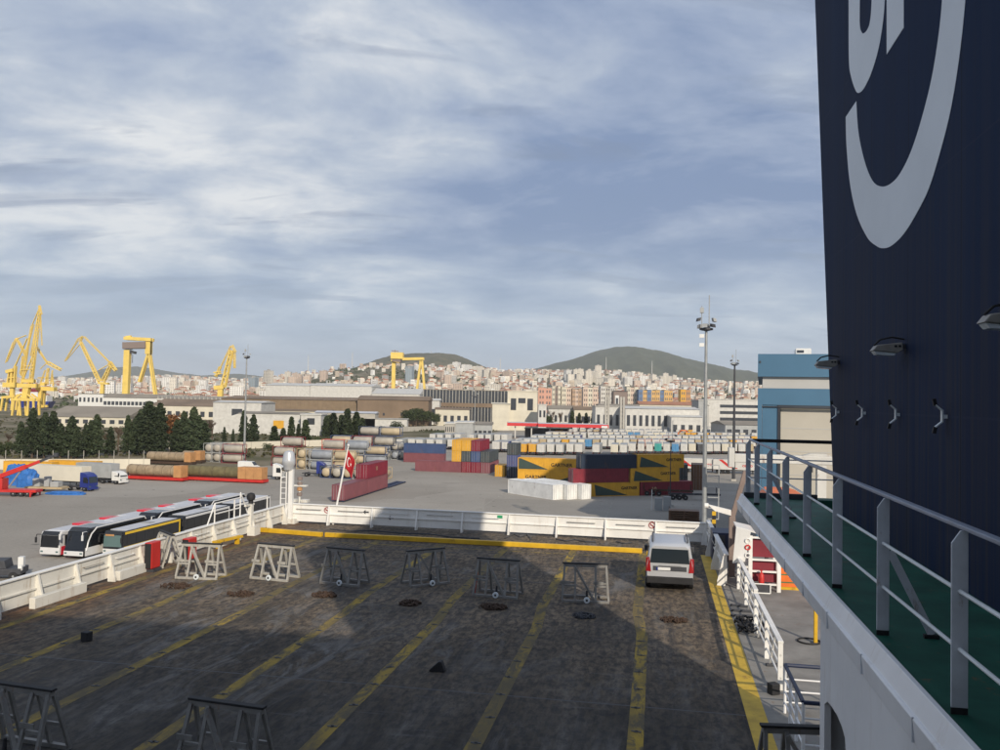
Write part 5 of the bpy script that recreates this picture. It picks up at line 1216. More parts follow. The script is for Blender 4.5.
# ------------------------------------------------------------------ quay clutter in the hall shadow
for i, (u, v, lab) in enumerate(((668, 496, 'rusty empty skeletal trailer in shade beside the dark red container'), (694, 500, 'grey empty skeletal trailer in shade beside the mast foot'))):
    r = thing('skeletal_trailer', lab, 'trailer', P(u, v), R(-100 + 6 * i)); mt_ = 'rust' if i == 0 else 'dark'
    x = MB(); x.box(-.5, -5, 1.0, -.3, 5, 1.3); x.box(.3, -5, 1.0, .5, 5, 1.3)
    for k in range(5): x.box(-1.2, -4.8 + k * 2.3, 1.05, 1.2, -4.5 + k * 2.3, 1.25)
    x.build('frame', mt_, r)
    for s_ in (-1, 1): x = MB(); x.box(s_ * 1.1 - .06, -4.9, 1.3, s_ * 1.1 + .06, -4.75, 2.4); x.box(s_ * 1.1 - .06, 4.4, 1.3, s_ * 1.1 + .06, 4.55, 2.4); x.build('stanchion', mt_, r)
    add_wheels(r, [(s_ * 1.0, y, .5) for s_ in (-1, 1) for y in (-4.2, -3.0, -1.8)])
r = thing('utility_cabinet', 'grey white utility cabinets in a pair in the hall shadow', 'cabinet', P(661, 511), SR)
for k in range(2): x = MB(); x.box(-1.1 + k * 1.5, 0, 0, .2 + k * 1.5, .9, 2.2 + .3 * k); x.build('cabinet_box', 'cgrey', r, bevel=.03)
x = MB(); x.tube((-1.6, .4, 0), (-1.6, .4, 3.6), .07, n=8); x.build('pole', 'white', r)
r = thing('pallet_stack', 'low brown stack of pallets in the hall shadow by the mast foot', 'pallets', P(684, 522), SR)
for k in range(6):
    x = MB(); x.box(-2.4, 0, k * .3 + .1, 2.4, 2.6, k * .3 + .24)
    for q_ in (-2.3, -.1, 2.1): x.box(q_, 0, k * .3, q_ + .2, 2.6, k * .3 + .099)
    x.build('pallet', 'cbrown', r)
# ------------------------------------------------------------------ blue hall by the quay
D_ = 100; hl = PY(758, 354.5, D_); hz_top = hl.z; sL, tL = st(hl)
hall = thing('quay_hall', 'blue cargo hall with a pale band and a tall beige door beside the funnel', 'hall', S(sL, tL, 0), SR - R(6.6))
def zv(v, u=780): return HC + (hz(u) - v) / 850 * D_
def xu(u): return (u - 758) / 850 * D_ * 1.01
x = MB(); x.box(0, -.5, zv(377), 62, 46, zv(354.5)); x.build('parapet', 'hallblue', hall)
x = MB(); x.box(.55, 0, zv(388.5), 61, 45, zv(377) - .01); x.build('pale_band', 'hallband', hall)
x = MB(); x.box(.5, -.12, zv(405), 61, 45, zv(388.5) - .01); x.build('blue_band', 'hallblue', hall)
x = MB(); x.box(.55, 0, 0, xu(779.5), 45, zv(405) - .01); x.box(xu(846), 0, 0, 61, 45, zv(405) - .01); x.box(xu(779.5) + .01, 6, 0, xu(846) - .01, 45, zv(405) - .01); x.build('wall', 'hallblue', hall)
x = MB(); x.box(xu(779.5) + .06, .6, 0, xu(846) - .06, .7, zv(405) - .02); dr = x.build('door', 'halldoor', hall)
for k in range(1, 7): x = MB(); zz_ = k * zv(405) / 7; x.box(xu(779.5) + .06, .57, zz_ - .035, xu(846) - .06, .599, zz_ + .035); x.build('door_seam', 'hallband', dr)
x = MB(); x.box(xu(779.5) - .28, -.14, 0, xu(779.5), -.002, zv(405) - .02); x.box(xu(779.5) - .28, -.2, zv(405) - .3, xu(846), -.13, zv(405) - .015); x.build('door_frame', 'windowdk', hall)
x = MB(); x.box(.02, -.3, 0, .5, -.02, zv(388.5)); x.build('corner_trim', 'hallblue', hall)
x = MB(); x.box(-.3, -.16, zv(407.5), xu(779.5) - .3, -.01, zv(406.3)); x.build('canopy_line', 'windowdk', hall)
x = MB(); x.box(xu(794), 3, zv(354.4), xu(809), 6.5, zv(347)); x.build('roof_unit', 'white', hall, bevel=.1)
x = MB(); x.box(xu(795.5), 2.95, zv(351.5), xu(802), 2.999, zv(349)); x.build('roof_unit_vent', 'windowdk', hall)
x = MB(); x.box(10.8, 1.5, hz_top + .01, 60, 22, 50); x.build('upper_block', 'hallblue', hall)  # unseen tall block, added behind the funnel to shade the container stack
x = MB(); x.box(xu(759.5), -.6, zv(363.5), xu(760.8), -.5, zv(361.5)); x.build('flood_lamp', 'dark', hall)
# vehicles standing before the hall
r = thing('loading_gantry', 'white loading gantry beam reaching across in front of the beige hall door', 'gantry', (PY(820, 480, 88).x, 88, 0), SR)
def gz(v): return HC - (v - 404.5) / 850 * 88
x = MB(); x.box(-8.6, -.6, gz(464), 1.2, .6, gz(455.5)); x.build('beam', 'cwhite', r, bevel=.08)
x = MB(); x.box(-9.2, -.8, gz(469), -8.61, .8, gz(449.5)); x.build('end_block', 'cwhite', r, bevel=.05)
x = MB(); x.prism([(-1.8, -.5, gz(455.4)), (1.0, -.5, gz(455.4)), (.7, -.5, gz(453.3)), (-1.0, -.5, gz(453.3))], (0, 1, 0)); x.build('cap', 'cwhite', r)
x = MB(); x.box(-.35, -.5, 0, .55, .5, gz(464) - .01); x.build('column', 'cwhite', r)
x = MB(); x.box(-1.2, -.3, gz(472), -.75, .1, gz(465)); x.box(-1.1, -.2, gz(479), -.85, 0, gz(472.1)); x.build('hanging_lamp', 'dark', r)
# ------------------------------------------------------------------ sheds and landmark buildings
M['rred_'] = paint('faded tile roof', (.34, .17, .11), .9, .2, .3)
M['brownclad'] = paint('brown cladding', (.215, .16, .105), .85, .15, .3)
def zpx(u, v, D): return HC + (hz(u) - v) / 850 * D
def gbox(u0, u1, D): return (u0 - 500) / 850 * D, (u1 - 500) / 850 * D
def shed(lab, D, u0, u1, v_eave, v_ridge=None, depth=40, wallm='cream', roofm='roofbrown', wins=0, win=(.3, .65, .5), name='warehouse', cat='warehouse', rot=0, z0=0, doors=0):
    x0, x1 = gbox(u0, u1, D); w = x1 - x0; um = (u0 + u1) / 2; ze = zpx(um, v_eave, D) - z0
    r = thing(name, lab, cat, (x0, D, z0), R(rot))
    x = MB(); x.box(0, 0, 0, w, depth, ze); x.build('wall', wallm, r)
    if v_ridge is None:
        x = MB(); x.box(-.4, -.4, ze + .01, w + .4, depth + .4, ze + .5); x.build('roof', roofm, r)
    else:
        zr = zpx(um, v_ridge, D + depth / 2) - z0
        x = MB(); x.prism([(-.6, -.6, ze + .01), (-.6, depth / 2, zr), (-.6, depth + .6, ze + .01)], (w + 1.2, 0, 0)); x.build('roof', roofm, r)
    for i in range(wins):
        a = w * (i + .5) / wins; hw = w / wins * win[2] / 2
        x = MB(); x.box(a - hw, -.12, ze * win[0], a + hw, -.003, ze * win[1]); x.build('window', 'windowdk', r)
    for i in range(doors):
        a = w * (i + .5) / doors; x = MB(); x.box(a - 2, -.15, 0, a + 2, -.004, min(5, ze * .6)); x.build('door', 'conc', r)
    return r
shed('long low shed with cream wall and grey brown roof behind the dark conifers', 455, 47, 127, 417, 406, 46, 'cream', 'roofgrey', 9, (.35, .75, .55))
shed('white office block with square windows behind the low cream shed', 800, 79, 104, 394, None, 20, 'white', 'roofgrey', 6, (.55, .8, .5), 'office_block', 'building')
shed('long white factory hall next to the white office block', 790, 104, 167, 398, 394, 26, 'white', 'roofgrey', 16, (.5, .75, .75), 'factory_hall', 'building')
shed('brown roofed factory below the yellow gantry crane', 620, 150, 216, 406, 399, 60, 'cream', 'roofbrown', 8, (.2, .6, .5))
r = shed('sawtooth factory with a row of pale roof fins', 760, 158, 224, 401, None, 40, 'roofbrown', 'roofbrown', 0)
for i in range(16):
    x = MB(); a = i * 3.7; x.prism([(a, 0, zpx(190, 400, 760) + .6), (a + .5, 0, zpx(190, 396, 760)), (a + 1.5, 0, zpx(190, 400, 760) + .6)], (0, 38, 0)); x.build('roof_fin', 'conc', r)
shed('huge white hall with a flat roof, in front of the hill town', 850, 266, 310, 385.5, 383, 70, 'cwhite', 'cwhite', 0, name='assembly_hall', cat='hall')
shed('wide white hall with a low roof, joined to the huge one', 850, 310.3, 372, 386, 383.5, 70, 'cwhite', 'cwhite', 3, (.05, .35, .1), name='assembly_hall', cat='hall')
shed('white low pitched hall at the foot of the yellow goliath crane', 840, 372, 420, 394, 388.5, 70, 'cwhite', 'cwhite', 2, (.1, .4, .2), name='assembly_hall', cat='hall')
r = shed('very long brown clad shed with a dark roof edge, across the middle distance', 560, 222, 359, 399.5, 396.5, 60, 'brownclad', 'roofbrown', 0)
for i in range(30): x = MB(); x.box(i * 3 + .5, -.12, .5, i * 3 + .7, -.004, 17.5); x.build('cladding_rib', 'roofbrown', r)
shed('long low pale roofed canopy shed in front of the brown clad shed', 500, 316, 376, 413, 411, 14, 'conc', 'roofwhite', 0)
shed('low cream annex strip beneath the brown clad shed', 540, 262, 330, 411, 409, 20, 'cream', 'roofbrown', 6)
shed('low white wall building on the green slope by the brick shed', 500, 362, 408, 419, 418, 8, 'cwhite', 'conc', 0, name='low_building', cat='building')
shed('small white depot next to the brick shed end', 600, 428.5, 440, 400.5, 398.5, 16, 'cwhite', 'cwhite', 1)
shed('low brick and cream strip building before the windowed shed', 560, 436, 470, 409.5, 407.5, 12, 'cream', 'roofbrown', 5)
shed('brown brick gable end shed joined to the long brown shed', 556, 358, 429, 400, 396, 30, 'roofbrown', 'roofbrown', 4, (.4, .5, .1))
shed('white building with a grey door at its side, behind the white gabled hall', 480, 214, 262, 402.5, 400.5, 30, 'cwhite', 'cwhite', 1, (.1, .75, .22), 'white_building', 'building')
r = shed('white hall with a sloping gable behind the light mast tanks', 405, 240, 301, 413.5, 411.5, 24, 'cwhite', 'roofgrey', 2, (.1, .25, .06), 'gabled_hall', 'hall')
x0, x1 = gbox(214, 240, 405); x = MB(); x.prism([(x0 - x1, 0, 0), (-.01, 0, 0), (-.01, 0, zpx(240, 413.5, 405)), (x0 - x1, 0, zpx(214, 421, 405))], (0, 24, 0)); x.build('wing', 'cwhite', r)
x = MB(); x.box(16.5, -.25, 3.0, 21.5, -.13, 6.8); x.build('yellow_sign', 'cyellow', r)
shed('white block with one square window beside the gabled hall', 398, 302, 322, 415, None, 14, 'cwhite', 'cwhite', 1, (.55, .85, .38), 'white_block', 'building')
r = shed('long shed with dark window bays and pale pillars under a flat brown roof', 640, 424, 508, 390.5, None, 60, 'windowdk', 'roofgrey', 0)
zt2 = zpx(466, 390.5, 640)
for i in range(27):
    x = MB(); a = i * 63.3 / 26; x.box(a - .22, -.5, 0, a + .22, -.004, zt2); x.build('pillar', 'conc', r)
x = MB(); x.box(0, -.8, zt2 * .50, 63.3, -.51, zt2 * .62); x.build('lower_band', 'roofbrown', r)
r = shed('cream hall with three dark window panels next to the long windowed shed', 520, 508, 538, 391.5, None, 30, 'cream', 'cream', 0, name='cream_hall', cat='hall')
zc = zpx(522, 391.5, 520)
for a, b, lo, hi in ((2.0, 5.3, .52, .82), (6.6, 11, .70, .83), (12.2, 15.6, .52, .82)): x = MB(); x.box(a, -.15, zc * lo, b, -.004, zc * hi); x.build('window', 'windowdk', r)
shed('low cream wing in front of the cream hall', 515, 493, 510, 404, 402.5, 20, 'cream', 'cream', 0, name='cream_wing', cat='building')
shed('small white house with black windows beside the cream hall', 500, 539, 547, 405, None, 10, 'cwhite', 'cwhite', 2, (.55, .8, .5), 'white_house', 'house')
M['salmon'] = paint('salmon render', (.58, .32, .24), .8, .1, .1); M['pinkr'] = paint('pink render', (.58, .46, .38), .8, .1, .1)
def flats(lab, D, u0, u1, vt, mats, floors, depth=16, name='apartment_block'):
    """a block of flats in vertical colour strips with window bays"""
    x0, x1 = gbox(u0, u1, D); w = x1 - x0; zt = zpx((u0 + u1) / 2, vt, D); z0 = T((x0 + x1) / 2, D) - 1
    r = thing(name, lab, 'apartment block', (x0, D, z0)); H = zt - z0; n = len(mats)
    for i, mt_ in enumerate(mats):
        x = MB(); p_ = .0 if i % 2 == 0 else .5; x.box(w * i / n, p_, 0, w * (i + 1) / n - .002, depth, H - (0 if i % 2 == 0 else .6)); x.build('wall', mt_, r)
        for k in range(floors):
            z = H * (k + .35) / (floors + .3)
            for q_ in (.22, .62):
                x = MB(); x.box(w * (i + q_) / n, p_ - .1, z, w * (i + q_ + .2) / n, p_ - .004, z + H / floors * .45); x.build('window', 'flatwin', r)
    x = MB(); x.box(-.3, -.3, H + .01, w + .3, depth + .3, H + .35); x.build('roof', 'conc', r)
    return r
M['btan_'] = paint('tan facade', (.42, .30, .21), .8, .1, .1); M['flatwin'] = paint('flat windows', (.13, .12, .12), .4, .1, 1)
flats('salmon apartment block beside the cream hall', 720, 538.5, 552, 387.5, ['salmon', 'salmon'], 6)
flats('cream and dark apartment tower next to the salmon block', 760, 552.5, 561, 386, ['cream', 'brownpost', 'cream'], 7)
flats('cream apartment tower second from the salmon block', 765, 562, 571.5, 387, ['cream', 'pinkr'], 7)
flats('brown and pink apartment tower third from the salmon block', 770, 572.5, 582, 389, ['btan_', 'pinkr', 'btan_'], 7)
flats('pale pink apartment tower fourth from the salmon block', 790, 583.5, 598, 387, ['pinkr', 'cream', 'pinkr'], 7)
flats('white and grey striped apartment tower behind the two pylons', 800, 601, 615, 386.5, ['cwhite', 'conc', 'cwhite'], 8)
flats('cream apartment tower between the dark cube and the orange block', 830, 627, 638.5, 387, ['cream', 'pinkr', 'cream'], 7)
M['bldorange'] = paint('orange facade', (.60, .38, .15), .8, .1, .1); M['bldblue'] = paint('blue facade', (.12, .19, .33), .7, .1, .1)
flats('orange and blue striped apartment block below the mountain', 820, 639, 673, 390, ['bldblue', 'bldorange', 'bldblue', 'bldorange', 'bldorange', 'bldblue', 'bldorange', 'bldorange'], 6, name='striped_block')
flats('yellow house block uphill of the orange and blue striped block', 1150, 681, 691, 389.5, ['cyellow', 'ochre'], 4)
r = shed('dark cube building with a white framed opening', 700, 614, 628, 391.5, None, 14, 'brownpost', 'windowdk', 0, name='dark_cube', cat='building')
x = MB(); zz_ = zpx(620, 391.5, 700); x.box(1.2, -.2, zz_ * .45, 4.4, -.004, zz_ * .88); x.build('white_frame', 'white', r); x = MB(); x.box(1.9, -.3, zz_ * .53, 3.7, -.21, zz_ * .8); x.build('window', 'windowdk', r)
for i, u in enumerate((607.5, 622.8)):
    x0 = (u - 500) / 850 * 470; r = thing('pylon', ('tall grey twin pylon behind the end of the red canopy', 'tall grey twin pylon next to a cypress')[i], 'pylon', (x0, 470, 0)); zp = zpx(u, 397, 470)
    for k in (-.75, .75): x = MB(); x.box(k - .55, -.8, 0, k + .55, .8, zp); x.build('shaft', 'conc', r)
    for k in range(9): x = MB(); x.box(-.198, -.4, 2 + k * zp / 10, .198, .4, 2.6 + k * zp / 10); x.build('link', 'windowdk', r)
r = shed('white office building with dark window bands beside the autumn tree', 560, 708, 766, 400, None, 24, 'cwhite', 'cwhite', 0, name='white_office', cat='office')
zo = zpx(735, 400, 560)
for k in range(4): x = MB(); x.box(8.2, -.14, zo * (.16 + .2 * k), 37.5, -.004, zo * (.25 + .2 * k)); x.build('window_band', 'windowdk', r)
shed('plain pale tower joined to the white office', 555, 699, 708, 400.5, None, 20, 'cgrey', 'cwhite', 0, name='stair_tower', cat='building')
shed('long low white building behind the cypress row', 480, 626, 700, 409, 406.5, 30, 'cwhite', 'cwhite', 12, (.35, .75, .5), 'white_school', 'building')
shed('white building with square windows between the two pylons and the trees', 500, 596, 646, 407, None, 18, 'cwhite', 'conc', 8, (.3, .7, .45), 'white_annex', 'building')
shed('low white building behind the orange play frame', 470, 672, 703, 417, 415, 18, 'cwhite', 'cwhite', 4, (.2, .6, .5), 'low_building', 'building')
shed('flat dark grey roofed depot at the end of the last trailer row', 440, 726, 775, 425, 421, 30, 'cgrey', 'roofgrey', 6, (.2, .7, .6))
r = shed('light grey two storey hall with a row of small windows beside the canopy', 405, 456, 474, 423, None, 26, 'cgrey', 'cwhite', 0, name='grey_hall', cat='hall')
shed('low grey shed with dark openings joined to the grey hall', 410, 474.3, 493, 424.5, 421.5, 22, 'cgrey', 'roofgrey', 4, (.0, .55, .7), 'open_shed', 'shed')
r = shed('narrow grey front of the grey hall with five dark windows', 404, 446, 455.8, 424, None, 26, 'conc', 'cwhite', 5, (.45, .8, .4), name='grey_annex', cat='building')
shed('low white depot with a grey roof in front of the apartment towers', 600, 549, 574, 409, 405.5, 16, 'cwhite', 'roofgrey', 5)
shed('brown roofed depot in front of the pale pink tower', 590, 575, 598, 410, 406.5, 16, 'cream', 'roofbrown', 4)
shed('flat grey depot in front of the dark cube', 600, 600, 640, 406.5, 404, 16, 'cgrey', 'roofgrey', 7)
shed('long tiled roof house row before the striped block', 640, 640, 698, 405, 401.5, 16, 'cream', 'rred_', 10)
# ship behind the sheds
r = thing('docked_ship', 'white docked ship with a blue hull side behind the low cream shed', 'ship', (-470, 830, 0))
x = MB(); x.prism([(-5, 0, 2), (27, 0, 2), (31, 0, 8.5), (-9, 0, 8.5)], (0, 12, 0)); x.build('hull', 'truckblue', r)
x = MB(); x.box(-8, .5, 8.51, 28, 11, 14); x.box(-2, 2, 14.01, 18, 10, 17.5); x.build('superstructure', 'white', r); x = MB(); x.box(0, 1.9, 17.51, 18, 10, 20.5); x.build('upper_deck', 'maroon', r)
# red canopy
r = thing('fuel_canopy', 'long red edged canopy on white posts beyond the trailers', 'canopy', (gbox(508, 608, 415)[0], 415, 0), R(-1)); Lc = 49
x = MB(); x.box(0, 0, 6.0, 15, 16, 7.5); x.box(15.01, -4, 5.9, Lc, 14, 7.45); x.build('fascia', 'redfascia', r)
x = MB(); x.box(.3, .3, 7.51, 14.8, 15.7, 7.56); x.box(15.3, -3.7, 7.46, Lc - .3, 13.7, 7.51); x.build('roof_sheet', 'roofwhite', r)
x = MB(); x.box(45.5, -4.06, 5.95, 48.5, -4.01, 6.9); x.build('white_logo', 'white', r)
for a in (4, 12, 21, 30, 39, 46): x = MB(); x.box(a - .3, 2, 0, a + .3, 2.6, 5.89); x.build('post', 'cwhite', r)
r = thing('fuel_kiosk', 'dark glazed kiosk under the red canopy', 'kiosk', (gbox(526, 600, 426)[0], 426, 0)); x = MB(); x.box(0, 0, 0, 22, 6, 4.4); x.build('wall', 'windowdk', r); x = MB(); x.box(-.2, -.2, 4.41, 22.2, 6.2, 4.8); x.build('roof', 'cgrey', r)
x = MB(); x.box(15, -.3, 0, 19, -.01, 4); x.build('yellow_panel', 'cyellow', r)
# orange play frame
r = thing('orange_frame', 'orange lattice frame standing before the trees by the mast', 'frame', (gbox(676, 690, 425)[0], 425, 0))
for a, b in (((0, 0), (2.5, 5)), ((2.5, 5), (5.5, 5)), ((5.5, 5), (8, 0)), ((2.5, 0), (2.5, 5)), ((5.5, 0), (5.5, 5)), ((2.5, 2.5), (5.5, 2.5)), ((-3, .5), (2.5, 4.5))): x = MB(); x.bar((a[0], 0, a[1]), (b[0], 0, b[1]), .45); x.build('bar', 'orange', r)
# ------------------------------------------------------------------ cranes
def crane(lab, D, u0, vb, parts, name='harbour_crane', lattice=True):
    k = D / 850.0; r = thing(name, lab, 'crane', ((u0 - 500) * k, D, 0)); zb_ = zpx(u0, vb, D)
    for (nm, mt_, segs) in parts:
        x = MB()
        for sg in segs:
            u1, v1, u2, v2, w, dy = sg
            if lattice and nm in ('boom', 'mast', 'stay', 'counter_arm') and w >= .9:
                a_ = Vector(((u1 - u0) * k, 0, zpx(u0, v1, D))); b_ = Vector(((u2 - u0) * k, 0, zpx(u0, v2, D))); dd = b_ - a_; Ln = dd.length; dd.normalize(); nn = Vector((-dd.z, 0, dd.x)); hw = w * k * .5; n_ = max(2, int(Ln / (w * k * 1.3)))
                def cp_(t, sd, sy): return a_ + dd * (Ln * t) + nn * (sd * hw * (1 - .35 * t)) + Vector((0, sy * hw, 0))
                for sy in (-1, 1):
                    for sd in (-1, 1): x.bar(cp_(0, sd, sy), cp_(1, sd, sy), .26 * w * k, None, (0, 1, 0))
                    for i_ in range(n_): x.bar(cp_(i_ / n_, -1 if i_ % 2 else 1, sy), cp_((i_ + 1) / n_, 1 if i_ % 2 else -1, sy), .15 * w * k, None, (0, 1, 0))
                continue
            w *= .8
            for s_ in ((-1, 1) if dy else (0,)):
                x.bar(((u1 - u0) * k, s_ * dy * k, zpx(u0, v1, D)), ((u2 - u0) * k, s_ * dy * k, zpx(u0, v2, D)), w * k, w * k, (0, 1, 0))
        x.build(nm, mt_, r)
    return r
def zz5(l, ox, oy, s=5.0): return [(a / s + ox, b / s + oy, c / s + ox, d / s + oy, w, dy) for a, b, c, d, w, dy in l]
g0 = 419
crane('tallest yellow jib crane with its long boom raised nearly upright', 640, 27, g0, [
    ('portal', 'crane', zz5([(90, 545, 80, 645, 2.2, 5), (185, 545, 190, 625, 2.2, 5), (75, 548, 195, 548, 3.2, 5), (130, 548, 140, 470, 7, 0), (115, 550, 125, 640, 2, 5), (160, 550, 158, 630, 2, 5), (150, 520, 190, 548, 2, 4), (120, 520, 85, 548, 2, 4)], 0, 290)),
    ('machinery_house', 'crane', zz5([(95, 478, 190, 478, 5, 1.5), (115, 455, 175, 455, 4, 1)], 0, 290)),
    ('boom', 'crane', zz5([(155, 470, 188, 110, 2.6, 1.2), (188, 110, 185, 75, 1.5, .6), (150, 330, 178, 140, 1, 0), (192, 120, 205, 275, .9, .6), (188, 75, 200, 120, .9, 0)], 0, 290)),
    ('mast', 'crane', zz5([(110, 470, 150, 180, 1.6, 1.5), (100, 420, 160, 170, 1.2, 0), (105, 430, 110, 330, .8, 1), (120, 450, 135, 300, .9, 1.4), (165, 455, 172, 330, .9, 1.4), (110, 400, 170, 395, .8, 1.6)], 0, 290)),
    ('stay', 'crane', zz5([(150, 180, 185, 90, .6, .5), (120, 440, 170, 300, .8, .5), (125, 380, 165, 380, .8, 1)], 0, 290))])
crane('yellow jib crane with folded boom hanging towards the picture edge', 660, 12, g0, [
    ('portal', 'crane', zz5([(30, 535, 22, 605, 2, 4), (80, 520, 75, 600, 2, 4), (25, 538, 90, 530, 2.8, 4), (65, 530, 65, 480, 4.5, 0)], 0, 290)),
    ('machinery_house', 'crane', zz5([(25, 475, 85, 475, 6, 1.5), (35, 410, 70, 400, 4, 1.5), (60, 475, 60, 400, 2, 1), (40, 475, 48, 405, 1.4, 1.4), (75, 470, 78, 380, 1.4, 1.4), (48, 440, 80, 435, 1.2, 1.5)], 0, 290)),
    ('boom', 'crane', zz5([(125, 320, 75, 240, 2, .8), (75, 245, 30, 360, 1.6, .6), (75, 245, 125, 225, .8, .5), (60, 260, 25, 365, .7, .3)], 0, 290)),
    ('stay', 'crane', zz5([(75, 380, 130, 240, .8, .6), (60, 400, 110, 300, .6, 0)], 0, 290))])
crane('yellow jib crane with its boom lying nearly level beside the tallest one', 650, 44, g0, [
    ('portal', 'crane', zz5([(215, 500, 210, 590, 4, 3), (200, 585, 235, 580, 3, 3)], 0, 290)),
    ('machinery_house', 'crane', zz5([(190, 492, 280, 495, 5, 1.5), (210, 470, 230, 470, 4, 1)], 0, 290)),
    ('boom', 'crane', zz5([(178, 285, 235, 365, 1.5, .6), (235, 362, 305, 398, 2.6, .8), (235, 362, 200, 395, .6, .3)], 0, 290)),
    ('mast', 'crane', zz5([(235, 470, 240, 390, 2, 1.5), (255, 470, 262, 400, 1, 1), (225, 470, 245, 390, .8, 0), (268, 480, 262, 420, 1, 1), (200, 480, 225, 400, 1, 1.2), (190, 440, 232, 436, 1, 1.2)], 0, 290))])
crane('slim yellow luffing crane with a triangular boom, between the jib cranes and the gantry', 900, 103, 410, [
    ('tower', 'crane', zz5([(512, 590, 515, 460, 4.2, 0), (495, 465, 545, 468, 2.6, 1.2)], 0, 290)),
    ('boom', 'crane', zz5([(500, 460, 398, 262, 2.6, 1), (395, 262, 408, 232, 1.6, .5), (405, 235, 380, 250, 1, .5), (385, 250, 322, 360, 1.1, .5), (400, 265, 330, 355, .6, .3)], 0, 290)),
    ('counter_arm', 'crane', zz5([(515, 460, 555, 372, 3, 1), (545, 360, 580, 402, 2.8, 1), (415, 235, 555, 370, 1.3, .6), (495, 400, 545, 370, .8, .4)], 0, 290))])
crane('yellow gantry crane with a dark hanging trolley under its beam', 900, 140, 410, [
    ('leg', 'crane', zz5([(632, 560, 635, 300, 7, 0)], 0, 290)),
    ('leg', 'crane', zz5([(740, 320, 700, 460, 2.6, 2), (745, 320, 785, 545, 2.6, 2), (740, 250, 740, 320, 6, 1)], 0, 290)),
    ('beam', 'crane', zz5([(622, 243, 758, 248, 4, 3)], 0, 290)),
    ('trolley', 'brownpost', zz5([(618, 280, 732, 275, 8, 2)], 0, 290)),
    ('hoist', 'dark', zz5([(618, 285, 650, 285, 6, 2.2), (640, 305, 675, 315, 3, 1), (660, 320, 660, 365, .5, 0)], 0, 290)),
    ('top_cab', 'crane', zz5([(625, 236, 650, 232, 2, 1)], 0, 290))], 'gantry_crane')
crane('yellow jib crane standing alone behind the sawtooth factory', 900, 224, 410, [
    ('tower', 'crane', zz5([(205, 440, 205, 330, 6, 0), (175, 340, 222, 335, 5, 1)], 180, 320)),
    ('boom', 'crane', zz5([(218, 335, 255, 150, 4, 1), (255, 125, 275, 160, 2, .6), (268, 155, 272, 240, 2, .6)], 180, 320)),
    ('stay', 'crane', zz5([(250, 130, 200, 240, 1.2, .5), (200, 235, 180, 285, 2.2, 1), (170, 270, 205, 262, 3, 1)], 180, 320))])
crane('yellow goliath crane with a cab box on one thick leg, before the wooded hill', 1000, 407, 412, [
    ('leg', 'crane', zz5([(168, 400, 168, 210, 4.5, 0)], 360, 320)),
    ('leg', 'crane', zz5([(303, 195, 281, 400, 2.4, 2), (308, 195, 330, 400, 2.4, 2)], 360, 320)),
    ('beam', 'crane', zz5([(212, 196, 318, 192, 3.2, 3)], 360, 320)),
    ('top_cab', 'crane', zz5([(155, 180, 215, 180, 8, 3), (158, 196, 200, 205, 6, 2)], 360, 320)),
    ('hoist', 'brownpost', zz5([(162, 200, 205, 206, 4, 3.2), (155, 155, 190, 158, 1, 0), (172, 165, 172, 150, .7, 0)], 360, 320))], 'goliath_crane')
# radio masts on the skyline
for u, vt, vb, D, lab in ((308, 355, 366, 3000, 'thin radio mast on the hill over the huge white hall'), (352, 352, 367, 3000, 'taller thin radio mast on the hill over the huge white hall'), (431, 351, 358, 4200, 'thin radio mast on the wooded hill'), (606, 357, 368, 3000, 'thin radio mast under the mountain'), (500, 358, 366, 3000, 'thin radio mast on the middle of the skyline'), (652, 361, 370, 3000, 'thin radio mast on the mountain slope beside the light mast')):
    x_ = (u - 500) / 850 * D; r = thing('radio_mast', lab, 'radio mast', (x_, D, zpx(u, vb + 6, D))); hh = (vb + 6 - vt) / 850 * D
    x = MB(); x.tube((0, 0, 0), (0, 0, hh), D * .00055, D * .0003, 5); x.build('shaft', 'cwhite', r)
# ------------------------------------------------------------------ the town on the slope
for k_, c_ in dict(bcream=(.74, .69, .60), bwhite=(.78, .77, .74), bpink=(.60, .47, .38), btan=(.56, .47, .36), bgrey=(.50, .49, .47), bglass=(.30, .38, .44), rred=(.36, .17, .11), rgrey=(.42, .40, .37)).items():
    M[k_] = paint('town ' + k_, c_, .85, .08, .15, 0, 0, .18)
M['townwin'] = paint('town windows', (.22, .21, .20), .5, .1, 1)
def block_mesh(name, w, d, fl, cols, wallm, roofm, gable):
    x = MB(); H = fl * 3.0 + .8; x.cur = 0; x.box(-w / 2, -d / 2, -14, w / 2, d / 2, H)
    x.cur = 1; ww = w / cols
    for f in range(fl):
        z = 1.0 + f * 3.0
        for c in range(cols):
            a = -w / 2 + ww * (c + .5); x.box(a - ww * .28, -d / 2 - .08, z, a + ww * .28, -d / 2 - .004, z + 1.5)
        for c in range(2):
            for s_ in (-1, 1):
                b = -d / 2 + d * (c + .5) / 2; x.box(min(s_ * w / 2 + s_ * .004, s_ * w / 2 + s_ * .08), b - 1.3, z, max(s_ * w / 2 + s_ * .004, s_ * w / 2 + s_ * .08), b + 1.3, z + 1.5)
    x.cur = 2
    if gable:
        e = .6; x.add([(-w / 2 - e, -d / 2 - e, H + .01), (w / 2 + e, -d / 2 - e, H + .01), (w / 2 + e, d / 2 + e, H + .01), (-w / 2 - e, d / 2 + e, H + .01), (-w / 4, 0, H + 3), (w / 4, 0, H + 3)], [(0, 1, 5, 4), (2, 3, 4, 5), (1, 2, 5), (3, 0, 4), (3, 2, 1, 0)])
    else:
        x.box(-w / 2 - .2, -d / 2 - .2, H + .01, w / 2 + .2, d / 2 + .2, H + .5); x.box(-w / 6, -d / 6, H + .51, w / 8, d / 6, H + 3)
    return x.mesh(name, [wallm, 'townwin', roofm]), H
BT = []
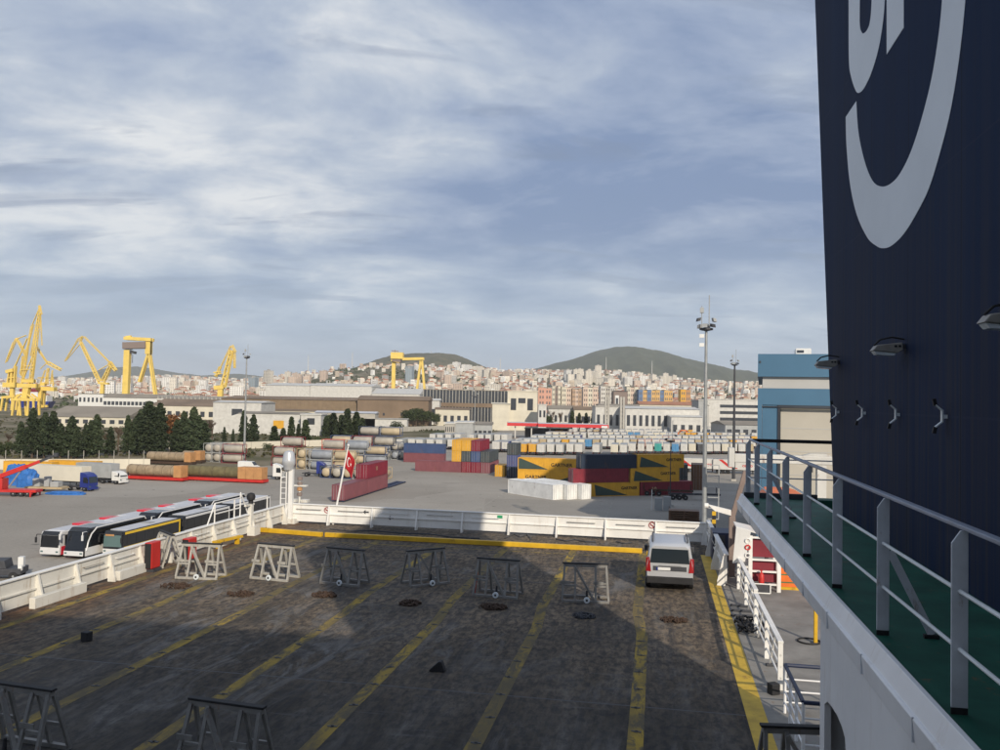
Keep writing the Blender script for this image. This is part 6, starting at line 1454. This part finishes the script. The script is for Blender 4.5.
for (w, d, fl, cols, wm_, rm, gb, kind) in ((15, 14, 12, 4, 'bcream', 'rgrey', 0, 'cream tower'), (24, 13, 9, 6, 'bwhite', 'rgrey', 0, 'white slab'), (16, 13, 5, 4, 'bpink', 'rred', 1, 'pinkish red roofed block'), (15, 14, 5, 4, 'btan', 'rred', 1, 'tan red roofed block'), (13, 11, 4, 3, 'bcream', 'rred', 1, 'cream red roofed block'), (18, 15, 14, 4, 'bglass', 'rgrey', 0, 'blue grey tower'), (20, 13, 6, 5, 'bcream', 'rgrey', 0, 'cream flat roofed block'), (15, 12, 4, 4, 'bwhite', 'rgrey', 0, 'white flat roofed block'), (17, 14, 8, 4, 'bpink', 'rgrey', 0, 'pinkish flat roofed block'), (22, 14, 5, 5, 'bgrey', 'rgrey', 0, 'grey flat roofed block')):
    me, H_ = block_mesh('town_block', w, d, fl, cols, wm_, rm, gb); BT.append((me, H_, kind))
def zone(u):
    for lim, s in ((112, 'behind the jib cranes'), (212, 'behind the gantry crane'), (300, 'past the lone jib crane'), (435, 'below the wooded hill'), (540, 'over the windowed shed'), (650, 'below the mountain'), (2000, 'over the white office')):
        if u < lim: return s
placed = []
def town(u, D, ti, big=1.0, lab=None):
    x_ = (u - 500) / 850 * D; me, H_, kind = BT[ti]
    o = bpy.data.objects.new('town_building', me); COL.objects.link(o); o.location = (x_, D, T(x_, D) - .3); o.rotation_euler.z = R(q.uniform(-35, 35)); o.scale = (q.uniform(.7, 1.0) * big, q.uniform(.7, .95) * big, q.uniform(.62, .9) * big)
    band = 'low down' if D < 1500 else 'halfway up' if D < 2300 else 'high up'
    return tag(o, lab or f'{kind} {band} on the town slope {zone(u)}', 'building', 'town buildings on the far slope')
q = random.Random(11); cnt = 0
def dens(u, D):
    if 310 < u < 432 and D > 1750: return .16
    if u < 300 and D > 2700: return .45
    if u < 120 and D < 1500: return .3
    return 1
# landmark clusters
def cluster(n, u0, u1, d0, d1, types, big=1.0):
    global cnt
    for _ in range(n * 8):
        if n <= 0: break
        u = q.uniform(u0, u1); D = q.uniform(d0, d1); x_ = (u - 500) / 850 * D
        if any((x_ - a) ** 2 + (D - b) ** 2 < 20 ** 2 * big for a, b in placed): continue
        if q.random() > dens(u, D): continue
        placed.append((x_, D)); town(u, D, q.choice(types), big); n -= 1; cnt += 1
cluster(17, 568, 611, 1850, 2100, [0, 0, 1, 6], 1.15)
cluster(12, 615, 680, 1900, 2350, [0, 6, 8, 1])
cluster(8, 288, 330, 1900, 2200, [0, 8, 8], 1.1)
cluster(10, 480, 520, 2000, 2400, [8, 0, 2])
cluster(10, 450, 480, 2500, 2800, [1, 6])
cluster(5, 85, 128, 1300, 1700, [0, 1, 0], 1.1)
cluster(12, 150, 215, 1500, 2100, [0, 1, 1, 6, 7], 1.0)
cluster(2, 403, 412, 1700, 1760, [5], .95)
cluster(2, 248, 258, 1800, 1850, [5], 1.0); cluster(2, 268, 276, 1900, 1950, [0], 1.3)
cluster(100, 150, 800, 950, 1500, [2, 3, 4, 6, 7, 9, 2, 3, 4])
cluster(60, 0, 300, 1250, 2300, [2, 4, 6, 7, 1, 8])
cluster(45, 430, 800, 1500, 2200, [2, 3, 4, 6, 8, 7])
# everything beyond reads as one mass
mb = MB(); q = random.Random(5)
for _ in range(7000):
    u = q.uniform(-120, 830); D = q.uniform(1050, 3250) if q.random() < .8 else q.uniform(2300, 3250)
    if q.random() > dens(u, D): continue
    x_ = (u - 500) / 850 * D
    if any(abs(x_ - a) < 15 and abs(D - b) < 15 for a, b in placed): continue
    if u < 430 and D < 1150: continue
    z = T(x_, D); w, d = q.uniform(6, 11), q.uniform(6, 10); h = q.choice((4, 5, 6, 6, 8, 9, 10, 13, 17)) if D > 1500 else q.choice((4, 5, 6, 6, 9)); 
    c, s_ = math.cos(q.uniform(-.7, .7)), 0; a = math.acos(c) * q.choice((-1, 1)); ca, sa = math.cos(a), math.sin(a)
    def pt(px_, py_, pz_): return (x_ + px_ * ca - py_ * sa, D + px_ * sa + py_ * ca, z + pz_)
    wm_ = q.choice((0, 0, 0, 1, 1, 1, 2, 3, 4)); mb.cur = wm_
    P8 = [pt(-w / 2, -d / 2, -8), pt(w / 2, -d / 2, -8), pt(w / 2, d / 2, -8), pt(-w / 2, d / 2, -8), pt(-w / 2, -d / 2, h), pt(w / 2, -d / 2, h), pt(w / 2, d / 2, h), pt(-w / 2, d / 2, h)]
    mb.add(P8, [(0, 1, 5, 4), (1, 2, 6, 5), (2, 3, 7, 6), (3, 0, 4, 7)])
    if q.random() < .5 and h < 16:
        mb.cur = 6; mb.add([pt(-w / 2 - .5, -d / 2 - .5, h), pt(w / 2 + .5, -d / 2 - .5, h), pt(w / 2 + .5, d / 2 + .5, h), pt(-w / 2 - .5, d / 2 + .5, h), pt(-w / 5, 0, h + 2.6), pt(w / 5, 0, h + 2.6)], [(0, 1, 5, 4), (2, 3, 4, 5), (1, 2, 5), (3, 0, 4)])
    else: mb.cur = 7; mb.add([pt(-w / 2, -d / 2, h), pt(w / 2, -d / 2, h), pt(w / 2, d / 2, h), pt(-w / 2, d / 2, h)], [(0, 1, 2, 3)])
    mb.cur = 5
    for f in range(int(h / 3)):
        for cc in (-.3, 0, .3):
            a0, a1 = w * (cc - .1), w * (cc + .1); zz_ = 1 + f * 3
            mb.add([pt(a0, -d / 2 - .05, zz_), pt(a1, -d / 2 - .05, zz_), pt(a1, -d / 2 - .05, zz_ + 1.5), pt(a0, -d / 2 - .05, zz_ + 1.5)], [(0, 1, 2, 3)])
for k_, s_ in (('bcream', 'mcream'), ('bwhite', 'mwhite'), ('bpink', 'mpink'), ('btan', 'mtan'), ('bgrey', 'mgrey'), ('rred', 'mred'), ('rgrey', 'mroof')):
    c_ = dict(bcream=(.74, .69, .60), bwhite=(.78, .77, .74), bpink=(.60, .48, .39), btan=(.55, .46, .36), bgrey=(.5, .49, .47), rred=(.36, .17, .11), rgrey=(.45, .43, .40))[k_]
    M[s_] = paint('mass ' + k_, c_, .9, .3, .03)
me = mb.mesh('far_town', ['mcream', 'mwhite', 'mpink', 'mtan', 'mgrey', 'townwin', 'mred', 'mroof'])
o = bpy.data.objects.new('far_town', me); COL.objects.link(o); tag(o, kind='stuff'); o['label'] = 'dense mass of small town houses covering the far slope'
# ------------------------------------------------------------------ trees
def leafcloud(x, fn, n, s0, s1, seed):
    q = random.Random(seed)
    for _ in range(n):
        c = Vector(fn(q)); s = q.uniform(s0, s1)
        for k in range(2):
            a = Vector((q.uniform(-1, 1), q.uniform(-1, 1), q.uniform(-1, 1))).normalized(); b = a.cross(Vector((q.uniform(-1, 1), q.uniform(-1, 1), q.uniform(-1, 1)))).normalized()
            a = a * s; b = b * s * .7; j = c + Vector((q.uniform(-s, s), q.uniform(-s, s), q.uniform(-s, s))) * .6
            x.add([j - a, j + b * .8, j + a, j - b], [(0, 1, 2, 3)])
    return x
def tree_proto(name, leaf, kind, seed):
    def mk():
        r = thing(name, 'x', 'tree', (0, 0, 0), 0); q0 = random.Random(seed); x = MB(); H = 10.0
        if kind == 'conifer':
            lob = [(q0.uniform(0, 6.28), q0.uniform(.1, .95), q0.uniform(.35, .6)) for _ in range(26)]
            def fn(q):
                t = q.random() ** .85; rad = (1 - t) ** .55 * (2.75 if t > .12 else 1.6 + t * 9) + .15; a = q.uniform(0, 6.28)
                k = .62 + .38 * math.sin(t * 34 + a * 2 + seed) * .6 + .18 * math.sin(a * 3 + seed); rr = rad * max(.15, k) * math.sqrt(q.uniform(.15, 1))
                return (math.cos(a) * rr, math.sin(a) * rr, 1.1 + t * 8.9 - rr * .22)
            x = leafcloud(x, fn, 2100, .13, .36, seed); tr = (.28, 8.5)
        elif kind == 'cypress':
            def fn(q):
                t = q.random(); rad = (1 - t) ** .55 * min(1, .62 + t * 1.8) * 1.5 + .08; a = q.uniform(0, 6.28)
                rr = rad * (.8 + .2 * math.sin(t * 20 + a * 2 + seed)) * math.sqrt(q.uniform(.2, 1)); return (math.cos(a) * rr, math.sin(a) * rr, .5 + t * 9.5)
            x = leafcloud(x, fn, 1500, .12, .32, seed); tr = (.2, 6)
        elif kind == 'broad':
            bl = [(q0.uniform(-2.4, 2.4), q0.uniform(-2.4, 2.4), q0.uniform(4, 8.2), q0.uniform(1.1, 2.1)) for _ in range(16)]
            def fn(q):
                b = q.choice(bl); a = q.uniform(0, 6.28); e = q.uniform(-1, 1); rr = b[3] * q.uniform(.55, 1.05); s = math.sqrt(1 - e * e)
                return (b[0] + rr * s * math.cos(a), b[1] + rr * s * math.sin(a), b[2] + rr * e * .85)
            x = leafcloud(x, fn, 1500, .12, .36, seed); tr = (.3, 5)
        elif kind == 'bush':
            bl = [(q0.uniform(-2.6, 2.6), q0.uniform(-2.0, 2.0), q0.uniform(1.5, 6), q0.uniform(1.6, 2.6)) for _ in range(12)]
            def fn(q):
                b = q.choice(bl); a = q.uniform(0, 6.28); e = q.uniform(-1, 1); rr = b[3] * q.uniform(.6, 1.05); s = math.sqrt(1 - e * e)
                return (b[0] + rr * s * math.cos(a), b[1] + rr * s * math.sin(a), max(.1, b[2] + rr * e))
            x = leafcloud(x, fn, 1200, .15, .4, seed); tr = (.25, 2)
        elif kind == 'bare':
            def br(p, d, L_, r_, dep):
                e = p + d * L_; x.tube(p, e, r_, r_ * .65, 4, False)
                if dep == 0: return
                for _ in range(4 if dep > 1 else 5):
                    nd = (d + Vector((q0.uniform(-.9, .9), q0.uniform(-.9, .9), q0.uniform(-.1, .6)))).normalized(); br(p + d * L_ * q0.uniform(.5, 1), nd, L_ * q0.uniform(.55, .8), r_ * .6, dep - 1)
            br(Vector((0, 0, 2.2)), Vector((0, 0, 1)), 2.6, .16, 4); tr = (.22, 2.6)
        x.build('crown', leaf, r); t = MB(); t.tube((0, 0, 0), (0, 0, tr[1] * .55), tr[0], tr[0] * .7, 7); t.tube((0, 0, tr[1] * .55), (.1, 0, tr[1]), tr[0] * .7, tr[0] * .3, 7)
        if kind == 'broad':
            for _ in range(5): t.tube((0, 0, 2.6 + q0.random() * 1.5), (q0.uniform(-1.8, 1.8), q0.uniform(-1.8, 1.8), q0.uniform(5, 6.5)), .14, .05, 5)
        t.build('trunk', 'bark', r); return r
    return Proto(mk)
TR = {'conifer': [tree_proto('conifer_tree', 'pine', 'conifer', s) for s in (1, 2, 3)], 'cypress': [tree_proto('cypress_tree', 'cyp', 'cypress', s) for s in (4, 5)], 'broad': [tree_proto('broadleaf_tree', 'olive', 'broad', s) for s in (6, 7)], 'bush': [tree_proto('round_bush', 'olive', 'bush', 8)], 'bare': [tree_proto('bare_tree', 'bare', 'bare', s) for s in (9, 10)], 'autumn': [tree_proto('autumn_tree', 'autumn', 'broad', 12)]}
q = random.Random(21)
def tree(kind, u, vb, vt, lab, fat=1.0, group=None):
    b = P(u, vb); D = b.y; h = zpx(u, vt, D); s = h / 10.0; fat *= 1.08 if kind == 'conifer' else 1.7 if kind == 'cypress' else 1.15
    q.choice(TR[kind]).at((b.x, b.y, 0), q.uniform(0, 6.28), lab, group, (s * fat, s * fat, s))
G1 = 'row of dark conifers behind the trucks'
NB = ['nearest the picture edge', 'behind the crane boom', 'behind the crane truck', 'over the blue tarpaulins', 'behind the cream trailer front', 'behind the cream trailer middle', 'over the blue tractor', 'over the white yard tractor', 'beside the tan tank trailer', 'tallest over the tan tank trailer', 'in a tight pair over the tan tank trailer', 'between the tank trailers', 'over the mossy tank trailer', 'leaning over the mossy tank trailer', 'last by the light mast tanks', 'low beside the bare tree', 'squeezed between the tarpaulin pair', 'between the crane boom pair', 'just past the bare tree', 'over the trailer hitch', 'before the low bare tree', 'at the flank of the tight pair', 'beside the autumn tree', 'close to the white gabled wing']
for i, (u, vb, vt, f) in enumerate(((20, 456, 422, .9), (32, 458, 409, .85), (44, 458, 413, .9), (52, 457, 412, 1), (71, 458, 417, 1.15), (85, 456, 424, .8), (96, 457, 415, .9), (127, 455, 416, .75), (140, 455, 410, 1.05), (148, 456, 402, 1.1), (159, 456, 404, .95), (183, 454, 412, .9), (193, 455, 408, .95), (203, 453, 421, 1.4), (76, 459, 428, 1), (38, 457, 420, 1.1), (60, 458, 424, 1.1), (90, 457, 421, 1.0), (110, 456, 427, .9), (134, 455, 419, 1.0), (176, 454, 420, 1.0), (198, 453, 416, 1.0))):
    tree('conifer', u, vb, vt, f'dark conifer in the row {NB[i]}', f, G1)
for u, vb, vt, f, lab in ((243, 447, 411, .75, 'conifer right beside the galvanised light mast'), (253, 448, 415, .95, 'ragged conifer behind the white van'), (224, 443, 427, .7, 'small conifer against the white gabled wing'), (233, 443, 429, .7, 'smallest conifer against the white gabled wing')): tree('conifer', u, vb, vt, lab, f)
for u, vb, vt, f, lab in ((274, 443, 426, 1.5, 'broad cypress in front of the yellow sign'), (283, 443, 428, 1.4, 'cypress just past the yellow sign'), (291, 445, 417, .8, 'slim tall cypress against the white hall'), (298, 444, 424, .8, 'small cypress beside the slim tall one'), (305, 446, 420, 1.1, 'full cypress near the white block'), (326, 437, 416, 1.1, 'cypress beside the white block'), (333, 437, 413, 1.3, 'cypress second from the white block'), (341, 437, 415, 1.2, 'cypress third from the white block'), (347, 438, 409, 1, 'tallest cypress past the white block'), (356, 438, 412, 1.1, 'cypress last but one past the white block'), (362, 438, 418, 1.2, 'cypress last past the white block'),
        (572, 431, 411, .8, 'cypress over the middle of the red canopy'), (579, 431, 413, .8, 'second cypress over the red canopy'), (586, 431, 413, .8, 'third cypress over the red canopy'), (593, 431, 412, .85, 'cypress over the canopy end'), (612.5, 433, 413, .85, 'cypress just past the canopy end'), (628, 434, 411, .85, 'cypress beside the second pylon'), (676, 431, 413, 1.1, 'cypress alone by the orange frame'), (662, 432, 409, 1.2, 'tall cypress in the clump before the white school'), (654, 432, 410, 1.1, 'cypress in the clump before the white school'), (540, 428, 414, .9, 'slim cypress before the small white house')): tree('cypress', u, vb, vt, lab, f)
for u, vb, vt, f, lab in ((408, 428, 408, 1, 'broad green tree leading the clump before the brick shed'), (416, 427, 406, 1.1, 'broad green tree in the clump before the brick shed'), (425, 427, 409, 1.1, 'broad green tree third in the clump before the brick shed'), (434, 427, 411, 1, 'broad green tree last in the clump before the brick shed'), (444, 425, 414, .9, 'low green tree behind the grey annex'), (458, 420, 402, .7, 'lone green tree before the windowed shed'), (500, 424, 411, 1, 'green tree behind the canopy corner'), (509, 424, 409, 1.1, 'green tree before the cream wing'), (518, 425, 411, 1.1, 'green tree under the cream hall windows'), (526, 425, 412, 1, 'green tree at the cream hall corner'), (640, 433, 413, 1.1, 'bushy green tree in the clump before the white school'), (648, 433, 415, 1, 'low green tree in the clump before the white school'), (754, 425, 413, .8, 'green tree in front of the white office'), (700, 405, 397, 1.2, 'green tree up by the pale stair tower'), (690, 405, 398, 1.2, 'green tree uphill of the low white building'), (5, 462, 440, 1.2, 'low green tree nearest the picture edge')): tree('broad', u, vb, vt, lab, f)
for u, vb, vt, f, lab in ((321, 446, 434, 1.3, 'round green bush by the white block'), (398, 431, 418, 1.3, 'round bright bush on the green slope'), (268, 449, 441, 1.5, 'yellowish round bush behind the white van'), (383, 432, 424, 1.2, 'small round bush on the green slope')): tree('bush', u, vb, vt, lab, f)
for u, vb, vt, f, lab in ((118, 452, 418, 1.1, 'bare brown tree over the white yard tractor'), (133, 450, 408, 1, 'bare brown tree beside the tight conifer pair'), (212, 445, 412, 1.3, 'bare reddish tree by the white gabled wing'), (108, 453, 425, 1.2, 'low bare tree behind the cream trailer'), (552, 428, 407, 1.1, 'bare brown tree before the salmon block'), (560, 428, 409, 1.1, 'bare brown tree over the red canopy'), (62, 455, 430, 1.1, 'bare tree between dark conifers'), (8, 450, 428, 1.3, 'bare tree at the crane portal foot')): tree('bare', u, vb, vt, lab, f)
tree('autumn', 171, 452, 408, 'orange autumn tree between two groups of conifers', .95); tree('autumn', 716, 430, 404, 'rust orange autumn tree before the white office', 1.0)
q = random.Random(44); WH = ('by the salmon block', 'by the brown clad shed', 'along the green slope', 'behind the white school', 'at the foot of the town', 'by the pale stair tower')
for (u0, u1, v0, v1, n, wi, kinds) in ((545, 602, 421, 428, 16, 0, ('broad', 'bare', 'cypress', 'broad')), (370, 445, 421, 424, 8, 2, ('broad', 'bush')), (596, 700, 402, 405, 10, 4, ('broad', 'cypress')), (425, 500, 418, 422, 7, 2, ('broad', 'bush')), (676, 760, 404, 409, 8, 5, ('broad', 'autumn', 'broad')), (322, 372, 432, 440, 9, 1, ('broad', 'cypress', 'bush')), (628, 690, 425, 429, 10, 3, ('broad', 'cypress', 'bush')), (130, 215, 412, 418, 8, 1, ('bare', 'broad'))):
    for _ in range(n):
        u = q.uniform(u0, u1); vb = q.uniform(v0, v1); kd = q.choice(kinds); D = P(u, vb).y; hpx = q.uniform(6, 10.5) / D * 850
        tree(kd, u, vb, vb - hpx, f'{dict(broad="green broadleaf tree", bush="round green bush", cypress="dark cypress", bare="bare brown tree", autumn="orange autumn tree")[kd]} in the loose planting {WH[wi]}', q.uniform(.9, 1.3), 'loose planting between the sheds')
# scrub along the slope behind the yard
q = random.Random(33); x = MB()
for _ in range(2600):
    u = q.uniform(-60, 790); v = q.uniform(411, 432) if u > 330 else q.uniform(418, 458)
    if u > 500 and v > 428: continue
    w = P(u, v); s = q.uniform(.5, 1.8) if u > 330 else q.uniform(.4, 1.3)
    for k in range(5):
        a = Vector((q.uniform(-1, 1), q.uniform(-1, 1), q.uniform(-.6, 1))).normalized(); b = a.cross(Vector((q.uniform(-1, 1), q.uniform(-1, 1), q.uniform(-1, 1)))).normalized(); c = Vector((w.x + q.uniform(-s, s), w.y + q.uniform(-s, s), s * q.uniform(.1, .7)))
        x.add([c - a * s * .6, c + b * s * .5, c + a * s * .6, c - b * s * .5], [(0, 1, 2, 3)])
o = x.build('scrub', 'scrub'); tag(o, kind='stuff'); o['label'] = 'patchy scrub covering the waste ground behind the yard'
x = MB(); q = random.Random(34)
for _ in range(2600):
    u = q.uniform(-100, 830); D = q.uniform(850, 2800); x_ = (u - 500) / 850 * D; z = T(x_, D); s = q.uniform(2.5, 5)
    for k in range(5):
        a = Vector((q.uniform(-1, 1), q.uniform(-1, 1), q.uniform(-.6, 1))).normalized(); b = a.cross(Vector((q.uniform(-1, 1), q.uniform(-1, 1), q.uniform(-1, 1)))).normalized(); c = Vector((x_ + q.uniform(-s, s), D + q.uniform(-s, s), z + s * q.uniform(.2, 1.3)))
        x.add([c - a * s * .6, c + b * s * .5, c + a * s * .6, c - b * s * .5], [(0, 1, 2, 3)])
o = x.build('town_greenery', 'olive'); tag(o, kind='stuff'); o['label'] = 'scattered dark greenery between the houses of the far slope'
# ------------------------------------------------------------------ air
k = bpy.data.materials.new('haze air'); k.use_nodes = True; nt_ = k.node_tree; nt_.nodes.clear()
pv = nt_.nodes.new('ShaderNodeVolumePrincipled'); pv.inputs['Density'].default_value = HAZE_D; pv.inputs['Color'].default_value = (.93, .96, 1.0, 1); pv.inputs['Anisotropy'].default_value = .0
ou = nt_.nodes.new('ShaderNodeOutputMaterial'); nt_.links.new(pv.outputs[0], ou.inputs['Volume'])
M['haze'] = k; x = MB(); x.box(-13500, -330, -32, 13500, 13400, 480); tag(x.build('haze', 'haze'), kind='stuff'); bpy.data.objects['haze']['label'] = 'pale even haze over the harbour and the far hills'
